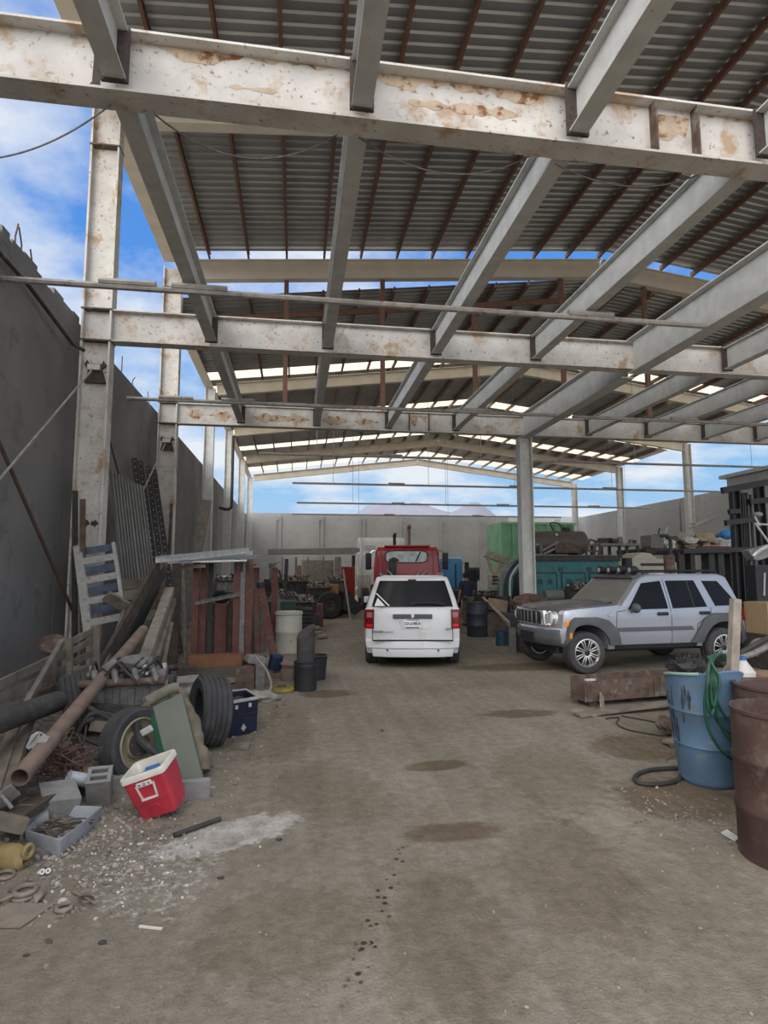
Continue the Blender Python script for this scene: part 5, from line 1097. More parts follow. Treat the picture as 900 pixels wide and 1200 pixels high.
# slatted wooden crate / rack against the wall
def rack():
    T = Thing('slatted_crate', P(79, 810, 6.5), 'long slatted wooden crate side leaning along the left wall', 'crate')
    A = lambda x, y, t=0.0: P(x, y, lerp(5.0, 7.6, (x+20)/135)+t)
    for (x0, y0, x1, y1) in ((-20, 812, 78, 764), (-20, 828, 78, 783), (-20, 848, 78, 800), (78, 755, 112, 737), (78, 766, 112, 748), (78, 780, 112, 763), (78, 795, 112, 780)):
        a, b = A(x0, y0), A(x1, y1); T.part(MB().bar(a, b, 0.025, 0.085 if x0 < 0 else 0.075), 'slat', M_wood, 0, 0.004)
    for (x, y0, y1) in ((79, 748, 806), (112, 733, 796)):
        a, b = A(x, y0, -0.05), A(x, y1, -0.05); T.part(MB().bar(a, b, 0.10, 0.06, up=(0, 1, 0)), 'post', M_wood, 0, 0.004)
rack()
T = Thing('bent_drum_lid', P(62, 760, 7.6), 'rusty dish leaning behind the slatted crate', 'dish')
T.part(MB().lathe(P(62, 757, 7.7), [(0.001, 0), (0.14, 0.0), (0.17, 0.04), (0.16, 0.05), (0.13, 0.01), (0.001, 0.01)], 20, (0.2, -0.5, 0.8)), 'dish', M_rust); T.part(MB().tube([P(62, 770, 7.7), P(62, 822, 7.7)], 0.06, 10), 'stem', M_rust)
# white slatted pallet leaning on the nearest column
def pallet():
    T = Thing('slatted_pallet', P(118, 740, 9.2), 'paint-splashed white slatted pallet leaning on the nearest column', 'pallet')
    M_pw = material('flaking_white_wood', (0.36, 0.35, 0.33), 0.85, 0, 0.1, 12, spot=(0.19, 0.16, 0.14), spot_amt=0.42, spot_scale=16)
    M_pb = material('blue_grey_slat', (0.075, 0.10, 0.14), 0.85, 0, 0.2, 9)
    lt, lb_ = P(91, 640, 9.40), P(104, 745, 8.85); rt, rb = P(133, 636, 9.50), P(140, 705, 9.15); rb = rt+(lb_-lt)*1.0
    up = (0, 1, 0)
    T.part(MB().bar(lt, lb_, 0.12, 0.06, up), 'rail', M_pw, 0, 0.005); T.part(MB().bar(rt, rb, 0.05, 0.06, up), 'rail', M_pw, 0, 0.005)
    for k, t in enumerate((0.07, 0.19, 0.30, 0.41, 0.53, 0.64, 0.75, 0.87)):
        a, b = lt.lerp(lb_, t), rt.lerp(rb, t-0.025); o = Vector((0, -0.03 if k % 2 else 0.06, 0))
        T.part(MB().bar(a+o, b+o, 0.02, 0.105 if k % 2 == 0 else 0.10, up=(0, 0, 1)), 'slat', M_pb if k % 2 == 0 else M_pw, 0, 0.004, label='blue-grey slat' if k % 2 == 0 else None)
pallet()
# sheets, angles and boards leaning on the wall between the first two columns
def csheet(px0, px1, ytop, ybot, Y, label, mat):
    a, b = P(px0, ytop, Y), P(px1, ytop, Y+0.9); c = P(px0, ybot, Y-0.1); h = a.z-max(0.1, c.z); mb = MB(); n = 24; rows = []
    for z, o in ((a.z, 0), (a.z-h, 0.35)):
        row = []
        for i in range(n+1):
            p = a.lerp(b, i/n); p = Vector((p.x, p.y, z)) + Vector((o, -0.05*o, 0)) + Vector((0.05 if i % 4 in (1, 2) else 0, -0.06 if i % 4 in (1, 2) else 0, 0)); row.append(mb.V(p))
        rows.append(row)
    for i in range(n): mb.face((rows[0][i], rows[0][i+1], rows[1][i+1], rows[1][i]))
    bmesh.ops.solidify(mb.bm, geom=list(mb.bm.faces), thickness=0.004)
    return solo(mb, 'corrugated_sheet', mat, label, 'sheet', None, 0)
M_cs = material('dull_zinc_sheet', (0.22, 0.22, 0.21), 0.6, 0.3, 0.1, 3)
csheet(128, 150, 552, 720, 10.4, 'left dull corrugated sheet leaning on the wall behind the white pallet', M_cs)
csheet(146, 168, 562, 705, 11.2, 'right dull corrugated sheet leaning on the wall beside the perforated angles', M_cs)
for k, (x0, y0, x1, y1) in enumerate(((157, 537, 172, 650), (164, 540, 178, 640), (173, 546, 187, 650), (180, 550, 193, 640))):
    a, b = P(x0, y0, 13.2+k*0.35), P(x1, y1, 12.7+k*0.35); T = Thing('perforated_angle', (b.x, b.y, 0.3), 'dark perforated steel angle leaning on the wall, %s of four' % ('leftmost', 'second', 'third', 'rightmost')[k], 'angle', 'perforated angles on the wall')
    b2 = a+(b-a)*2.6
    if True: b2 = a+(b-a)*((a.z-0.02)/(a.z-b.z))
    mb = MB().bar(a, b2, 0.11, 0.008, up=(0, 1, 0)); mb.bar(a+Vector((0.05, 0.03, 0)), b2+Vector((0.05, 0.03, 0)), 0.008, 0.07, up=(0, 1, 0)); T.part(mb, 'angle_profile', M_dark, 0)
    mb = MB(); n = 30
    for i in range(n):
        p = a.lerp(b2, (i+0.5)/n)+Vector((0, -0.006, 0)); mb.box(p, (0.035, 0.004, 0.03))
    o = T.part(mb, 'slots', material('light_slots', (0.26, 0.27, 0.26), 0.8), 0); o['kind'] = 'stuff'
for k, (x0, y0, Y0, x1, y1, Y1, w, h, m, l) in enumerate((
    (186, 664, 9.7, 112, 798, 7.6, 0.05, 0.30, M_woodd, 'big dark board leaning left of the pale timbers, front one'),
    (192, 668, 10.0, 128, 800, 7.9, 0.04, 0.26, M_black, 'black sheet leaning just behind the big dark board'),
    (181, 690, 9.6, 136, 762, 8.3, 0.03, 0.22, M_woodd, 'dark broken board leaning below the black sheet'),
    (199, 692, 9.9, 160, 800, 7.6, 0.14, 0.12, M_woodp, 'pale squared timber leaning toward the engine, left one'),
    (203, 704, 9.9, 172, 806, 7.7, 0.10, 0.10, M_wood, 'grey squared timber leaning toward the engine, right one'),
    (207, 660, 10.6, 203, 770, 10.2, 0.15, 0.05, M_woodd, 'upright dark plank left of the red posts'),
    (201, 730, 9.2, 187, 800, 8.2, 0.06, 0.04, M_wood, 'short thin plank leaning beside the squared timbers'),
    (193, 650, 10.9, 186, 702, 10.6, 0.14, 0.05, M_rust, 'rusty plate standing behind the black sheet'),
    (124, 698, 8.6, 155, 715, 8.8, 0.05, 0.16, M_wood, 'short brown board lying across the leaning boards'),
    (148, 716, 8.9, 122, 790, 7.7, 0.04, 0.20, M_wood, 'grey board leaning at the left of the big dark board'))):
    a, b = P(x0, y0, Y0), P(x1, y1, Y1)
    zl = 0.005 if k in (5, 7) else 0.15
    if k != 8: b = a+(b-a)*((a.z-zl)/(a.z-b.z))
    plank(a, b, w, h, l, m, up=(0, -0.5, 0.8) if k not in (5, 7) else (0, 1, 0))
a, b = P(142, 684, 10.2), P(184, 670, 10.5); T = Thing('crate_side', (a.x, a.y, 0.02), 'grey boarded crate side standing behind the white slatted pallet', 'crate')
for k in range(9):
    z = 0.10+0.18*k; T.part(MB().bar((a.x, a.y, z), (b.x, b.y, z+0.04), 0.03, 0.165), 'board', M_woodp if k % 2 else M_wood, 0, 0.004)
mb = MB().bar(P(214, 658, 10.7), P(218, 780, 10.2), 0.05, 0.05, up=(0, 1, 0)); solo(mb, 'steel_bar', M_steel, 'thin grey steel bar standing left of the red posts', 'bar', None, 0)
mb = MB().bar(P(242, 586, 20.0), P(214.5, 735, 19.4), 0.35, 0.05, up=(0, 1, 0)); solo(mb, 'plank', M_woodp, 'pale plank leaning on the wall beside the third column', 'plank', None, 0)
for k, (x0, y0, x1, y1, Y) in enumerate(((88, 575, 87, 780, 9.5), (97, 585, 97, 780, 9.35), (201, 590, 193, 757, 14.7))):
    mb = MB().bar(P(x0, y0, Y), P(x1, y1, Y), 0.07, 0.05, up=(0, 1, 0)); solo(mb, 'steel_bar', M_rust if k else M_dark, ('dark bar standing left of the nearest column', 'rusty bar standing in front of the nearest column', 'dark bar leaning on the second column')[k], 'bar', None, 0)
# ------------------------------------------------------------------ red steel posts carrying a stack of galvanised profiles
def post(px, w, Y, label, ztop=1.98, zb=0.22, mat=M_redst):
    a = P(px, 700, Y); T = Thing('red_post', (a.x, a.y, zb), label, 'post')
    mb = MB(); mb.channel((a.x, a.y, zb), (a.x, a.y, ztop), w, 0.10, 0.014, up=(1, 0, 0)); T.part(mb, 'channel', mat, 0)
    T.part(MB().box((a.x-0.02, a.y-0.002, ztop-0.12), (w*0.5, 0.012, 0.2)), 'top_slot', M_black, 0)
    return T
for k, (px, w, Y, l, m) in enumerate(((229, 0.10, 9.9, 'first red steel post from the left, carrying the profiles', M_redst), (238, 0.10, 10.05, 'second red post, close beside the first', M_redst), (246, 0.08, 10.2, 'dark post right behind the first red pair', M_dark),
    (277, 0.10, 9.9, 'third red post, left of the right pair', M_redst), (284, 0.08, 9.95, 'greyish post in the middle of the right pair', M_steel), (291, 0.10, 10.0, 'fourth red post, right of the right pair', M_redst))):
    post(px, w, Y, l, 1.96, 0.22, m)
T = Thing('toothed_mast', P(258, 795, 10.3), 'short red toothed steel mast between the red posts', 'mast')
a = P(258, 760, 10.3)
T.part(MB().box((a.x, a.y, 0.72), (0.20, 0.10, 1.0)), 'mast_plate', M_redst, 0, 0.01)
for s in (-0.16, 0.16):
    mb = MB().box((a.x+s, a.y, 0.75), (0.06, 0.06, 1.1))
    for k in range(18): mb.box((a.x+s, a.y-0.035, 0.25+0.058*k), (0.07, 0.03, 0.025))
    T.part(mb, 'rack_teeth', M_rust, 0)
T.part(MB().torus((a.x, a.y-0.03, 1.32), 0.10, 0.03, (0, 1, 0.3)), 'pulley', M_black); T.part(MB().ball((a.x, a.y, 1.30), 0.10, 2), 'motor', M_black)
mb = MB().channel(P(228, 707, 9.895), P(281, 696, 9.895), 0.06, 0.04, 0.006); solo(mb, 'cross_channel', M_steel, 'short grey channel fixed across between the red posts', 'channel', None, 0)
def chan(p0, p1, label, h=0.10, b=0.06, mat=None): mb = MB().channel(p0, p1, h, b, 0.005); return solo(mb, 'galvanised_profile', mat or M_alu, label, 'profile', None, 0)
chan(P(182, 656, 9.4), P(292, 645, 10.4), 'long bright galvanised profile on top of the red posts, front')
chan(P(196, 657, 9.5), P(296, 648, 10.5), 'second bright profile on the red posts, behind the front one')
chan(P(215, 658, 9.6), P(300, 652, 10.6), 'third profile on the red posts, lower', 0.05, 0.12)
mb = MB().box((P(258, 658, 10.0)), (0.85, 0.6, 0.03), rot(0, -0.03, 0.1)); solo(mb, 'steel_plate', M_alu, 'pale flat steel plate resting on the red posts under the profiles', 'plate', None, 0)
mb = MB().box(P(222, 664, 9.7), (0.5, 0.08, 0.06), rot(0, -0.05, 0)); solo(mb, 'plank', M_rust, 'rusty cross bar just below the bright profiles', 'bar', None, 0)
# base of the posts: orange box, planks, blocks
p = P(252, 787, 9.55); mb = MB().box((p.x, p.y+0.1, 0.36), (0.80, 0.3, 0.18), 0.06); solo(mb, 'orange_box', material('dusty_orange_paint', (0.19, 0.092, 0.045), 0.8, 0, 0.12, 5), 'dusty orange-brown box under the red posts', 'box', None, 0, 0.01)
for k, (x0, x1, y, h, m) in enumerate(((228, 290, 799, 0.07, M_woodp), (226, 286, 806, 0.07, M_wood))):
    plank(P(x0, y, 9.3), P(x1, y-3, 9.4), 0.1, h, ('upper plank lying below the orange-brown box', 'lower plank lying below the orange-brown box')[k], m)
mb = MB().box(P(287, 795, 9.1)+Vector((0, 0, -0.02)), (0.27, 0.10, 0.38), rot(0, 0, 0.1)); solo(mb, 'wooden_block', M_rust, 'square brown board standing right under the orange-brown box', 'board', None, 0, 0.006)
mb = MB().box(P(219, 789, 9.1), (0.25, 0.16, 0.22), rot(0, 0.1, 0.15)); solo(mb, 'wooden_block', M_woodd, 'dark wooden block left of the orange-brown box', 'block', None, 0, 0.006)
mb = MB().cyl(P(195, 783, 9.5), P(312, 768, 9.9), 0.05, n=12); solo(mb, 'long_pipe', M_rust, 'rusty round bar lying across the foot of the red posts', 'pipe')
mb = MB().box(P(304, 795, 9.2), (0.14, 0.14, 0.42), rot(0, 0, 0.2)); solo(mb, 'steel_box', M_steel, 'grey steel box standing beside the brown board', 'box', None, 0, 0.012)
mb = MB().box(P(300, 773, 9.3), (0.30, 0.18, 0.12), rot(0.1, 0.2, 0.4)); solo(mb, 'cement_lump', M_cement, 'grey cement lump lying over the steel box', 'lump', None, 0, 0.03)
mb = MB().ball(P(304, 822, 8.3)+Vector((0, 0, 0.05)), 0.16, 3, (1.5, 0.9, 0.6), 0.5, 8); solo(mb, 'plastic_bag', material('clear_dusty_bag', (0.28, 0.26, 0.23), 0.4, 0, 0.2, 10), 'dusty plastic bag beside the right end of the navy box', 'bag', None, 60)
mb = MB().tube(smooth_path([P(298, 768, 9.0), P(312, 785, 8.9), P(318, 805, 8.8), P(308, 815, 8.7), P(300, 812, 8.7)]), 0.018, 8); solo(mb, 'rope', M_woodp, 'pale rope curling beside the grey steel box', 'rope')
# red trestle and gas bottle
T = Thing('red_trestle', P(318, 765, 10.8), 'red steel trestle with slanted legs left of the white drum', 'trestle')
for (x0, y0, x1, y1, w) in ((300, 690, 302, 787, 0.09), (306, 690, 324, 787, 0.13), (312, 700, 305, 787, 0.06)):
    T.part(MB().bar(P(x0, y0, 10.9), P(x1, y1, 10.5), w, 0.08, up=(0, 1, 0)), 'leg', M_redst, 0, 0.004)
T.part(MB().bar(P(299, 710, 10.8), P(314, 708, 10.8), 0.05, 0.05), 'cross_bar', M_redst, 0)
c = P(304, 740, 11.2); T = Thing('gas_bottle', (c.x, c.y, 0), 'grey-green gas bottle standing behind the red trestle', 'bottle')
T.part(MB().lathe((c.x, c.y, 0.02), [(0.001, 0), (0.13, 0), (0.14, 0.03), (0.14, 1.15), (0.11, 1.27), (0.04, 1.33), (0.001, 1.33)], 24), 'bottle', material('grey_green_paint', (0.16, 0.19, 0.16), 0.5, 0, 0.15, 8))
T.part(MB().cyl((c.x, c.y, 1.34), (c.x, c.y, 1.55), 0.07), 'valve_cap', M_black)
# white drum, bucket with duct, yellow dish
def drum(c, r, h, mat, label, name='drum', ribs=(0.33, 0.66), open_top=False, inner=None, M=None, cat='drum', lid=False):
    T = Thing(name, (c[0], c[1], c[2]), label, cat); pr = [(0.001, 0.02), (r*0.97, 0.02), (r, 0.0), (r*1.0, 0.03)]
    for t in ribs: z = t*h; pr += [(r, z-0.03), (r*1.03, z-0.012), (r*1.03, z+0.012), (r, z+0.03)]
    pr += [(r, h-0.03), (r*1.025, h-0.02), (r*1.025, h)]
    if open_top: pr += [(r*0.965, h), (r*0.96, 0.05), (0.001, 0.05)]
    else: pr += [(r*0.97, h), (r*0.95, h-0.02), (0.001, h-0.02)]
    mb = MB().lathe((0, 0, 0), pr, 40)
    bmesh.ops.transform(mb.bm, matrix=Matrix.Translation(c) @ (M.to_4x4() if M else Matrix.Identity(4)), verts=list(mb.bm.verts)); T.part(mb, 'drum_body', mat)
    return T
M_wd = material('stained_white_plastic_drum', (0.44, 0.43, 0.38), 0.5, 0, 0.06, 3, spot=(0.30, 0.26, 0.19), spot_amt=0.42, spot_scale=6)
c = G(338, 766); T = drum((c.x, c.y+0.28, 0), 0.285, 0.88, M_wd, 'stained white plastic drum left of the drive, near the red trestle', ribs=(0.5,))
T.part(MB().torus((c.x, c.y+0.28, 0.83), 0.29, 0.018), 'lid_ring', M_wd)
c = G(358, 811); T = drum((c.x, c.y+0.17, 0), 0.17, 0.42, M_black, 'black oily bucket beside the drive with a duct standing in it', 'bucket', ribs=(0.85,), open_top=True, cat='bucket')
p = Vector((c.x, c.y+0.14, 0)); mb = MB().loft([[(p.x+q*math.cos(a)*0.16+0.0, p.y+0.08*math.sin(a), z+(0.1*math.sin(a+1) if z > .5 else 0)) for a in [2*PI*k/16 for k in range(16)]] for z, q in ((0.08, 0.8), (0.86, 0.85))]); solo(mb, 'duct_piece', M_dark, 'dark half-round duct standing in the black bucket', 'duct', None, 40)
c = G(366, 800); mb = MB().lathe((c.x+0.05, c.y+0.3, 0.0), [(0.001, 0), (0.17, 0.0), (0.20, 0.36), (0.24, 0.38), (0.20, 0.39), (0.16, 0.02), (0.001, 0.02)], 24); solo(mb, 'basin', M_black, 'black basin right behind the oily bucket', 'basin')
c = G(330, 811); T = Thing('yellow_lid', c, 'dirty yellow round lid lying left of the black bucket', 'lid')
T.part(MB().lathe(c+Vector((0, 0.1, 0.01)), [(0.001, 0.05), (0.16, 0.05), (0.19, 0.03), (0.20, 0), (0.17, 0.0), (0.001, 0.02)], 28), 'lid', material('mustard_plastic', (0.22, 0.16, 0.03), 0.6, 0, 0.3, 12)); T.part(MB().torus(c+Vector((0, 0.1, 0.06)), 0.06, 0.015), 'knob', M_dark)
mb = MB().box(G(322, 798)+Vector((0, 0.2, 0.27)), (0.20, 0.16, 0.26), rot(0.2, 0.1, 0.4)); solo(mb, 'blue_pump', material('dirty_blue_paint', (0.012, 0.03, 0.065), 0.6, 0, 0.2, 14), 'small dirty blue pump lump left of the black bucket', 'pump', None, 0, 0.04)
mb = MB().lathe(G(336, 800)+Vector((0.0, 0.2, 0)), [(0.001, 0), (0.10, 0), (0.12, 0.12), (0.11, 0.2), (0.14, 0.26), (0.06, 0.32), (0.001, 0.32)], 18, (0.1, 0, 1)); solo(mb, 'pump_housing', M_rustpipe, 'brown rounded pump housing between blue pump and black bucket', 'pump')
# ================================================================== RIGHT FOREGROUND
def blue_drum():
    M_bd = material('scuffed_blue_plastic', (0.095, 0.165, 0.26), 0.5, 0, 0.12, 4, spot=(0.19, 0.225, 0.24), spot_amt=0.42, spot_scale=5, dust=(0.10, 0.13, 0.15), dust_amt=0.42)
    b = G(843, 921); b.z = 0
    M = Matrix.Translation(b+Vector((0, 0.12, 0.012))) @ rot(0.05, -0.075, 0.3).to_4x4()
    T = Thing('plastic_drum', b, 'scuffed blue plastic drum, cut open, with green hose and a post in it', 'drum')
    pr = [(0.001, 0.0), (0.20, 0.0), (0.222, 0.025), (0.226, 0.05), (0.25, 0.30), (0.253, 0.32), (0.262, 0.335), (0.256, 0.35), (0.275, 0.60), (0.284, 0.615), (0.278, 0.635), (0.29, 0.86), (0.298, 0.90), (0.288, 0.905), (0.278, 0.86), (0.21, 0.05), (0.001, 0.04)]
    mb = MB().lathe((0, 0, 0), pr, 56)
    for v in mb.bm.verts:
        a = math.atan2(v.co.y, v.co.x); z = v.co.z
        dent = math.exp(-((a+0.55)/0.5)**2)*math.exp(-((z-0.55)/0.22)**2)*0.045
        k = 1-dent/max(0.05, math.hypot(v.co.x, v.co.y)) if math.hypot(v.co.x, v.co.y) > 0.15 else 1
        v.co.x *= k; v.co.y *= k
        if z > 0.7: v.co.z += (0.085*math.cos(a+2.53) + 0.035*math.cos(a+0.96) + 0.010*math.sin(3*a) - 0.03)*(z-0.7)/0.2
    bmesh.ops.transform(mb.bm, matrix=M, verts=list(mb.bm.verts)); T.part(mb, 'drum_shell', M_bd, 40)
    def put(mb, n, m, lab=None, sm=40): bmesh.ops.transform(mb.bm, matrix=M, verts=list(mb.bm.verts)); return T.part(mb, n, m, sm, label=lab)
    mb = MB().tube([((0.30)*math.cos(a), 0.30*math.sin(a), 0.875+0.085*math.cos(a+2.53)+0.035*math.cos(a+0.96)+0.01*math.sin(3*a)) for a in [-3.75+1.15*i/14 for i in range(15)]], 0.013, 7); put(mb, 'rim_lid', material('pale_green_plastic', (0.22, 0.33, 0.28), 0.6, 0, 0.1, 12), 'pale green piece of lid on the rim')
    M_pt = material('dark_paint_smear', (0.045, 0.06, 0.08), 0.6, 0, 0.5, 14)
    for a0, z0, z1, w in ((-3.12, 0.52, 0.82, 0.025), (-2.92, 0.64, 0.80, 0.03), (-3.02, 0.68, 0.84, 0.022), (-3.55, 0.36, 0.80, 0.03), (-3.42, 0.30, 0.55, 0.035), (-3.75, 0.35, 0.75, 0.06)):
        mb = MB(); rows = []
        for i in range(7):
            z = lerp(z0, z1, i/6); r = 0.251+(z-0.3)*0.068+0.0045; ww = w*math.sin(PI*(0.12+0.76*i/6))*(1+0.3*math.sin(i*2.1))
            rows.append([mb.V((r*math.cos(a0+q*ww/r+0.1*(z-z0)), r*math.sin(a0+q*ww/r+0.1*(z-z0)), z)) for q in (-0.5, 0, 0.5)])
        for p, q in zip(rows[:-1], rows[1:]):
            for i in range(2): mb.face((p[i], p[i+1], q[i+1], q[i]))
        put(mb, 'paint_smear', M_pt, 'dark paint smear')
    # wooden post in the drum
    p0, p1 = P(858, 800, 4.62), P(862, 702, 4.70); dirp = (p1-p0).normalized()
    mb = MB().bar(p0-dirp*0.55, p1, 0.078, 0.06, up=(0, 1, 0)); solo(mb, 'wooden_post', M_woodp, 'pale wooden post standing in the blue plastic drum', 'post', None, 0, 0.006)
    # coil of green hose over the rim
    T2 = Thing('garden_hose', P(836, 790, 4.30), 'green garden hose coil hung over the rim of the blue drum', 'hose')
    M_gh = material('green_hose', (0.014, 0.07, 0.042), 0.5, 0, 0.3, 12)
    for k, body in enumerate(([(831, 800), (827, 812), (826, 835), (832, 858), (846, 880), (862, 892), (876, 897)], [(834, 798), (832, 815), (836, 835), (846, 852), (860, 862), (876, 866)], [(837, 796), (838, 815), (846, 834), (858, 848), (878, 858)],
                             [(840, 797), (838, 818), (843, 845), (856, 868), (878, 880)], [(829, 797), (829, 822), (833, 838), (838, 822), (836, 798)], [(843, 796), (840, 812), (836, 828), (833, 812), (834, 800)])):
        o = 0.010*k
        pts = [P(850-2*k, 774, 4.62), P(846-3*k, 766+k, 4.50), P(836-k, 772, 4.30-o)] + [P(x, y, 4.215-o+0.0012*max(0, x-832)) for x, y in body]
        T2.part(MB().tube(smooth_path(pts), 0.0115, 8), 'coil', M_gh)
blue_drum()
M_rd = material('rusty_drum_steel', (0.070, 0.040, 0.034), 0.75, 0.05, 0.2, 4, spot=(0.115, 0.085, 0.07), spot_amt=0.45, spot_scale=6, dust=(0.13, 0.11, 0.095), dust_amt=0.35)
c = G(930, 1006); drum((c.x, c.y, 0), 0.29, 0.89, M_rd, 'nearest rusty steel drum, open, at the right edge', 'steel_drum', open_top=True)
c2 = G(922, 948); drum((c2.x+0.02, c2.y+0.04, 0), 0.29, 0.89, M_rd, 'second rusty steel drum, behind the nearest one', 'steel_drum', open_top=False)
mb = MB().tube([(c2.x-0.02, c2.y-0.12, 0.895), (c2.x-0.02, c2.y-0.10, 1.12)], 0.035, 10); solo(mb, 'pipe_piece', M_steel, 'grey pipe piece standing on the second rusty drum', 'pipe')
# shaggy black brush beside the drum
def brush():
    c = P(806, 781, 5.6); T = Thing('old_brush', (c.x, c.y, 0.3), 'shaggy black worn brush behind the blue drum', 'brush')
    T.part(MB().ball(c, 0.14, 2, (1.55, 0.8, 0.6), 0.3, 1), 'core', M_black)
    mb = MB(); random.seed(9)
    for k in range(170):
        d = Vector((random.gauss(0, 1), random.gauss(0, 1), random.gauss(0.2, 1))).normalized(); p = c+Vector((d.x*0.20, d.y*0.10, d.z*0.075)); mb.tube([p, p+d*random.uniform(.03, .07)+Vector((random.uniform(-.02, .02), 0, 0))], 0.006, 4, taper=0.2)
    o = T.part(mb, 'bristles', M_dark); o['kind'] = 'stuff'
    T.part(MB().bar((c.x+0.06, c.y+0.05, c.z-0.06), (c.x+0.12, c.y+0.05, 0.3), 0.12, 0.12), 'stub', M_dark, 0)
    mb = MB().box((c.x+0.13, c.y+0.12, 0.15), (0.25, 0.3, 0.30), 0.0); solo(mb, 'wooden_box', M_woodd, 'dark wooden box under the shaggy brush, behind the blue drum', 'box', None, 0, 0.01)
    mb = MB().box((c.x+0.25, c.y+0.25, 0.33), (0.22, 0.12, 0.06), 0.3); solo(mb, 'brick', material('pale_brick', (0.36, 0.31, 0.25), 0.9, 0, 0.1, 9), 'pale brick piece lying beside the shaggy brush', 'brick', None, 0, 0.006)
brush()
# rusty channel beam and planks in front of the silver car
def channel_beam():
    a, b = G(686, 829), G(806, 819); z0 = 0.075
    d = (b-a).normalized(); n = Vector((-d.y, d.x, 0)); T = Thing('rusty_beam', (a+b)/2, 'short rusty steel channel lying on blocks in front of the silver car', 'beam')
    mb = MB().bar(a+Vector((0, 0, z0+0.13)), b+Vector((0, 0, z0+0.13)), 0.012, 0.25)
    mb.bar(a+n*0.15+Vector((0, 0, z0+0.0)), b+n*0.15+Vector((0, 0, z0)), 0.32, 0.014); mb.bar(a+n*0.30+Vector((0, 0, z0+0.13)), b+n*0.30+Vector((0, 0, z0+0.13)), 0.012, 0.30)
    T.part(mb, 'channel', M_rust, 0)
    for t in (0.02, 0.66, 0.72): T.part(MB().box(a.lerp(b, t)-n*0.012+Vector((0, 0, z0+0.13)), (0.02, 0.02, 0.24), math.atan2(d.y, d.x)), 'rib', M_rust, 0)
    T.part(MB().box(a.lerp(b, 0.06)+n*0.02+Vector((0, 0, z0+0.265)), (0.14, 0.05, 0.02), 0.1), 'white_chip', M_chalk, 0)
    for t, l in ((0.08, 'left'), (0.85, 'right')):
        mb = MB().box(a.lerp(b, t)+n*0.14+Vector((0, 0, 0.033)), (0.12, 0.25, 0.062), math.atan2(d.y, d.x)); solo(mb, 'wooden_block', M_woodd, 'dark block under the %s end of the rusty channel' % l, 'block', None, 0, 0.005)
    plank(G(676, 840)+Vector((0, 0, 0.02)), G(810, 829)+Vector((0, 0, 0.085)), 0.15, 0.03, 'front grey plank slanting along the rusty channel', M_wood)
    plank(G(672, 833)+Vector((0, -0.02, 0.014)), G(700, 840)+Vector((0, 0.0, 0.014)), 0.14, 0.025, 'short pale plank end under the slanting plank', M_woodp)
    mb = MB().bar(G(702, 826)+Vector((0, -0.08, 0.14)), G(706, 836)+Vector((0, 0, 0.04)), 0.09, 0.02, up=(0, 1, 0)); solo(mb, 'wood_chip', M_woodp, 'pale wood piece wedged upright between channel and plank', 'wood', None, 0)
channel_beam()
T = Thing('roller', G(790, 868), 'rusty flanged roller lying on a board left of the blue drum', 'roller')
a, b = P(778, 856, 5.95)+Vector((0, 0, 0.0)), P(812, 866, 5.45); a.z = 0.115; b.z = 0.115
T.part(MB().cyl(a, b, 0.055, n=18), 'barrel', M_rust); dd = (b-a).normalized(); T.part(MB().cyl(a-dd*0.02, a+dd*0.02, 0.085, n=18), 'flange', M_rust)
plank(G(782, 871)+Vector((0, 0, 0.032)), G(815, 881)+Vector((0, 0, 0.032)), 0.16, 0.03, 'thick board lying under the rusty roller', M_wood)
mb = MB().box(G(787, 876)+Vector((0, 0, 0.008)), (0.06, 0.05, 0.014)); solo(mb, 'wooden_block', M_woodd, 'small dark block under the roller board', 'block', None, 0)
mb = MB().tube(smooth_path([G(x, y)+Vector((0, 0, 0.02)) for x, y in ((812, 902), (790, 903), (762, 905), (745, 912), (748, 920), (770, 922), (792, 918), (800, 910), (815, 906))]), 0.018, 8); solo(mb, 'cable', M_hose, 'thick black cable loop on the dirt left of the blue drum', 'cable')
mb = MB().tube(smooth_path([G(x, y)+Vector((0, 0, 0.01)) for x, y in ((710, 843), (725, 842), (723, 849), (735, 856), (760, 861), (780, 863), (795, 858), (770, 848), (745, 843), (728, 840))]), 0.009, 6); solo(mb, 'rope', M_hose, 'thin dark rope loop between planks and roller', 'rope')
flat([(845, 978), (852, 976), (868, 985), (862, 989)], 0.01, 'paper_scrap', material('white_paper', (0.55, 0.54, 0.51), 0.8), 'folded white paper scrap left of the nearest rusty drum', 'paper', 0.004, 0.01)
mb = MB().tube([G(802, 889)+Vector((0, 0, 0.012)), G(808, 891)+Vector((0, 0, 0.012))], 0.012, 6); solo(mb, 'bolt', M_alu, 'small bolt lying beside the foot of the blue drum', 'bolt')
mb = MB().tube([G(780, 893)+Vector((0, 0, 0.008)), G(806, 878)+Vector((0, 0, 0.03))], 0.004, 5); solo(mb, 'wire', M_rebar, 'thin straight wire under the roller board', 'wire')
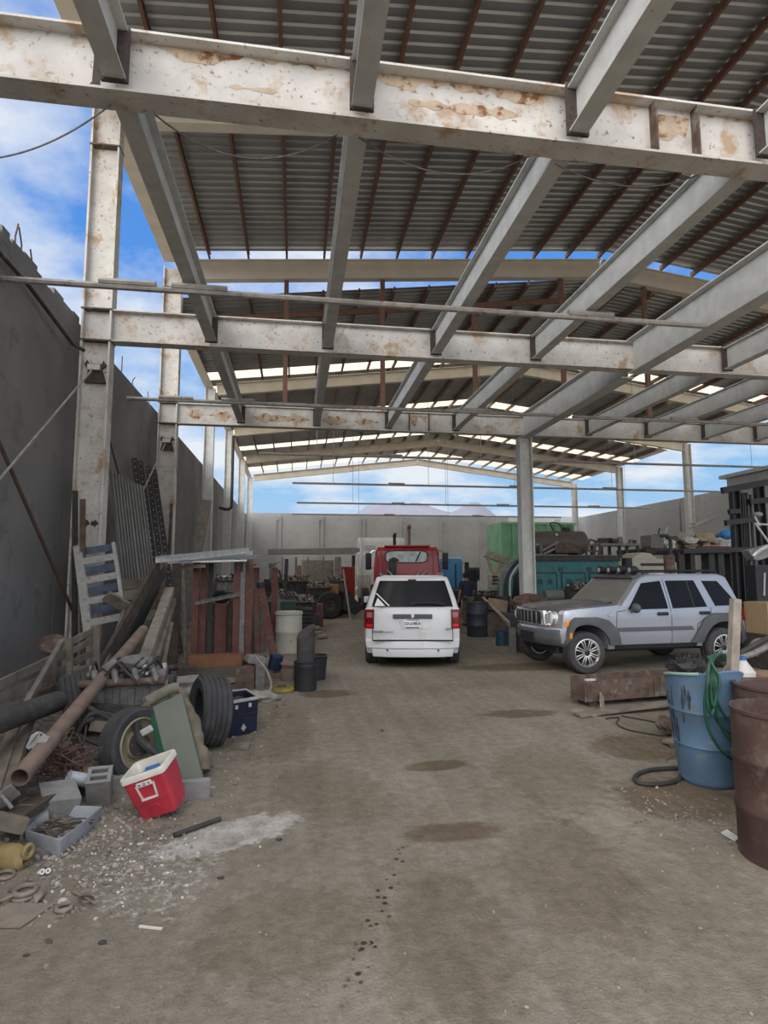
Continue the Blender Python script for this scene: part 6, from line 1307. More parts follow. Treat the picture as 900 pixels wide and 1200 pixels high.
# jugs, tubes and cartons behind the rusty drums
random.seed(4)
T = Thing('white_jug', (P(874, 790, 6.0).x, 6.0, 0.0), 'dusty white jug standing between blue drum and rusty drums', 'jug')
c = P(872, 800, 6.0); M_wj = material('dusty_white_plastic', (0.48, 0.47, 0.44), 0.5, 0, 0.08, 9)
T.part(MB().lathe((c.x, c.y, 0.32), [(0.001, 0), (0.11, 0.0), (0.12, 0.03), (0.12, 0.30), (0.05, 0.40), (0.035, 0.43), (0.001, 0.43)], 20), 'jug_body', M_wj); T.part(MB().cyl((c.x, c.y, 0.75), (c.x, c.y, 0.79), 0.04), 'cap', material('blue_cap', (0.04, 0.12, 0.3), 0.5))
mb = MB().box((c.x+0.2, c.y+0.25, 0.16), (1.0, 0.8, 0.31), 0.1); solo(mb, 'steel_bench', M_dark, 'low dark bench behind the rusty drums carrying jug and tubes', 'bench', None, 0, 0.02)
mb = MB().box((c.x+0.32, c.y-0.02, 0.46), (0.34, 0.3, 0.28), 0.3); solo(mb, 'carton', material('brown_carton_print', (0.27, 0.17, 0.10), 0.9, 0, 0.1, 9, spot=(0.05, 0.03, 0.02), spot_amt=0.25), 'brown carton beside the white jug behind the drums', 'carton', None, 0, 0.01)
for k, (pts, r, m, l) in enumerate((([(846, 792), (860, 775), (885, 765), (910, 752)], 0.035, M_steel, 'grey bent tube behind the rusty drums, lower'), ([(850, 785), (862, 770), (880, 758), (905, 745)], 0.03, M_dark, 'dark bent tube behind the rusty drums, upper'), ([(882, 768), (884, 758), (892, 753), (915, 754)], 0.06, M_rustpipe, 'thick pinkish-brown elbow tube at the right edge behind the drums'), ([(862, 798), (868, 788), (876, 790), (874, 806)], 0.03, M_wj, 'white tube curl beside the white jug'), ([(838, 772), (846, 778), (856, 788), (868, 810)], 0.03, M_hose, 'black tube running from the post down behind the blue drum'))):
    mb = MB().tube(smooth_path([P(x, y, 6.3+0.1*k) for x, y in pts]), r, 9); solo(mb, 'bent_tube', m, l, 'tube')
mb = MB().box(P(905, 722, 9.6)+Vector((0, 0, -0.05)), (0.75, 0.5, 0.62), 0.1); solo(mb, 'carton', material('tan_carton', (0.30, 0.21, 0.12), 0.9, 0, 0.06, 4), 'tan carton at the right edge behind the silver car tail', 'carton', None, 0, 0.01)
p = P(905, 722, 9.6); mb = MB().box((p.x+0.05, p.y+0.05, 0.31), (0.9, 0.7, 0.62), 0.1)
solo(mb, 'dark_pallet', M_dark, 'dark stand under the tan carton behind the silver car', 'stand', None, 0, 0.02)
# ================================================================== MIDDLE DISTANCE RIGHT
# forklift behind the silver car
def forklift():
    T = Thing('forklift', (P(845, 700, 13.2).x, 13.4, 0), 'tall black forklift mast and frame standing behind the silver car', 'forklift')
    Y = 13.0
    def xz(px, py, Y=Y): return P(px, py, Y)
    for (x0, x1, yt, w, nm, Yo) in ((858, 868, 574, 0.22, 'mast_rail', 0), (868, 877, 578, 0.16, 'mast_rail', 0.1), (886, 900, 566, 0.22, 'mast_rail', 0.0)):
        a = xz(x0, yt, Y+Yo); b = xz(x1, 760, Y+Yo); mb = MB().channel((a.x, a.y, a.z), (b.x, b.y, 0.15), w, 0.14, 0.03, up=(1, 0, 0)); T.part(mb, nm, M_black, 0)
    for k, x in enumerate((861, 866, 872, 879)):
        a = xz(x, 580, Y+0.05); b = xz(x+11, 760, Y+0.05); T.part(MB().tube([a, (b.x, b.y, 0.2)], 0.035 if k != 2 else 0.06, 8), 'lift_chain' if k != 2 else 'lift_cylinder', M_black if k != 1 else M_dark)
    for (x0, y0, x1, y1, h) in ((846, 575, 900, 565, 0.16), (850, 613, 888, 608, 0.14), (854, 600, 866, 599, 0.12), (878, 588, 900, 586, 0.14), (800, 646, 880, 644, 0.12)):
        T.part(MB().bar(xz(x0, y0, Y-0.12), xz(x1, y1, Y-0.12), 0.10, h), 'cross_member', M_black, 0, 0.01)
    for x in (832, 843, 797): T.part(MB().bar(xz(x, 646), Vector((xz(x, 646).x, Y, 0.9)), 0.16, 0.10, up=(0, 1, 0)), 'guard_post', M_black, 0)
    T.part(MB().box((xz(825, 646).x, Y+0.5, xz(825, 645).z), (1.25, 1.0, 0.06)), 'overhead_guard', M_black, 0, 0.02)
    T.part(MB().box((xz(815, 700).x, Y+0.5, 0.65), (1.9, 1.0, 0.75)), 'chassis', M_dark, 0, 0.06)
    a = xz(786, 690); T.part(MB().cyl((a.x, a.y, 1.0), (a.x, a.y, xz(786, 650).z), 0.13, n=18), 'silencer', M_rust)
    T.part(MB().tube(smooth_path([xz(786, 652), xz(786, 640), xz(785, 632), xz(781, 628), xz(774, 628)]), 0.045, 9), 'exhaust_elbow', M_black)
    for x in (800, 862):
        p = xz(x, 700); T.part(MB().lathe((p.x, Y-0.1, 0.33), [(0.15, -0.12), (0.31, -0.12), (0.33, -0.06), (0.33, 0.06), (0.31, 0.12), (0.15, 0.12), (0.001, 0.05), (0.001, -0.05), (0.15, -0.12)], 28, (0, 1, 0)), 'wheel', M_tyreb)
    for k, x in enumerate((879, 882, 885)): T.part(MB().box(xz(x-1, 590, Y+0.2)+Vector((0, 0, -0.1)), (0.03, 0.02, 0.4)), 'shim_plate', M_alu, 0)
forklift()
def grey_arm():
    T = Thing('hydraulic_arm', (P(888, 700, 11.5).x, 11.5, 0), 'grey machine arm with hoses at the right edge in front of the mast', 'machine'); M_g = material('machine_grey', (0.22, 0.225, 0.22), 0.6, 0, 0.12, 8)
    q = [P(x, y, 11.5) for x, y in ((877, 645), (905, 638), (905, 652), (889, 657), (884, 656))]; T.part(MB().loft([[p for p in q], [p+Vector((0, 0.25, 0)) for p in q]]), 'arm_plate', M_g, 0, 0.02)
    T.part(MB().tube(smooth_path([P(882, 652, 11.45), P(889, 646, 11.42), P(900, 640, 11.4)]), 0.05, 8), 'hose', M_alu)
    for a, b in (((886, 615), (904, 640)), ((884, 614), (905, 615)), ((884, 605), (890, 616))): T.part(MB().tube([P(*a, 11.6), P(*b, 11.6)], 0.025, 7), 'rod', M_alu)
    T.part(MB().ball(P(888, 603, 11.6), 0.09, 2, (1.3, 1, 0.7)), 'lamp', M_g)
    p = P(893, 690, 11.6); T.part(MB().box((p.x, p.y+0.1, 0.95), (0.35, 0.3, 1.85)), 'upright', M_black, 0, 0.03); T.part(MB().box((p.x, p.y-0.07, 1.45), (0.03, 0.03, 0.5), rot(0, 0.1, 0)), 'handle', M_alu, 0)
grey_arm()
# teal machine enclosure behind the middle column
def teal_cabinet():
    M_tl = material('teal_green_paint', (0.035, 0.155, 0.165), 0.6, 0, 0.15, 3, dust=(0.085, 0.19, 0.19), dust_amt=0.4)
    M_tg = material('teal_vent', (0.03, 0.075, 0.08), 0.7)
    Y = 17.6; a, b = P(622, 700, Y), P(727, 700, Y-0.3); a.z = b.z = 0; d = (b-a).normalized(); n = Vector((-d.y, d.x, 0)); H_ = P(680, 657, Y).z
    T = Thing('machine_cabinet', (a+b)/2, 'teal steel machine cabinet with vented doors behind the silver car hood', 'cabinet'); rz = math.atan2(d.y, d.x); L_ = (b-a).length
    def B(t, z, w, h, dep, off=0.0): return MB().box(a+d*(t*L_)+n*(dep/2-off)+Vector((0, 0, z)), (w, dep, h), rz)
    T.part(B(0.5, (H_+0.1)/2+0.05, L_, H_-0.1, 1.4), 'body', M_tl, 0, 0.03); T.part(B(0.5, H_+0.02, L_+0.08, 0.10, 1.45, 0.05), 'roof_edge', M_dark, 0, 0.02)
    for t in (0.16, 0.48, 0.79):
        T.part(B(t, H_*0.46, 0.80, H_*0.72, 0.02, 0.008), 'door_gap', M_black, 0); dr = T.part(B(t, H_*0.46, 0.72, H_*0.68, 0.05, 0.035), 'door', M_tl, 0, 0.01)
        for s in (-0.13, 0.13): T.part(B(t+s/L_*1.2, H_*0.46+H_*0.22, 0.16, 0.16, 0.02, 0.045), 'vent', M_tg, 0, parent=dr)
        T.part(B(t+0.3/L_, H_*0.40, 0.03, 0.14, 0.03, 0.06), 'handle', M_black, 0, parent=dr)
    for t in (0.34, 0.66, 0.96): T.part(B(t, H_*0.86, 0.16, 0.17, 0.01, 0.012), 'vent', M_tg, 0)
    # rounded cab end with a dark window, curved pipes over it
    e = a-d*0.02
    T.part(MB().prism([(-0.75, 0.2), (0.0, 0.2), (0.0, H_-0.02), (-0.25, H_-0.06), (-0.50, H_-0.25), (-0.68, H_-0.6), (-0.75, H_-1.0)], e, d, (0, 0, 1), n, 1.3), 'cab_end', M_tl, 40, 0.02)
    T.part(MB().prism([(-0.62, 0.55), (-0.12, 0.5), (-0.12, H_-0.16), (-0.3, H_-0.25), (-0.52, H_-0.5)], e-n*0.012, d, (0, 0, 1), n, 0.02), 'window', M_glass, 0, 0.01)
    for k, (o, r, m) in enumerate(((0.10, 0.055, M_steel), (0.26, 0.05, M_black), (0.38, 0.035, M_alu))):
        T.part(MB().tube(smooth_path([e+d*x+n*(-0.12)+Vector((0, 0, z)) for x, z in ((-1.05+o, 0.4), (-1.05+o, H_-0.7), (-0.88+o*.9, H_-0.22+(-.02-o*.25)), (-0.55+o*.7, H_+0.07-o*.4), (0.05, H_+0.17-o*.45))]), r, 9), 'curved_pipe', m)
    T.part(MB().box(a+d*0.3+n*0.5+Vector((0, 0, 0.07)), (L_*0.6, 0.8, 0.15), rz), 'skid', M_dark, 0)
    return a, d, n, L_, H_
ta, td, tn, tL, tH = teal_cabinet()
zr = tH+0.07
mb = MB().bar(ta+td*0.0+tn*0.25+Vector((0, 0, zr+0.05)), ta+td*3.1+tn*0.25+Vector((0, 0, zr+0.05)), 0.10, 0.09); solo(mb, 'roof_rail', M_dark, 'dark rail lying along the roof of the teal cabinet, front one', 'rail', None, 0)
mb = MB().bar(ta+td*0.0+tn*0.6+Vector((0, 0, zr+0.06)), ta+td*2.9+tn*0.6+Vector((0, 0, zr+0.06)), 0.12, 0.12); solo(mb, 'roof_rail', M_steel, 'grey rail lying along the roof of the teal cabinet, rear one', 'rail', None, 0)
def frame_thing(name, pts, Y, w, mat, label, cat='frame'):
    T = Thing(name, P(*pts[0][0], Y), label, cat)
    for a, b in pts: T.part(MB().bar(P(*a, Y), P(*b, Y), w, w), 'tube', mat, 0)
    return T
frame_thing('welded_rack', [((619, 638), (634, 638)), ((634, 638), (634, 650)), ((619, 650), (634, 650)), ((634, 646), (654, 635)), ((636, 650), (650, 643))], 17.9, 0.06, M_steel, 'grey welded frame lying on the teal cabinet beside the middle column')
frame_thing('step_frame', [((686, 654), (691, 632)), ((691, 632), (704, 636)), ((704, 636), (701, 654)), ((696, 654), (698, 634)), ((688, 645), (703, 646))], 17.9, 0.055, M_rust, 'rusty step frame standing at the right end of the teal cabinet roof')
# dark tank on the cabinet/behind
c0, c1 = P(612, 636, 21.0), P(684, 636, 20.6); T = Thing('tank', ((c0.x+c1.x)/2, 20.8, 1.6), 'dark brown horizontal tank above the teal cabinet', 'tank'); r = 0.44; ax = (c1-c0).normalized(); L_ = (c1-c0).length
M_tk = material('dark_brown_tank', (0.10, 0.088, 0.078), 0.6, 0.1, 0.08, 3)
T.part(MB().lathe(c0, [(0.001, -0.10), (r*0.7, -0.07), (r*0.95, 0), (r, 0.06), (r, L_-0.06), (r*0.95, L_), (r*0.7, L_+0.08), (0.001, L_+0.1)], 32, ax), 'shell', M_tk)
T.part(MB().torus(c0.lerp(c1, 0.55), r+0.005, 0.012, ax, 32, 6), 'seam', M_tk); T.part(MB().cyl(c0.lerp(c1, 0.72)+Vector((0, 0, r-0.03)), c0.lerp(c1, 0.72)+Vector((0, 0, r+0.14)), 0.15), 'manhole', M_black)
T.part(MB().tube(smooth_path([c0.lerp(c1, 0.5)+Vector((0, -.1, r)), c0.lerp(c1, 0.45)+Vector((0, -.1, r+0.3)), c0.lerp(c1, 0.6)+Vector((0, -.1, r+0.25)), c0.lerp(c1, 0.63)+Vector((0, -.1, r))]), 0.025, 7), 'hose', M_hose)
T.part(MB().ball(c0.lerp(c1, 0.5)+Vector((0, -r*0.75, r*0.62)), 0.06, 2), 'fitting', M_chalk)
for t in (0.15, 0.85): q = c0.lerp(c1, t); T.part(MB().box((q.x, q.y, (q.z-r+0.05)/2), (0.15, 0.8, q.z-r+0.05)), 'support', M_dark, 0)
T.part(MB().box(c0.lerp(c1, 0.65)+Vector((0, -0.45, -0.22)), (1.0, 0.06, 0.35)), 'rusted_panel', M_rust, 0)
# tall green container at the back wall
def green_container():
    Y = 28.5; a, b = P(590, 690, Y), P(676, 690, Y); H_ = P(640, 612, Y).z; L_ = b.x-a.x; M_gc = material('light_green_paint', (0.20, 0.42, 0.24), 0.6, 0, 0.12, 1.5, dust=(0.21, 0.42, 0.36), dust_amt=0.45)
    T = Thing('container', ((a.x+b.x)/2, Y+1.2, 0), 'tall light green ribbed container by the back wall', 'container')
    T.part(MB().box(((a.x+b.x)/2, Y+1.25, H_/2+0.05), (L_, 2.4, H_-0.1)), 'body', M_gc, 0, 0.02)
    for k in range(9): T.part(MB().box((a.x+0.10+k*(L_-0.2)/8, Y-0.01, H_/2), (0.12, 0.14, H_-0.05)), 'rib', M_gc, 0, 0.015)
    T.part(MB().box(((a.x+b.x)/2, Y-0.02, H_-0.08), (L_+0.1, 0.2, 0.12)), 'top_rail', M_gc, 0); T.part(MB().box(((a.x+b.x)/2, Y+1.2, 0.05), (L_, 2.2, 0.1)), 'skid', M_dark, 0)
green_container()
# cream crane boom
T = Thing('loader_crane', P(582, 690, 23.5), 'small cream loader crane left of the teal cabinet', 'crane'); T.o.location.z = 0; T.inv = Matrix.Translation(T.o.location).inverted()
M_cc = material('cream_machine_paint', (0.40, 0.36, 0.26), 0.6, 0, 0.15, 9, spot=(0.16, 0.12, 0.09), spot_amt=0.35)
Y = 23.5
T.part(MB().bar(P(568, 648, Y), P(594, 658, Y), 0.3, 0.30), 'boom', M_cc, 0, 0.03); T.part(MB().bar(P(571, 652, Y-0.1), P(578, 672, Y-0.1), 0.12, 0.12), 'cylinder', M_cc, 0)
T.part(MB().bar(P(586, 660, Y), P(580, 684, Y), 0.3, 0.35, up=(0, 1, 0)), 'mast', M_cc, 0, 0.03); T.part(MB().box(P(582, 681, Y), (0.65, 0.5, 0.6)), 'turret', M_cc, 0, 0.05)
T.part(MB().box(P(582, 686, Y)+Vector((0, 0.1, -0.72)), (1.3, 0.9, 1.0)), 'carrier', M_dark, 0, 0.05)
for dx in (-3, 3): T.part(MB().cyl(P(582+dx, 680, Y-0.27), P(582+dx, 680, Y-0.2), 0.07), 'valve', M_dark)
for k in range(3): T.part(MB().box(P(580, 676+4*k, Y-0.26), (0.22, 0.03, 0.08)), 'grille', M_dark, 0)
# dark crate on a stand and the person in front of it
c = P(553, 673, 20.5); T = Thing('plastic_crate', (c.x, c.y, 0), 'black plastic crate raised on a stand behind the person', 'crate')
T.part(MB().box((c.x, c.y, (c.z-0.2)/2), (0.3, 0.3, c.z-0.2)), 'stand', M_dark, 0)
for k in range(4):
    T.part(MB().box((c.x, c.y-0.2, c.z-0.2+0.14*k), (0.42, 0.03, 0.045)), 'rail', M_black, 0)
for k in range(4): T.part(MB().box((c.x-0.2+0.133*k, c.y-0.2, c.z), (0.04, 0.03, 0.46)), 'upright', M_black, 0)
T.part(MB().box((c.x, c.y+0.05, c.z-0.02), (0.40, 0.40, 0.42)), 'shell', M_dark, 0)
def skin_mesh(verts, edges, radii, name, mat, parent, root=0, sub=2, label=None):
    me = bpy.data.meshes.new('s'); me.from_pydata([Vector(v) for v in verts], edges, []); o = bpy.data.objects.new('s', me); COL.objects.link(o)
    o.modifiers.new('Skin', 'SKIN')
    sv = me.skin_vertices[0].data
    for i, r in enumerate(radii): sv[i].radius = (r, r) if not isinstance(r, tuple) else r; sv[i].use_root = (i == root)
    m2 = o.modifiers.new('Sub', 'SUBSURF'); m2.levels = sub; m2.render_levels = sub
    dg = bpy.context.evaluated_depsgraph_get(); new = bpy.data.meshes.new_from_object(o.evaluated_get(dg)); bpy.data.objects.remove(o); bpy.data.meshes.remove(me)
    new.materials.clear(); new.materials.append(mat); new.shade_smooth(); r_ = bpy.data.objects.new(name, new); COL.objects.link(r_); r_.parent = parent; return r_
def person():
    b = G(549, 733); R = empty('person', (b.x, b.y, 0), math.radians(8), 'person in dark blue shirt standing behind the black drum, facing away', 'person')
    M_sk = material('skin', (0.28, 0.15, 0.10), 0.6, 0, 0.04, 8)
    # local: x right, y away from the viewer, z up; the figure looks toward +y and leans forward
    v = [(0, 0, 0.90), (0, 0.03, 1.06), (0, 0.07, 1.24), (0, 0.11, 1.38), (0, 0.15, 1.47), (0, 0.18, 1.545), (0, 0.19, 1.62),
         (-0.10, 0, 0.86), (-0.12, 0.02, 0.48), (-0.12, -0.03, 0.09), (-0.13, 0.09, 0.04), (0.10, 0, 0.86), (0.13, 0.05, 0.48), (0.13, 0.02, 0.09), (0.14, 0.14, 0.04),
         (-0.19, 0.09, 1.36), (-0.25, 0.06, 1.10), (-0.26, 0.14, 0.86), (-0.255, 0.17, 0.80), (0.19, 0.09, 1.36), (0.26, 0.10, 1.10), (0.23, 0.26, 0.93), (0.22, 0.31, 0.89)]
    e = [(0, 1), (1, 2), (2, 3), (3, 4), (4, 5), (5, 6), (0, 7), (7, 8), (8, 9), (9, 10), (0, 11), (11, 12), (12, 13), (13, 14), (3, 15), (15, 16), (16, 17), (17, 18), (3, 19), (19, 20), (20, 21), (21, 22)]
    rd = [(.15, .11), (.14, .10), (.155, .11), (.13, .09), .055, .085, .085, .09, .06, .042, .035, .09, .06, .042, .035, .055, .042, .032, .035, .055, .042, .032, .035]
    base = len(v)
    for s, i in ((-1, 18), (1, 22)):
        p = Vector(v[i])
        for k in range(4):
            q = p+Vector((0.018*(k-1.5)*s, 0.012, -0.03)); v += [tuple(q), tuple(q+Vector((0, 0.012, -0.045+0.006*abs(k-1.4))))]; e += [(i, len(v)-2), (len(v)-2, len(v)-1)]; rd += [.011, .009]
        q = p+Vector((-0.035*s, 0.02, -0.02)); v += [tuple(q), tuple(q+Vector((-0.006*s, 0.012, -0.035)))]; e += [(i, len(v)-2), (len(v)-2, len(v)-1)]; rd += [.012, .010]
    body = skin_mesh(v, e, rd, 'body', M_sk, R)
    sh = skin_mesh([(0, 0, 0.86), (0, 0.03, 1.06), (0, 0.07, 1.24), (0, 0.11, 1.38), (0, 0.13, 1.44), (-0.19, 0.09, 1.36), (-0.25, 0.06, 1.12), (0.19, 0.09, 1.36), (0.26, 0.10, 1.12)], [(0, 1), (1, 2), (2, 3), (3, 4), (3, 5), (5, 6), (3, 7), (7, 8)], [(.19, .14), (.18, .135), (.19, .14), (.16, .115), .075, .08, .07, .08, .07], 'shirt', material('dark_blue_cloth', (0.018, 0.024, 0.045), 0.9, 0, 0.15, 9, bump=0.2), R)
    skin_mesh([(0, 0, 0.92), (-0.10, 0, 0.84), (-0.12, 0.02, 0.48), (-0.12, -0.03, 0.11), (0.10, 0, 0.84), (0.13, 0.05, 0.48), (0.13, 0.02, 0.11)], [(0, 1), (1, 2), (2, 3), (0, 4), (4, 5), (5, 6)], [(.165, .125), .11, .08, .068, .11, .08, .068], 'trousers', material('brown_work_trousers', (0.075, 0.062, 0.048), 0.9, 0, 0.15, 9), R)
    for x, y in ((-0.125, 0.03), (0.135, 0.08)):
        mb = MB().ball((x, y, 0.05), 0.06, 2, (0.85, 2.2, 0.8)); mb.box((x, y, 0.015), (0.095, 0.27, 0.03)); mb.build('shoe', M_black, R, 50)
    mb = MB().ball((0, 0.165, 1.615), 0.105, 3, (0.88, 1.0, 1.08), 0.06, 2); mb.build('hair', material('black_hair', (0.012, 0.010, 0.009), 0.8, 0, 0.2, 30), R, 60)
    for s in (-1, 1):
        mb = MB().ball((s*0.088, 0.19, 1.575), 0.03, 2, (0.4, 0.8, 1.1)); mb.build('ear', M_sk, R, 60)
    mb = MB().ball((0, 0.285, 1.575), 0.022, 2, (0.8, 1.2, 1.3)); mb.build('nose', M_sk, R, 60)
    for s in (-1, 1):
        mb = MB().ball((s*0.034, 0.262, 1.605), 0.013, 2); mb.build('eye', material('eye_white', (0.5, 0.5, 0.48), 0.3), R, 60)
    mb = MB().ball((0, 0.268, 1.53), 0.022, 2, (1.2, 0.5, 0.35)); mb.build('mouth', material('lips', (0.25, 0.09, 0.08), 0.6), R, 60)
person()
c = G(564, 747); drum((c.x, c.y+0.29, 0), 0.29, 0.92, material('black_blue_drum', (0.018, 0.02, 0.03), 0.5, 0, 0.2, 4), 'black steel drum standing in front of the person', 'steel_drum')
# junk by the middle column
c = G(591, 757); drum((c.x, c.y+0.14, 0), 0.15, 0.34, material('dark_blue_bucket', (0.02, 0.05, 0.09), 0.5, 0, 0.15, 8), 'dark blue bucket on the ground left of the middle column', 'bucket', ribs=(0.85,), open_top=True, cat='bucket')
mb = MB().box(G(603, 765)+Vector((0, 0.1, 0.26)), (0.12, 0.12, 0.52), 0.1); solo(mb, 'concrete_post', M_steel, 'short grey post standing right of the dark blue bucket', 'post', None, 0, 0.01)
mb = MB().box(G(609, 760)+Vector((0, 0.2, 0.42)), (0.16, 0.2, 0.84), 0.1); solo(mb, 'steel_stand', M_dark, 'dark narrow stand beside the short grey post', 'stand', None, 0, 0.01)
c = P(622, 708, 12.4); mb = MB().ball((c.x, c.y, c.z), 0.28, 3, (1.5, 0.9, 0.7), 0.6, 5); solo(mb, 'rag_heap', material('brown_sheet_rag', (0.09, 0.055, 0.042), 0.9, 0, 0.3, 9), 'dark brown rag heap at the foot of the middle column', 'rag', None, 50)
mb = MB().box((c.x, c.y, c.z/2-0.1), (0.8, 0.5, c.z-0.22), 0.1); solo(mb, 'workbench', M_dark, 'dark low bench under the brown rag heap', 'bench', None, 0, 0.03)
mb = MB().box(P(583, 709, 15.5), (0.42, 0.35, 0.32), rot(0.1, 0.15, 0.5)); solo(mb, 'carton', material('brown_carton_plain', (0.26, 0.18, 0.12), 0.9), 'brown carton on the junk left of the teal cabinet end', 'carton', None, 0, 0.01)
mb = MB().box((P(583, 709, 15.5).x, 15.6, 0.3), (0.9, 0.8, 0.6), 0.1); solo(mb, 'wooden_box', M_woodd, 'dark box under the brown carton', 'box', None, 0, 0.02)
plank(P(566, 700, 15.6), P(602, 735, 14.6), 0.08, 0.04, 'pale plank slanting down from the black drum toward the middle column', M_woodp)
plank(P(588, 722, 15.0), P(598, 735, 14.7), 0.10, 0.03, 'short pale board behind the dark blue bucket', M_wood)
c = P(570, 690, 19.9); engine((c.x, 19.9, 0.55), 0.4, 1.0, 'dark engine on a stand between black drum and teal cabinet', M_dark)
mb = MB().box((c.x, 19.9, 0.28), (0.9, 0.7, 0.54), 0.4); solo(mb, 'steel_stand', M_dark, 'dark stand carrying the engine left of the teal cabinet', 'stand', None, 0, 0.03)
mb = MB().lathe((P(578, 700, 17.0).x+0.3, 17.0, 0.0), [(0.001, 0), (0.22, 0), (0.24, 0.5), (0.23, 1.0), (0.001, 1.0)], 20); solo(mb, 'dark_barrel', M_black, 'dark barrel right in front of the cream crane', 'barrel')
# lumps on the ground in front of the teal cabinet, seen over the hood
c = P(660, 700, 16.2); T = Thing('green_tank', (c.x, c.y, 0), 'grey-green cylinder tank lying in front of the teal cabinet', 'tank')
a, b = P(638, 698, 16.2), P(664, 697, 16.2); T.part(MB().cyl(a, b, 0.16, n=18), 'shell', material('grey_green', (0.13, 0.16, 0.13), 0.6, 0, 0.1, 6)); T.part(MB().box(((a.x+b.x)/2, a.y, a.z/2-0.1), (0.7, 0.3, a.z-0.05)), 'cradle', M_dark, 0); T.part(MB().torus(P(630, 702, 16.2), 0.17, 0.02, (0, 1, 0.2)), 'hose_loop', M_steel)
c = P(677, 689, 16.0); engine((c.x, 16.0, 0.9), 0.2, 1.05, 'greasy engine block above the silver car windscreen edge', M_dark)
mb = MB().box((c.x, 16.0, 0.44), (0.9, 0.6, 0.88), 0.2); solo(mb, 'steel_stand', M_dark, 'dark stand under the greasy engine block', 'stand', None, 0, 0.03)
if 0: frame_thing('bent_bar', [((654, 683), (664, 691))], 16.9, 0.03, M_alu, 'thin bright bar leaning on the teal cabinet doors', 'bar')
# tables, pale vehicle body, heaps on a flatbed at the right back
def table_frame(x0, x1, yt, Y, label):
    a, b = P(x0, yt, Y), P(x1, yt, Y); T = Thing('steel_table', ((a.x+b.x)/2, Y, 0), label, 'table')
    T.part(MB().box(((a.x+b.x)/2, Y+0.4, a.z), (b.x-a.x, 0.9, 0.10)), 'top', M_steel, 0, 0.01)
    for x in (a.x+0.1, (a.x+b.x)/2, b.x-0.1):
        for y in (0.02, 0.78): T.part(MB().box((x, Y+y, a.z/2), (0.10, 0.10, a.z-0.1)), 'leg', M_dark, 0)
    return T
table_frame(702, 750, 638, 21.3, 'long dark steel table right of the teal cabinet')
c = P(735, 668, 18.2)
mb = MB().cyl((c.x, 18.2, 0.0), (c.x, 18.2, P(732, 654, 18.2).z), 0.17, n=20); solo(mb, 'dark_cylinder', M_black, 'dark standing cylinder at the right end of the teal cabinet', 'cylinder')
random.seed(21)
for k in range(9):
    px = random.uniform(706, 747); Yk = 21.5+random.uniform(0, .5); c = P(px, 632, Yk); s_ = random.uniform(.14, .26); z0 = P(740, 638, 21.3).z+0.055
    mb = MB()
    if k % 3 == 0: mb.box((c.x, Yk, z0+s_/2), (s_*1.6, s_, s_), random.uniform(0, 1))
    elif k % 3 == 1: mb.cyl((c.x, Yk, z0), (c.x, Yk, z0+s_), s_*0.5, s_*0.4, 14)
    else: mb.ball((c.x, Yk, z0+s_*0.4), s_*0.55, 2, (1.3, 1, 0.8), 0.3, k)
    solo(mb, 'machine_part', (M_dark, M_steel, M_rust)[k % 3], ('small dark box-like part', 'small grey pot-like part', 'small rusty lump')[k % 3]+' on the long dark steel table', 'part', 'parts on the long steel table', 40, 0.01 if k % 3 == 0 else 0)
def pale_body():
    Y = 19.2; a, b = P(727, 672, Y), P(796, 672, Y); M_pb = material('pale_beige_body', (0.42, 0.385, 0.31), 0.6, 0, 0.06, 3); zt = P(760, 655, Y).z
    T = Thing('pickup_bed', ((a.x+b.x)/2, Y, 0), 'pale beige vehicle body seen above the silver car roof', 'vehicle')
    T.part(MB().loft([[(x, y, z) for x, z in ((a.x, 0.4), (b.x, 0.4), (b.x, zt-0.15), (b.x-0.5, zt+0.0), (a.x+0.35, zt), (a.x, zt-0.12))] for y in (Y, Y+1.6)]), 'body', M_pb, 30, 0.05)
    T.part(MB().loft([[(x, y, z) for x, z in ((a.x+0.5, zt-0.05), (b.x-0.55, zt-0.05), (b.x-0.9, zt+0.22), (a.x+1.0, zt+0.25))] for y in (Y+0.25, Y+1.3)]), 'canopy', M_pb, 30, 0.08)
    T.part(MB().box(((a.x+b.x)/2+0.2, Y-0.01, zt-0.2), (1.1, 0.02, 0.10)), 'dark_strip', M_dark, 0); T.part(MB().box((b.x-0.35, Y-0.01, zt-0.28), (0.16, 0.02, 0.14)), 'lamp', M_lamp_c, 0)
    for x in (a.x+0.5, b.x-0.5): T.part(MB().lathe((x, Y+0.05, 0.34), [(0.001, -0.08), (0.3, -0.09), (0.34, -0.05), (0.34, 0.08), (0.001, 0.09)], 24, (0, 1, 0)), 'wheel', M_tyreb)
pale_body()
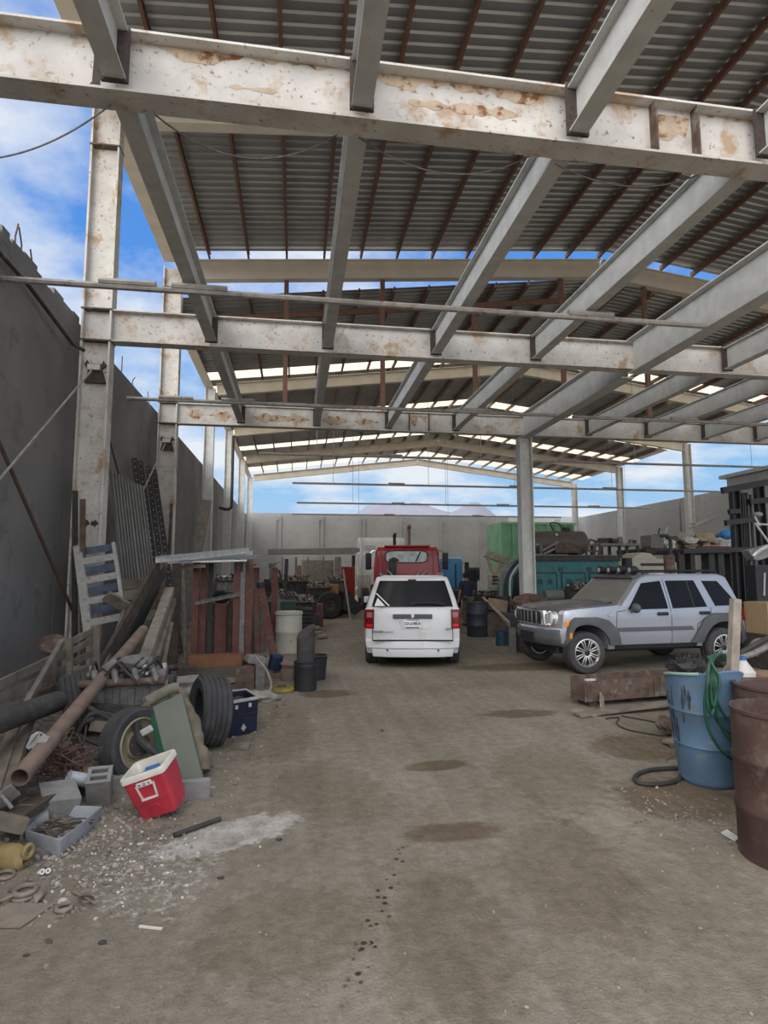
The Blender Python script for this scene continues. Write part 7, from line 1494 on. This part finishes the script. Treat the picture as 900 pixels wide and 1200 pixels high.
def flatbed():
    Y = 21.8; a, b = P(757, 652, Y), P(872, 645, Y); z = P(820, 643, Y).z; T = Thing('flatbed_trailer', ((a.x+b.x)/2, Y+1, 0), 'flatbed with dark red edge carrying a heap of pale bags', 'trailer')
    T.part(MB().box(((a.x+b.x)/2, Y+1.1, z-0.1), (b.x-a.x, 2.2, 0.2)), 'deck', M_dark, 0, 0.02); T.part(MB().box((lerp(a.x, b.x, 0.72), Y-0.02, z-0.02), ((b.x-a.x)*0.42, 0.08, 0.24)), 'red_edge', material('dark_red_edge', (0.15, 0.02, 0.025), 0.6), 0)
    for x in (a.x+0.4, lerp(a.x, b.x, .5), b.x-0.4): T.part(MB().box((x, Y+1.1, (z-0.2)/2), (0.2, 1.8, z-0.2)), 'support', M_dark, 0)
    for x in (lerp(a.x, b.x, .35), lerp(a.x, b.x, .65)): T.part(MB().lathe((x, Y+0.1, 0.5), [(0.001, -0.1), (0.45, -0.12), (0.5, -0.05), (0.5, 0.08), (0.001, 0.1)], 24, (0, 1, 0)), 'wheel', M_tyreb)
    random.seed(33); cols = [material('white_bag', (0.55, 0.54, 0.50), 0.7, 0, 0.1, 6), material('grey_bag', (0.33, 0.32, 0.30), 0.8, 0, 0.15, 6), material('tan_bag', (0.36, 0.30, 0.20), 0.8, 0, 0.15, 6), material('green_bag', (0.09, 0.15, 0.08), 0.8, 0, 0.2, 6), material('dark_bag', (0.09, 0.085, 0.08), 0.8)]
    nms = ('crumpled white bag', 'crumpled grey bag', 'tan sack', 'dull green sack', 'dark sack')
    for k in range(34):
        px = random.uniform(762, 858); c = P(px, 640, Y+random.uniform(0.2, 1.2)); s_ = random.uniform(.16, .30); lift = random.choice((0, 0, 0.22, 0.3)); i = random.choice((0, 0, 0, 1, 1, 2, 3, 4))
        mb = MB().ball((c.x, c.y, z+s_*0.6+lift), s_, 3, (1.25, 1, 0.75), 0.6, k); solo(mb, 'bag', cols[i], nms[i]+' in the heap on the flatbed', 'bag', 'bags on the flatbed', 60)
    c = P(850, 622, Y+0.6); mb = MB().ball((c.x, c.y, z+0.62), 0.26, 3, (1.4, 1, 0.8), 0.55, 77); solo(mb, 'tarp', material('bright_blue_tarp', (0.03, 0.20, 0.50), 0.6, 0, 0.15, 6), 'bright blue tarp bundle on top of the bag heap', 'tarp', None, 60)
    for k, (x0, y0, x1, y1) in enumerate(((770, 625, 773, 619), (778, 622, 783, 617), (760, 632, 778, 628))):
        mb = MB().tube([P(x0, y0+8, Y+0.5), P(x1, y1, Y+0.5)], 0.03, 6); solo(mb, 'stick', (M_dark, M_chalk, M_steel)[k], ('dark stick', 'white stick', 'grey flat stick')[k]+' sticking out of the bag heap on the flatbed', 'stick')
    c = P(764, 633, Y+0.3); mb = MB().box((c.x, c.y, z+0.28), (0.7, 0.6, 0.55), 0.2); solo(mb, 'machine_part', M_steel, 'grey machine box at the left end of the flatbed', 'machine', None, 0, 0.06)
flatbed()
# ================================================================== MIDDLE DISTANCE LEFT: tyres, beam, machine scrap
def big_tyre(px, py, dia_px, label, ax=(0.25, -1, 0.0), Yo=0.0):
    c = G(px, py); r = dia_px/2/(F_PX/c.y)*1.0
    T = Thing('truck_tyre', (c.x, c.y+Yo, 0), label, 'tyre'); cc = Vector((c.x, c.y+Yo, r)); ax = Vector(ax).normalized(); h = 0.14
    T.part(MB().lathe(cc, [(r*0.52, -h), (r*0.9, -h*1.05), (r, -h*0.7), (r, h*0.7), (r*0.9, h*1.05), (r*0.52, h), (r*0.5, h*0.6), (r*0.5, -h*0.6), (r*0.52, -h)], 40, ax), 'tyre', M_tyreb)
    T.part(MB().lathe(cc, [(0.001, 0.0), (r*0.2, 0.0), (r*0.5, 0.05), (r*0.51, h*0.7), (r*0.49, h*0.7), (r*0.46, 0.02), (0.001, -0.04)], 28, ax), 'rim', M_dark)
    d_, s_, u_ = frame(ax)
    for k in range(8):
        a = 2*PI*k/8; T.part(MB().cyl(cc+(s_*math.cos(a)+u_*math.sin(a))*r*0.3, cc+(s_*math.cos(a)+u_*math.sin(a))*r*0.3+ax*0.04, 0.025, n=8), 'wheel_nut', M_steel)
big_tyre(386, 725, 31, 'black truck tyre facing the drive, front one of the pair'); big_tyre(397, 724, 31, 'black truck tyre right behind the front tyre of the pair', (0.45, -1, 0), 0.75)
q = [P(x, y, 21.6) for x, y in ((404, 691), (427, 712), (416, 721), (402, 714))]; mb = MB().loft([[p for p in q], [p+Vector((0, 0.08, 0)) for p in q]]); solo(mb, 'rubber_sheet', M_tyreb, 'dark rubber flap leaning right of the truck tyres', 'sheet', None, 0)
mb = MB().bar(P(402, 667, 21.2), P(411, 729, 20.9), 0.06, 0.05, up=(0, 1, 0)); solo(mb, 'pole', M_woodp, 'thin grey pole leaning on the truck tyres', 'pole', None, 0)
# long dark duct on posts
a, b = P(314, 647, 25.0), P(421, 646, 25.0); T = Thing('long_duct', ((a.x+b.x)/2, 25.0, 0), 'long brown-grey beam resting on thin posts before the back wall', 'beam')
T.part(MB().loft([[a+Vector((0, y, z)) for y, z in ((-.2, -.1), (.2, -.1), (.2, .12), (-.2, .12))], [a+(b-a)*0.93+Vector((0, y, z)) for y, z in ((-.2, -.12), (.2, -.12), (.2, .16), (-.2, .16))], [b+Vector((0, y, z)) for y, z in ((-.2, -.02), (.2, -.02), (.2, .12), (-.2, .12))]]), 'beam', material('brown_grey_steel', (0.22, 0.20, 0.185), 0.7, 0, 0.08, 4), 0, 0.02)
for px, w in ((331, 0.05), (347, 0.10), (361, 0.06), (379, 0.05), (394, 0.13), (398, 0.13)):
    p = P(px, 650, 25.0); T.part(MB().box((p.x, p.y, (p.z-0.1)/2), (w, 0.1, p.z-0.1)), 'post', M_steel, 0)
# engines and scrap behind the drum
spots = [(352, 700, 17.5, 0.3, 1.1, 0.5, M_dark, 'dark engine behind the white drum'), (331, 690, 16.5, 0.9, 1.0, 0.75, M_steel, 'dusty engine seen between red trestle and white drum'), (372, 690, 22.5, 0.1, 1.2, 0.75, M_dark, 'dark engine above the truck tyres, left'), (392, 682, 24.0, 0.5, 1.2, 0.95, M_steel, 'grey engine above the truck tyres, right'), (345, 678, 23.0, 0.2, 1.3, 0.95, M_dark, 'dark machine lump under the left part of the long beam'), (322, 672, 20.0, 0.6, 1.0, 1.1, M_dark, 'dark machine lump left under the long beam'), (268, 674, 14.5, 0.4, 0.9, 1.25, M_steel, 'pale engine parts seen through the red posts'), (262, 700, 13.5, 0.1, 0.9, 0.75, M_dark, 'dark engine seen low between the red posts')]
for px, py, Y, rz, s_, z, m, l in spots:
    c = P(px, py, Y); engine((c.x, Y, z), rz, s_, l, m)
    mb = MB().box((c.x, Y, z/2), (0.95*s_, 0.6*s_, z), rz); solo(mb, 'steel_stand', M_dark, 'dark stand carrying the '+l.split(',')[0].replace(' behind', ' set behind') if len(l.split()) < 11 else 'dark stand under the '+' '.join(l.split()[:3]), 'stand', None, 0, 0.02)
for k, (px, py, Y, s_, m, nm, l) in enumerate(((407, 676, 26.0, (0.6, 0.5, 0.9), material('bright_red_box', (0.32, 0.025, 0.015), 0.6), 'red_cabinet', 'bright red cabinet left of the white truck'), (372, 668, 27.0, (1.4, 0.8, 0.9), M_woodp, 'wooden_crate', 'pale wooden crate in the back under the long beam'), (356, 672, 29.8, (0.8, 0.6, 0.8), material('dull_pink', (0.26, 0.11, 0.11), 0.8), 'red_box', 'dull red box left of the pale wooden crate'), (388, 690, 22.6, (0.5, 0.4, 0.35), material('ochre_dust', (0.27, 0.15, 0.06), 0.9), 'ochre_box', 'ochre box right above the truck tyres'), (329, 716, 15.0, (0.7, 0.5, 0.5), material('dark_green_paint', (0.02, 0.055, 0.04), 0.7), 'green_crate', 'dark green crate behind the white drum'), (365, 712, 19.0, (0.7, 0.5, 0.25), M_redst, 'red_bumper', 'faded red bumper piece left of the truck tyres'), (350, 722, 16.5, (0.4, 0.4, 0.9), M_dark, 'dark_barrel', 'dark stacked rings right behind the white drum'))):
    c = P(px, py, Y); zb = max(0, c.z-s_[2]/2); mb = MB()
    if nm == 'dark_barrel':
        for q in range(7): mb.torus((c.x+0.1, Y, 0.06+0.11*q), 0.24, 0.055, (0.02*q, 0, 1), 24, 8)
    else: mb.box((c.x, Y, (c.z+s_[2]/2)/2), (s_[0], s_[1], c.z+s_[2]/2), 0.1)
    solo(mb, nm, m, l, nm.split('_')[1], None, 30, 0.02 if nm != 'dark_barrel' else 0)
T = Thing('red_bumper_lamp', P(366, 708, 18.6), 'small bright red lamp on the faded red bumper piece', 'lamp'); T.part(MB().box(P(366, 708, 18.65), (0.16, 0.05, 0.14)), 'lens', M_lamp_rl, 0, 0.01); T.part(MB().box(P(366, 708, 18.68), (0.2, 0.04, 0.18)), 'housing', M_black, 0)
for k, (px, py) in enumerate(((363, 743), (371, 745), (377, 749), (368, 744))):
    c = G(px, py); mb = MB().cyl((c.x-0.12, c.y-0.1, 0.066+(0.108 if k == 3 else 0)), (c.x+0.14, c.y+0.12, 0.066+(0.108 if k == 3 else 0)), 0.065, n=14); solo(mb, 'log', M_woodp, 'short pale round billet on the ground, %s of four right of the white drum' % ('left', 'middle', 'right', 'top')[k], 'log')
for k, (pts, Y, r, l) in enumerate((([(334, 700), (336, 655)], 19.5, 0.06, 'thin dark post leaning left of the long beam'), ([(327, 668), (341, 716)], 15.5, 0.03, 'thin dark pole slanting behind the white drum'), ([(319, 660), (324, 708)], 14.5, 0.09, 'thick grey post standing left of the thin slanting pole'))):
    a, b = P(*pts[0], Y), P(*pts[1], Y); lo = a if a.z < b.z else b; hi = b if lo is a else a; lo2 = hi+(lo-hi)*((hi.z-0.02)/(hi.z-lo.z)); mb = MB().tube([hi, lo2], r, 8); solo(mb, 'pole', M_dark if k < 2 else M_steel, l, 'pole')
c = P(316, 661, 13.5); T = Thing('warped_sheet', (c.x, 13.5, 0), 'warped pale sheet lying on a red stand right of the galvanised profiles', 'sheet')
mb = MB(); rows = []
for j in range(2):
    rows.append([mb.V((lerp(P(294, 660, 13.5).x, P(339, 655, 13.5).x, i/8), 13.3+0.6*j, 1.86+0.05*math.sin(i*1.3)+0.01*i)) for i in range(9)])
for i in range(8): mb.face((rows[0][i], rows[0][i+1], rows[1][i+1], rows[1][i]))
bmesh.ops.solidify(mb.bm, geom=list(mb.bm.faces), thickness=0.03); T.part(mb, 'sheet', M_woodp, 0)
for px in (300, 322): p = P(px, 680, 13.6); T.part(MB().box((p.x, p.y, 0.92), (0.14, 0.14, 1.84)), 'leg', M_redst, 0)
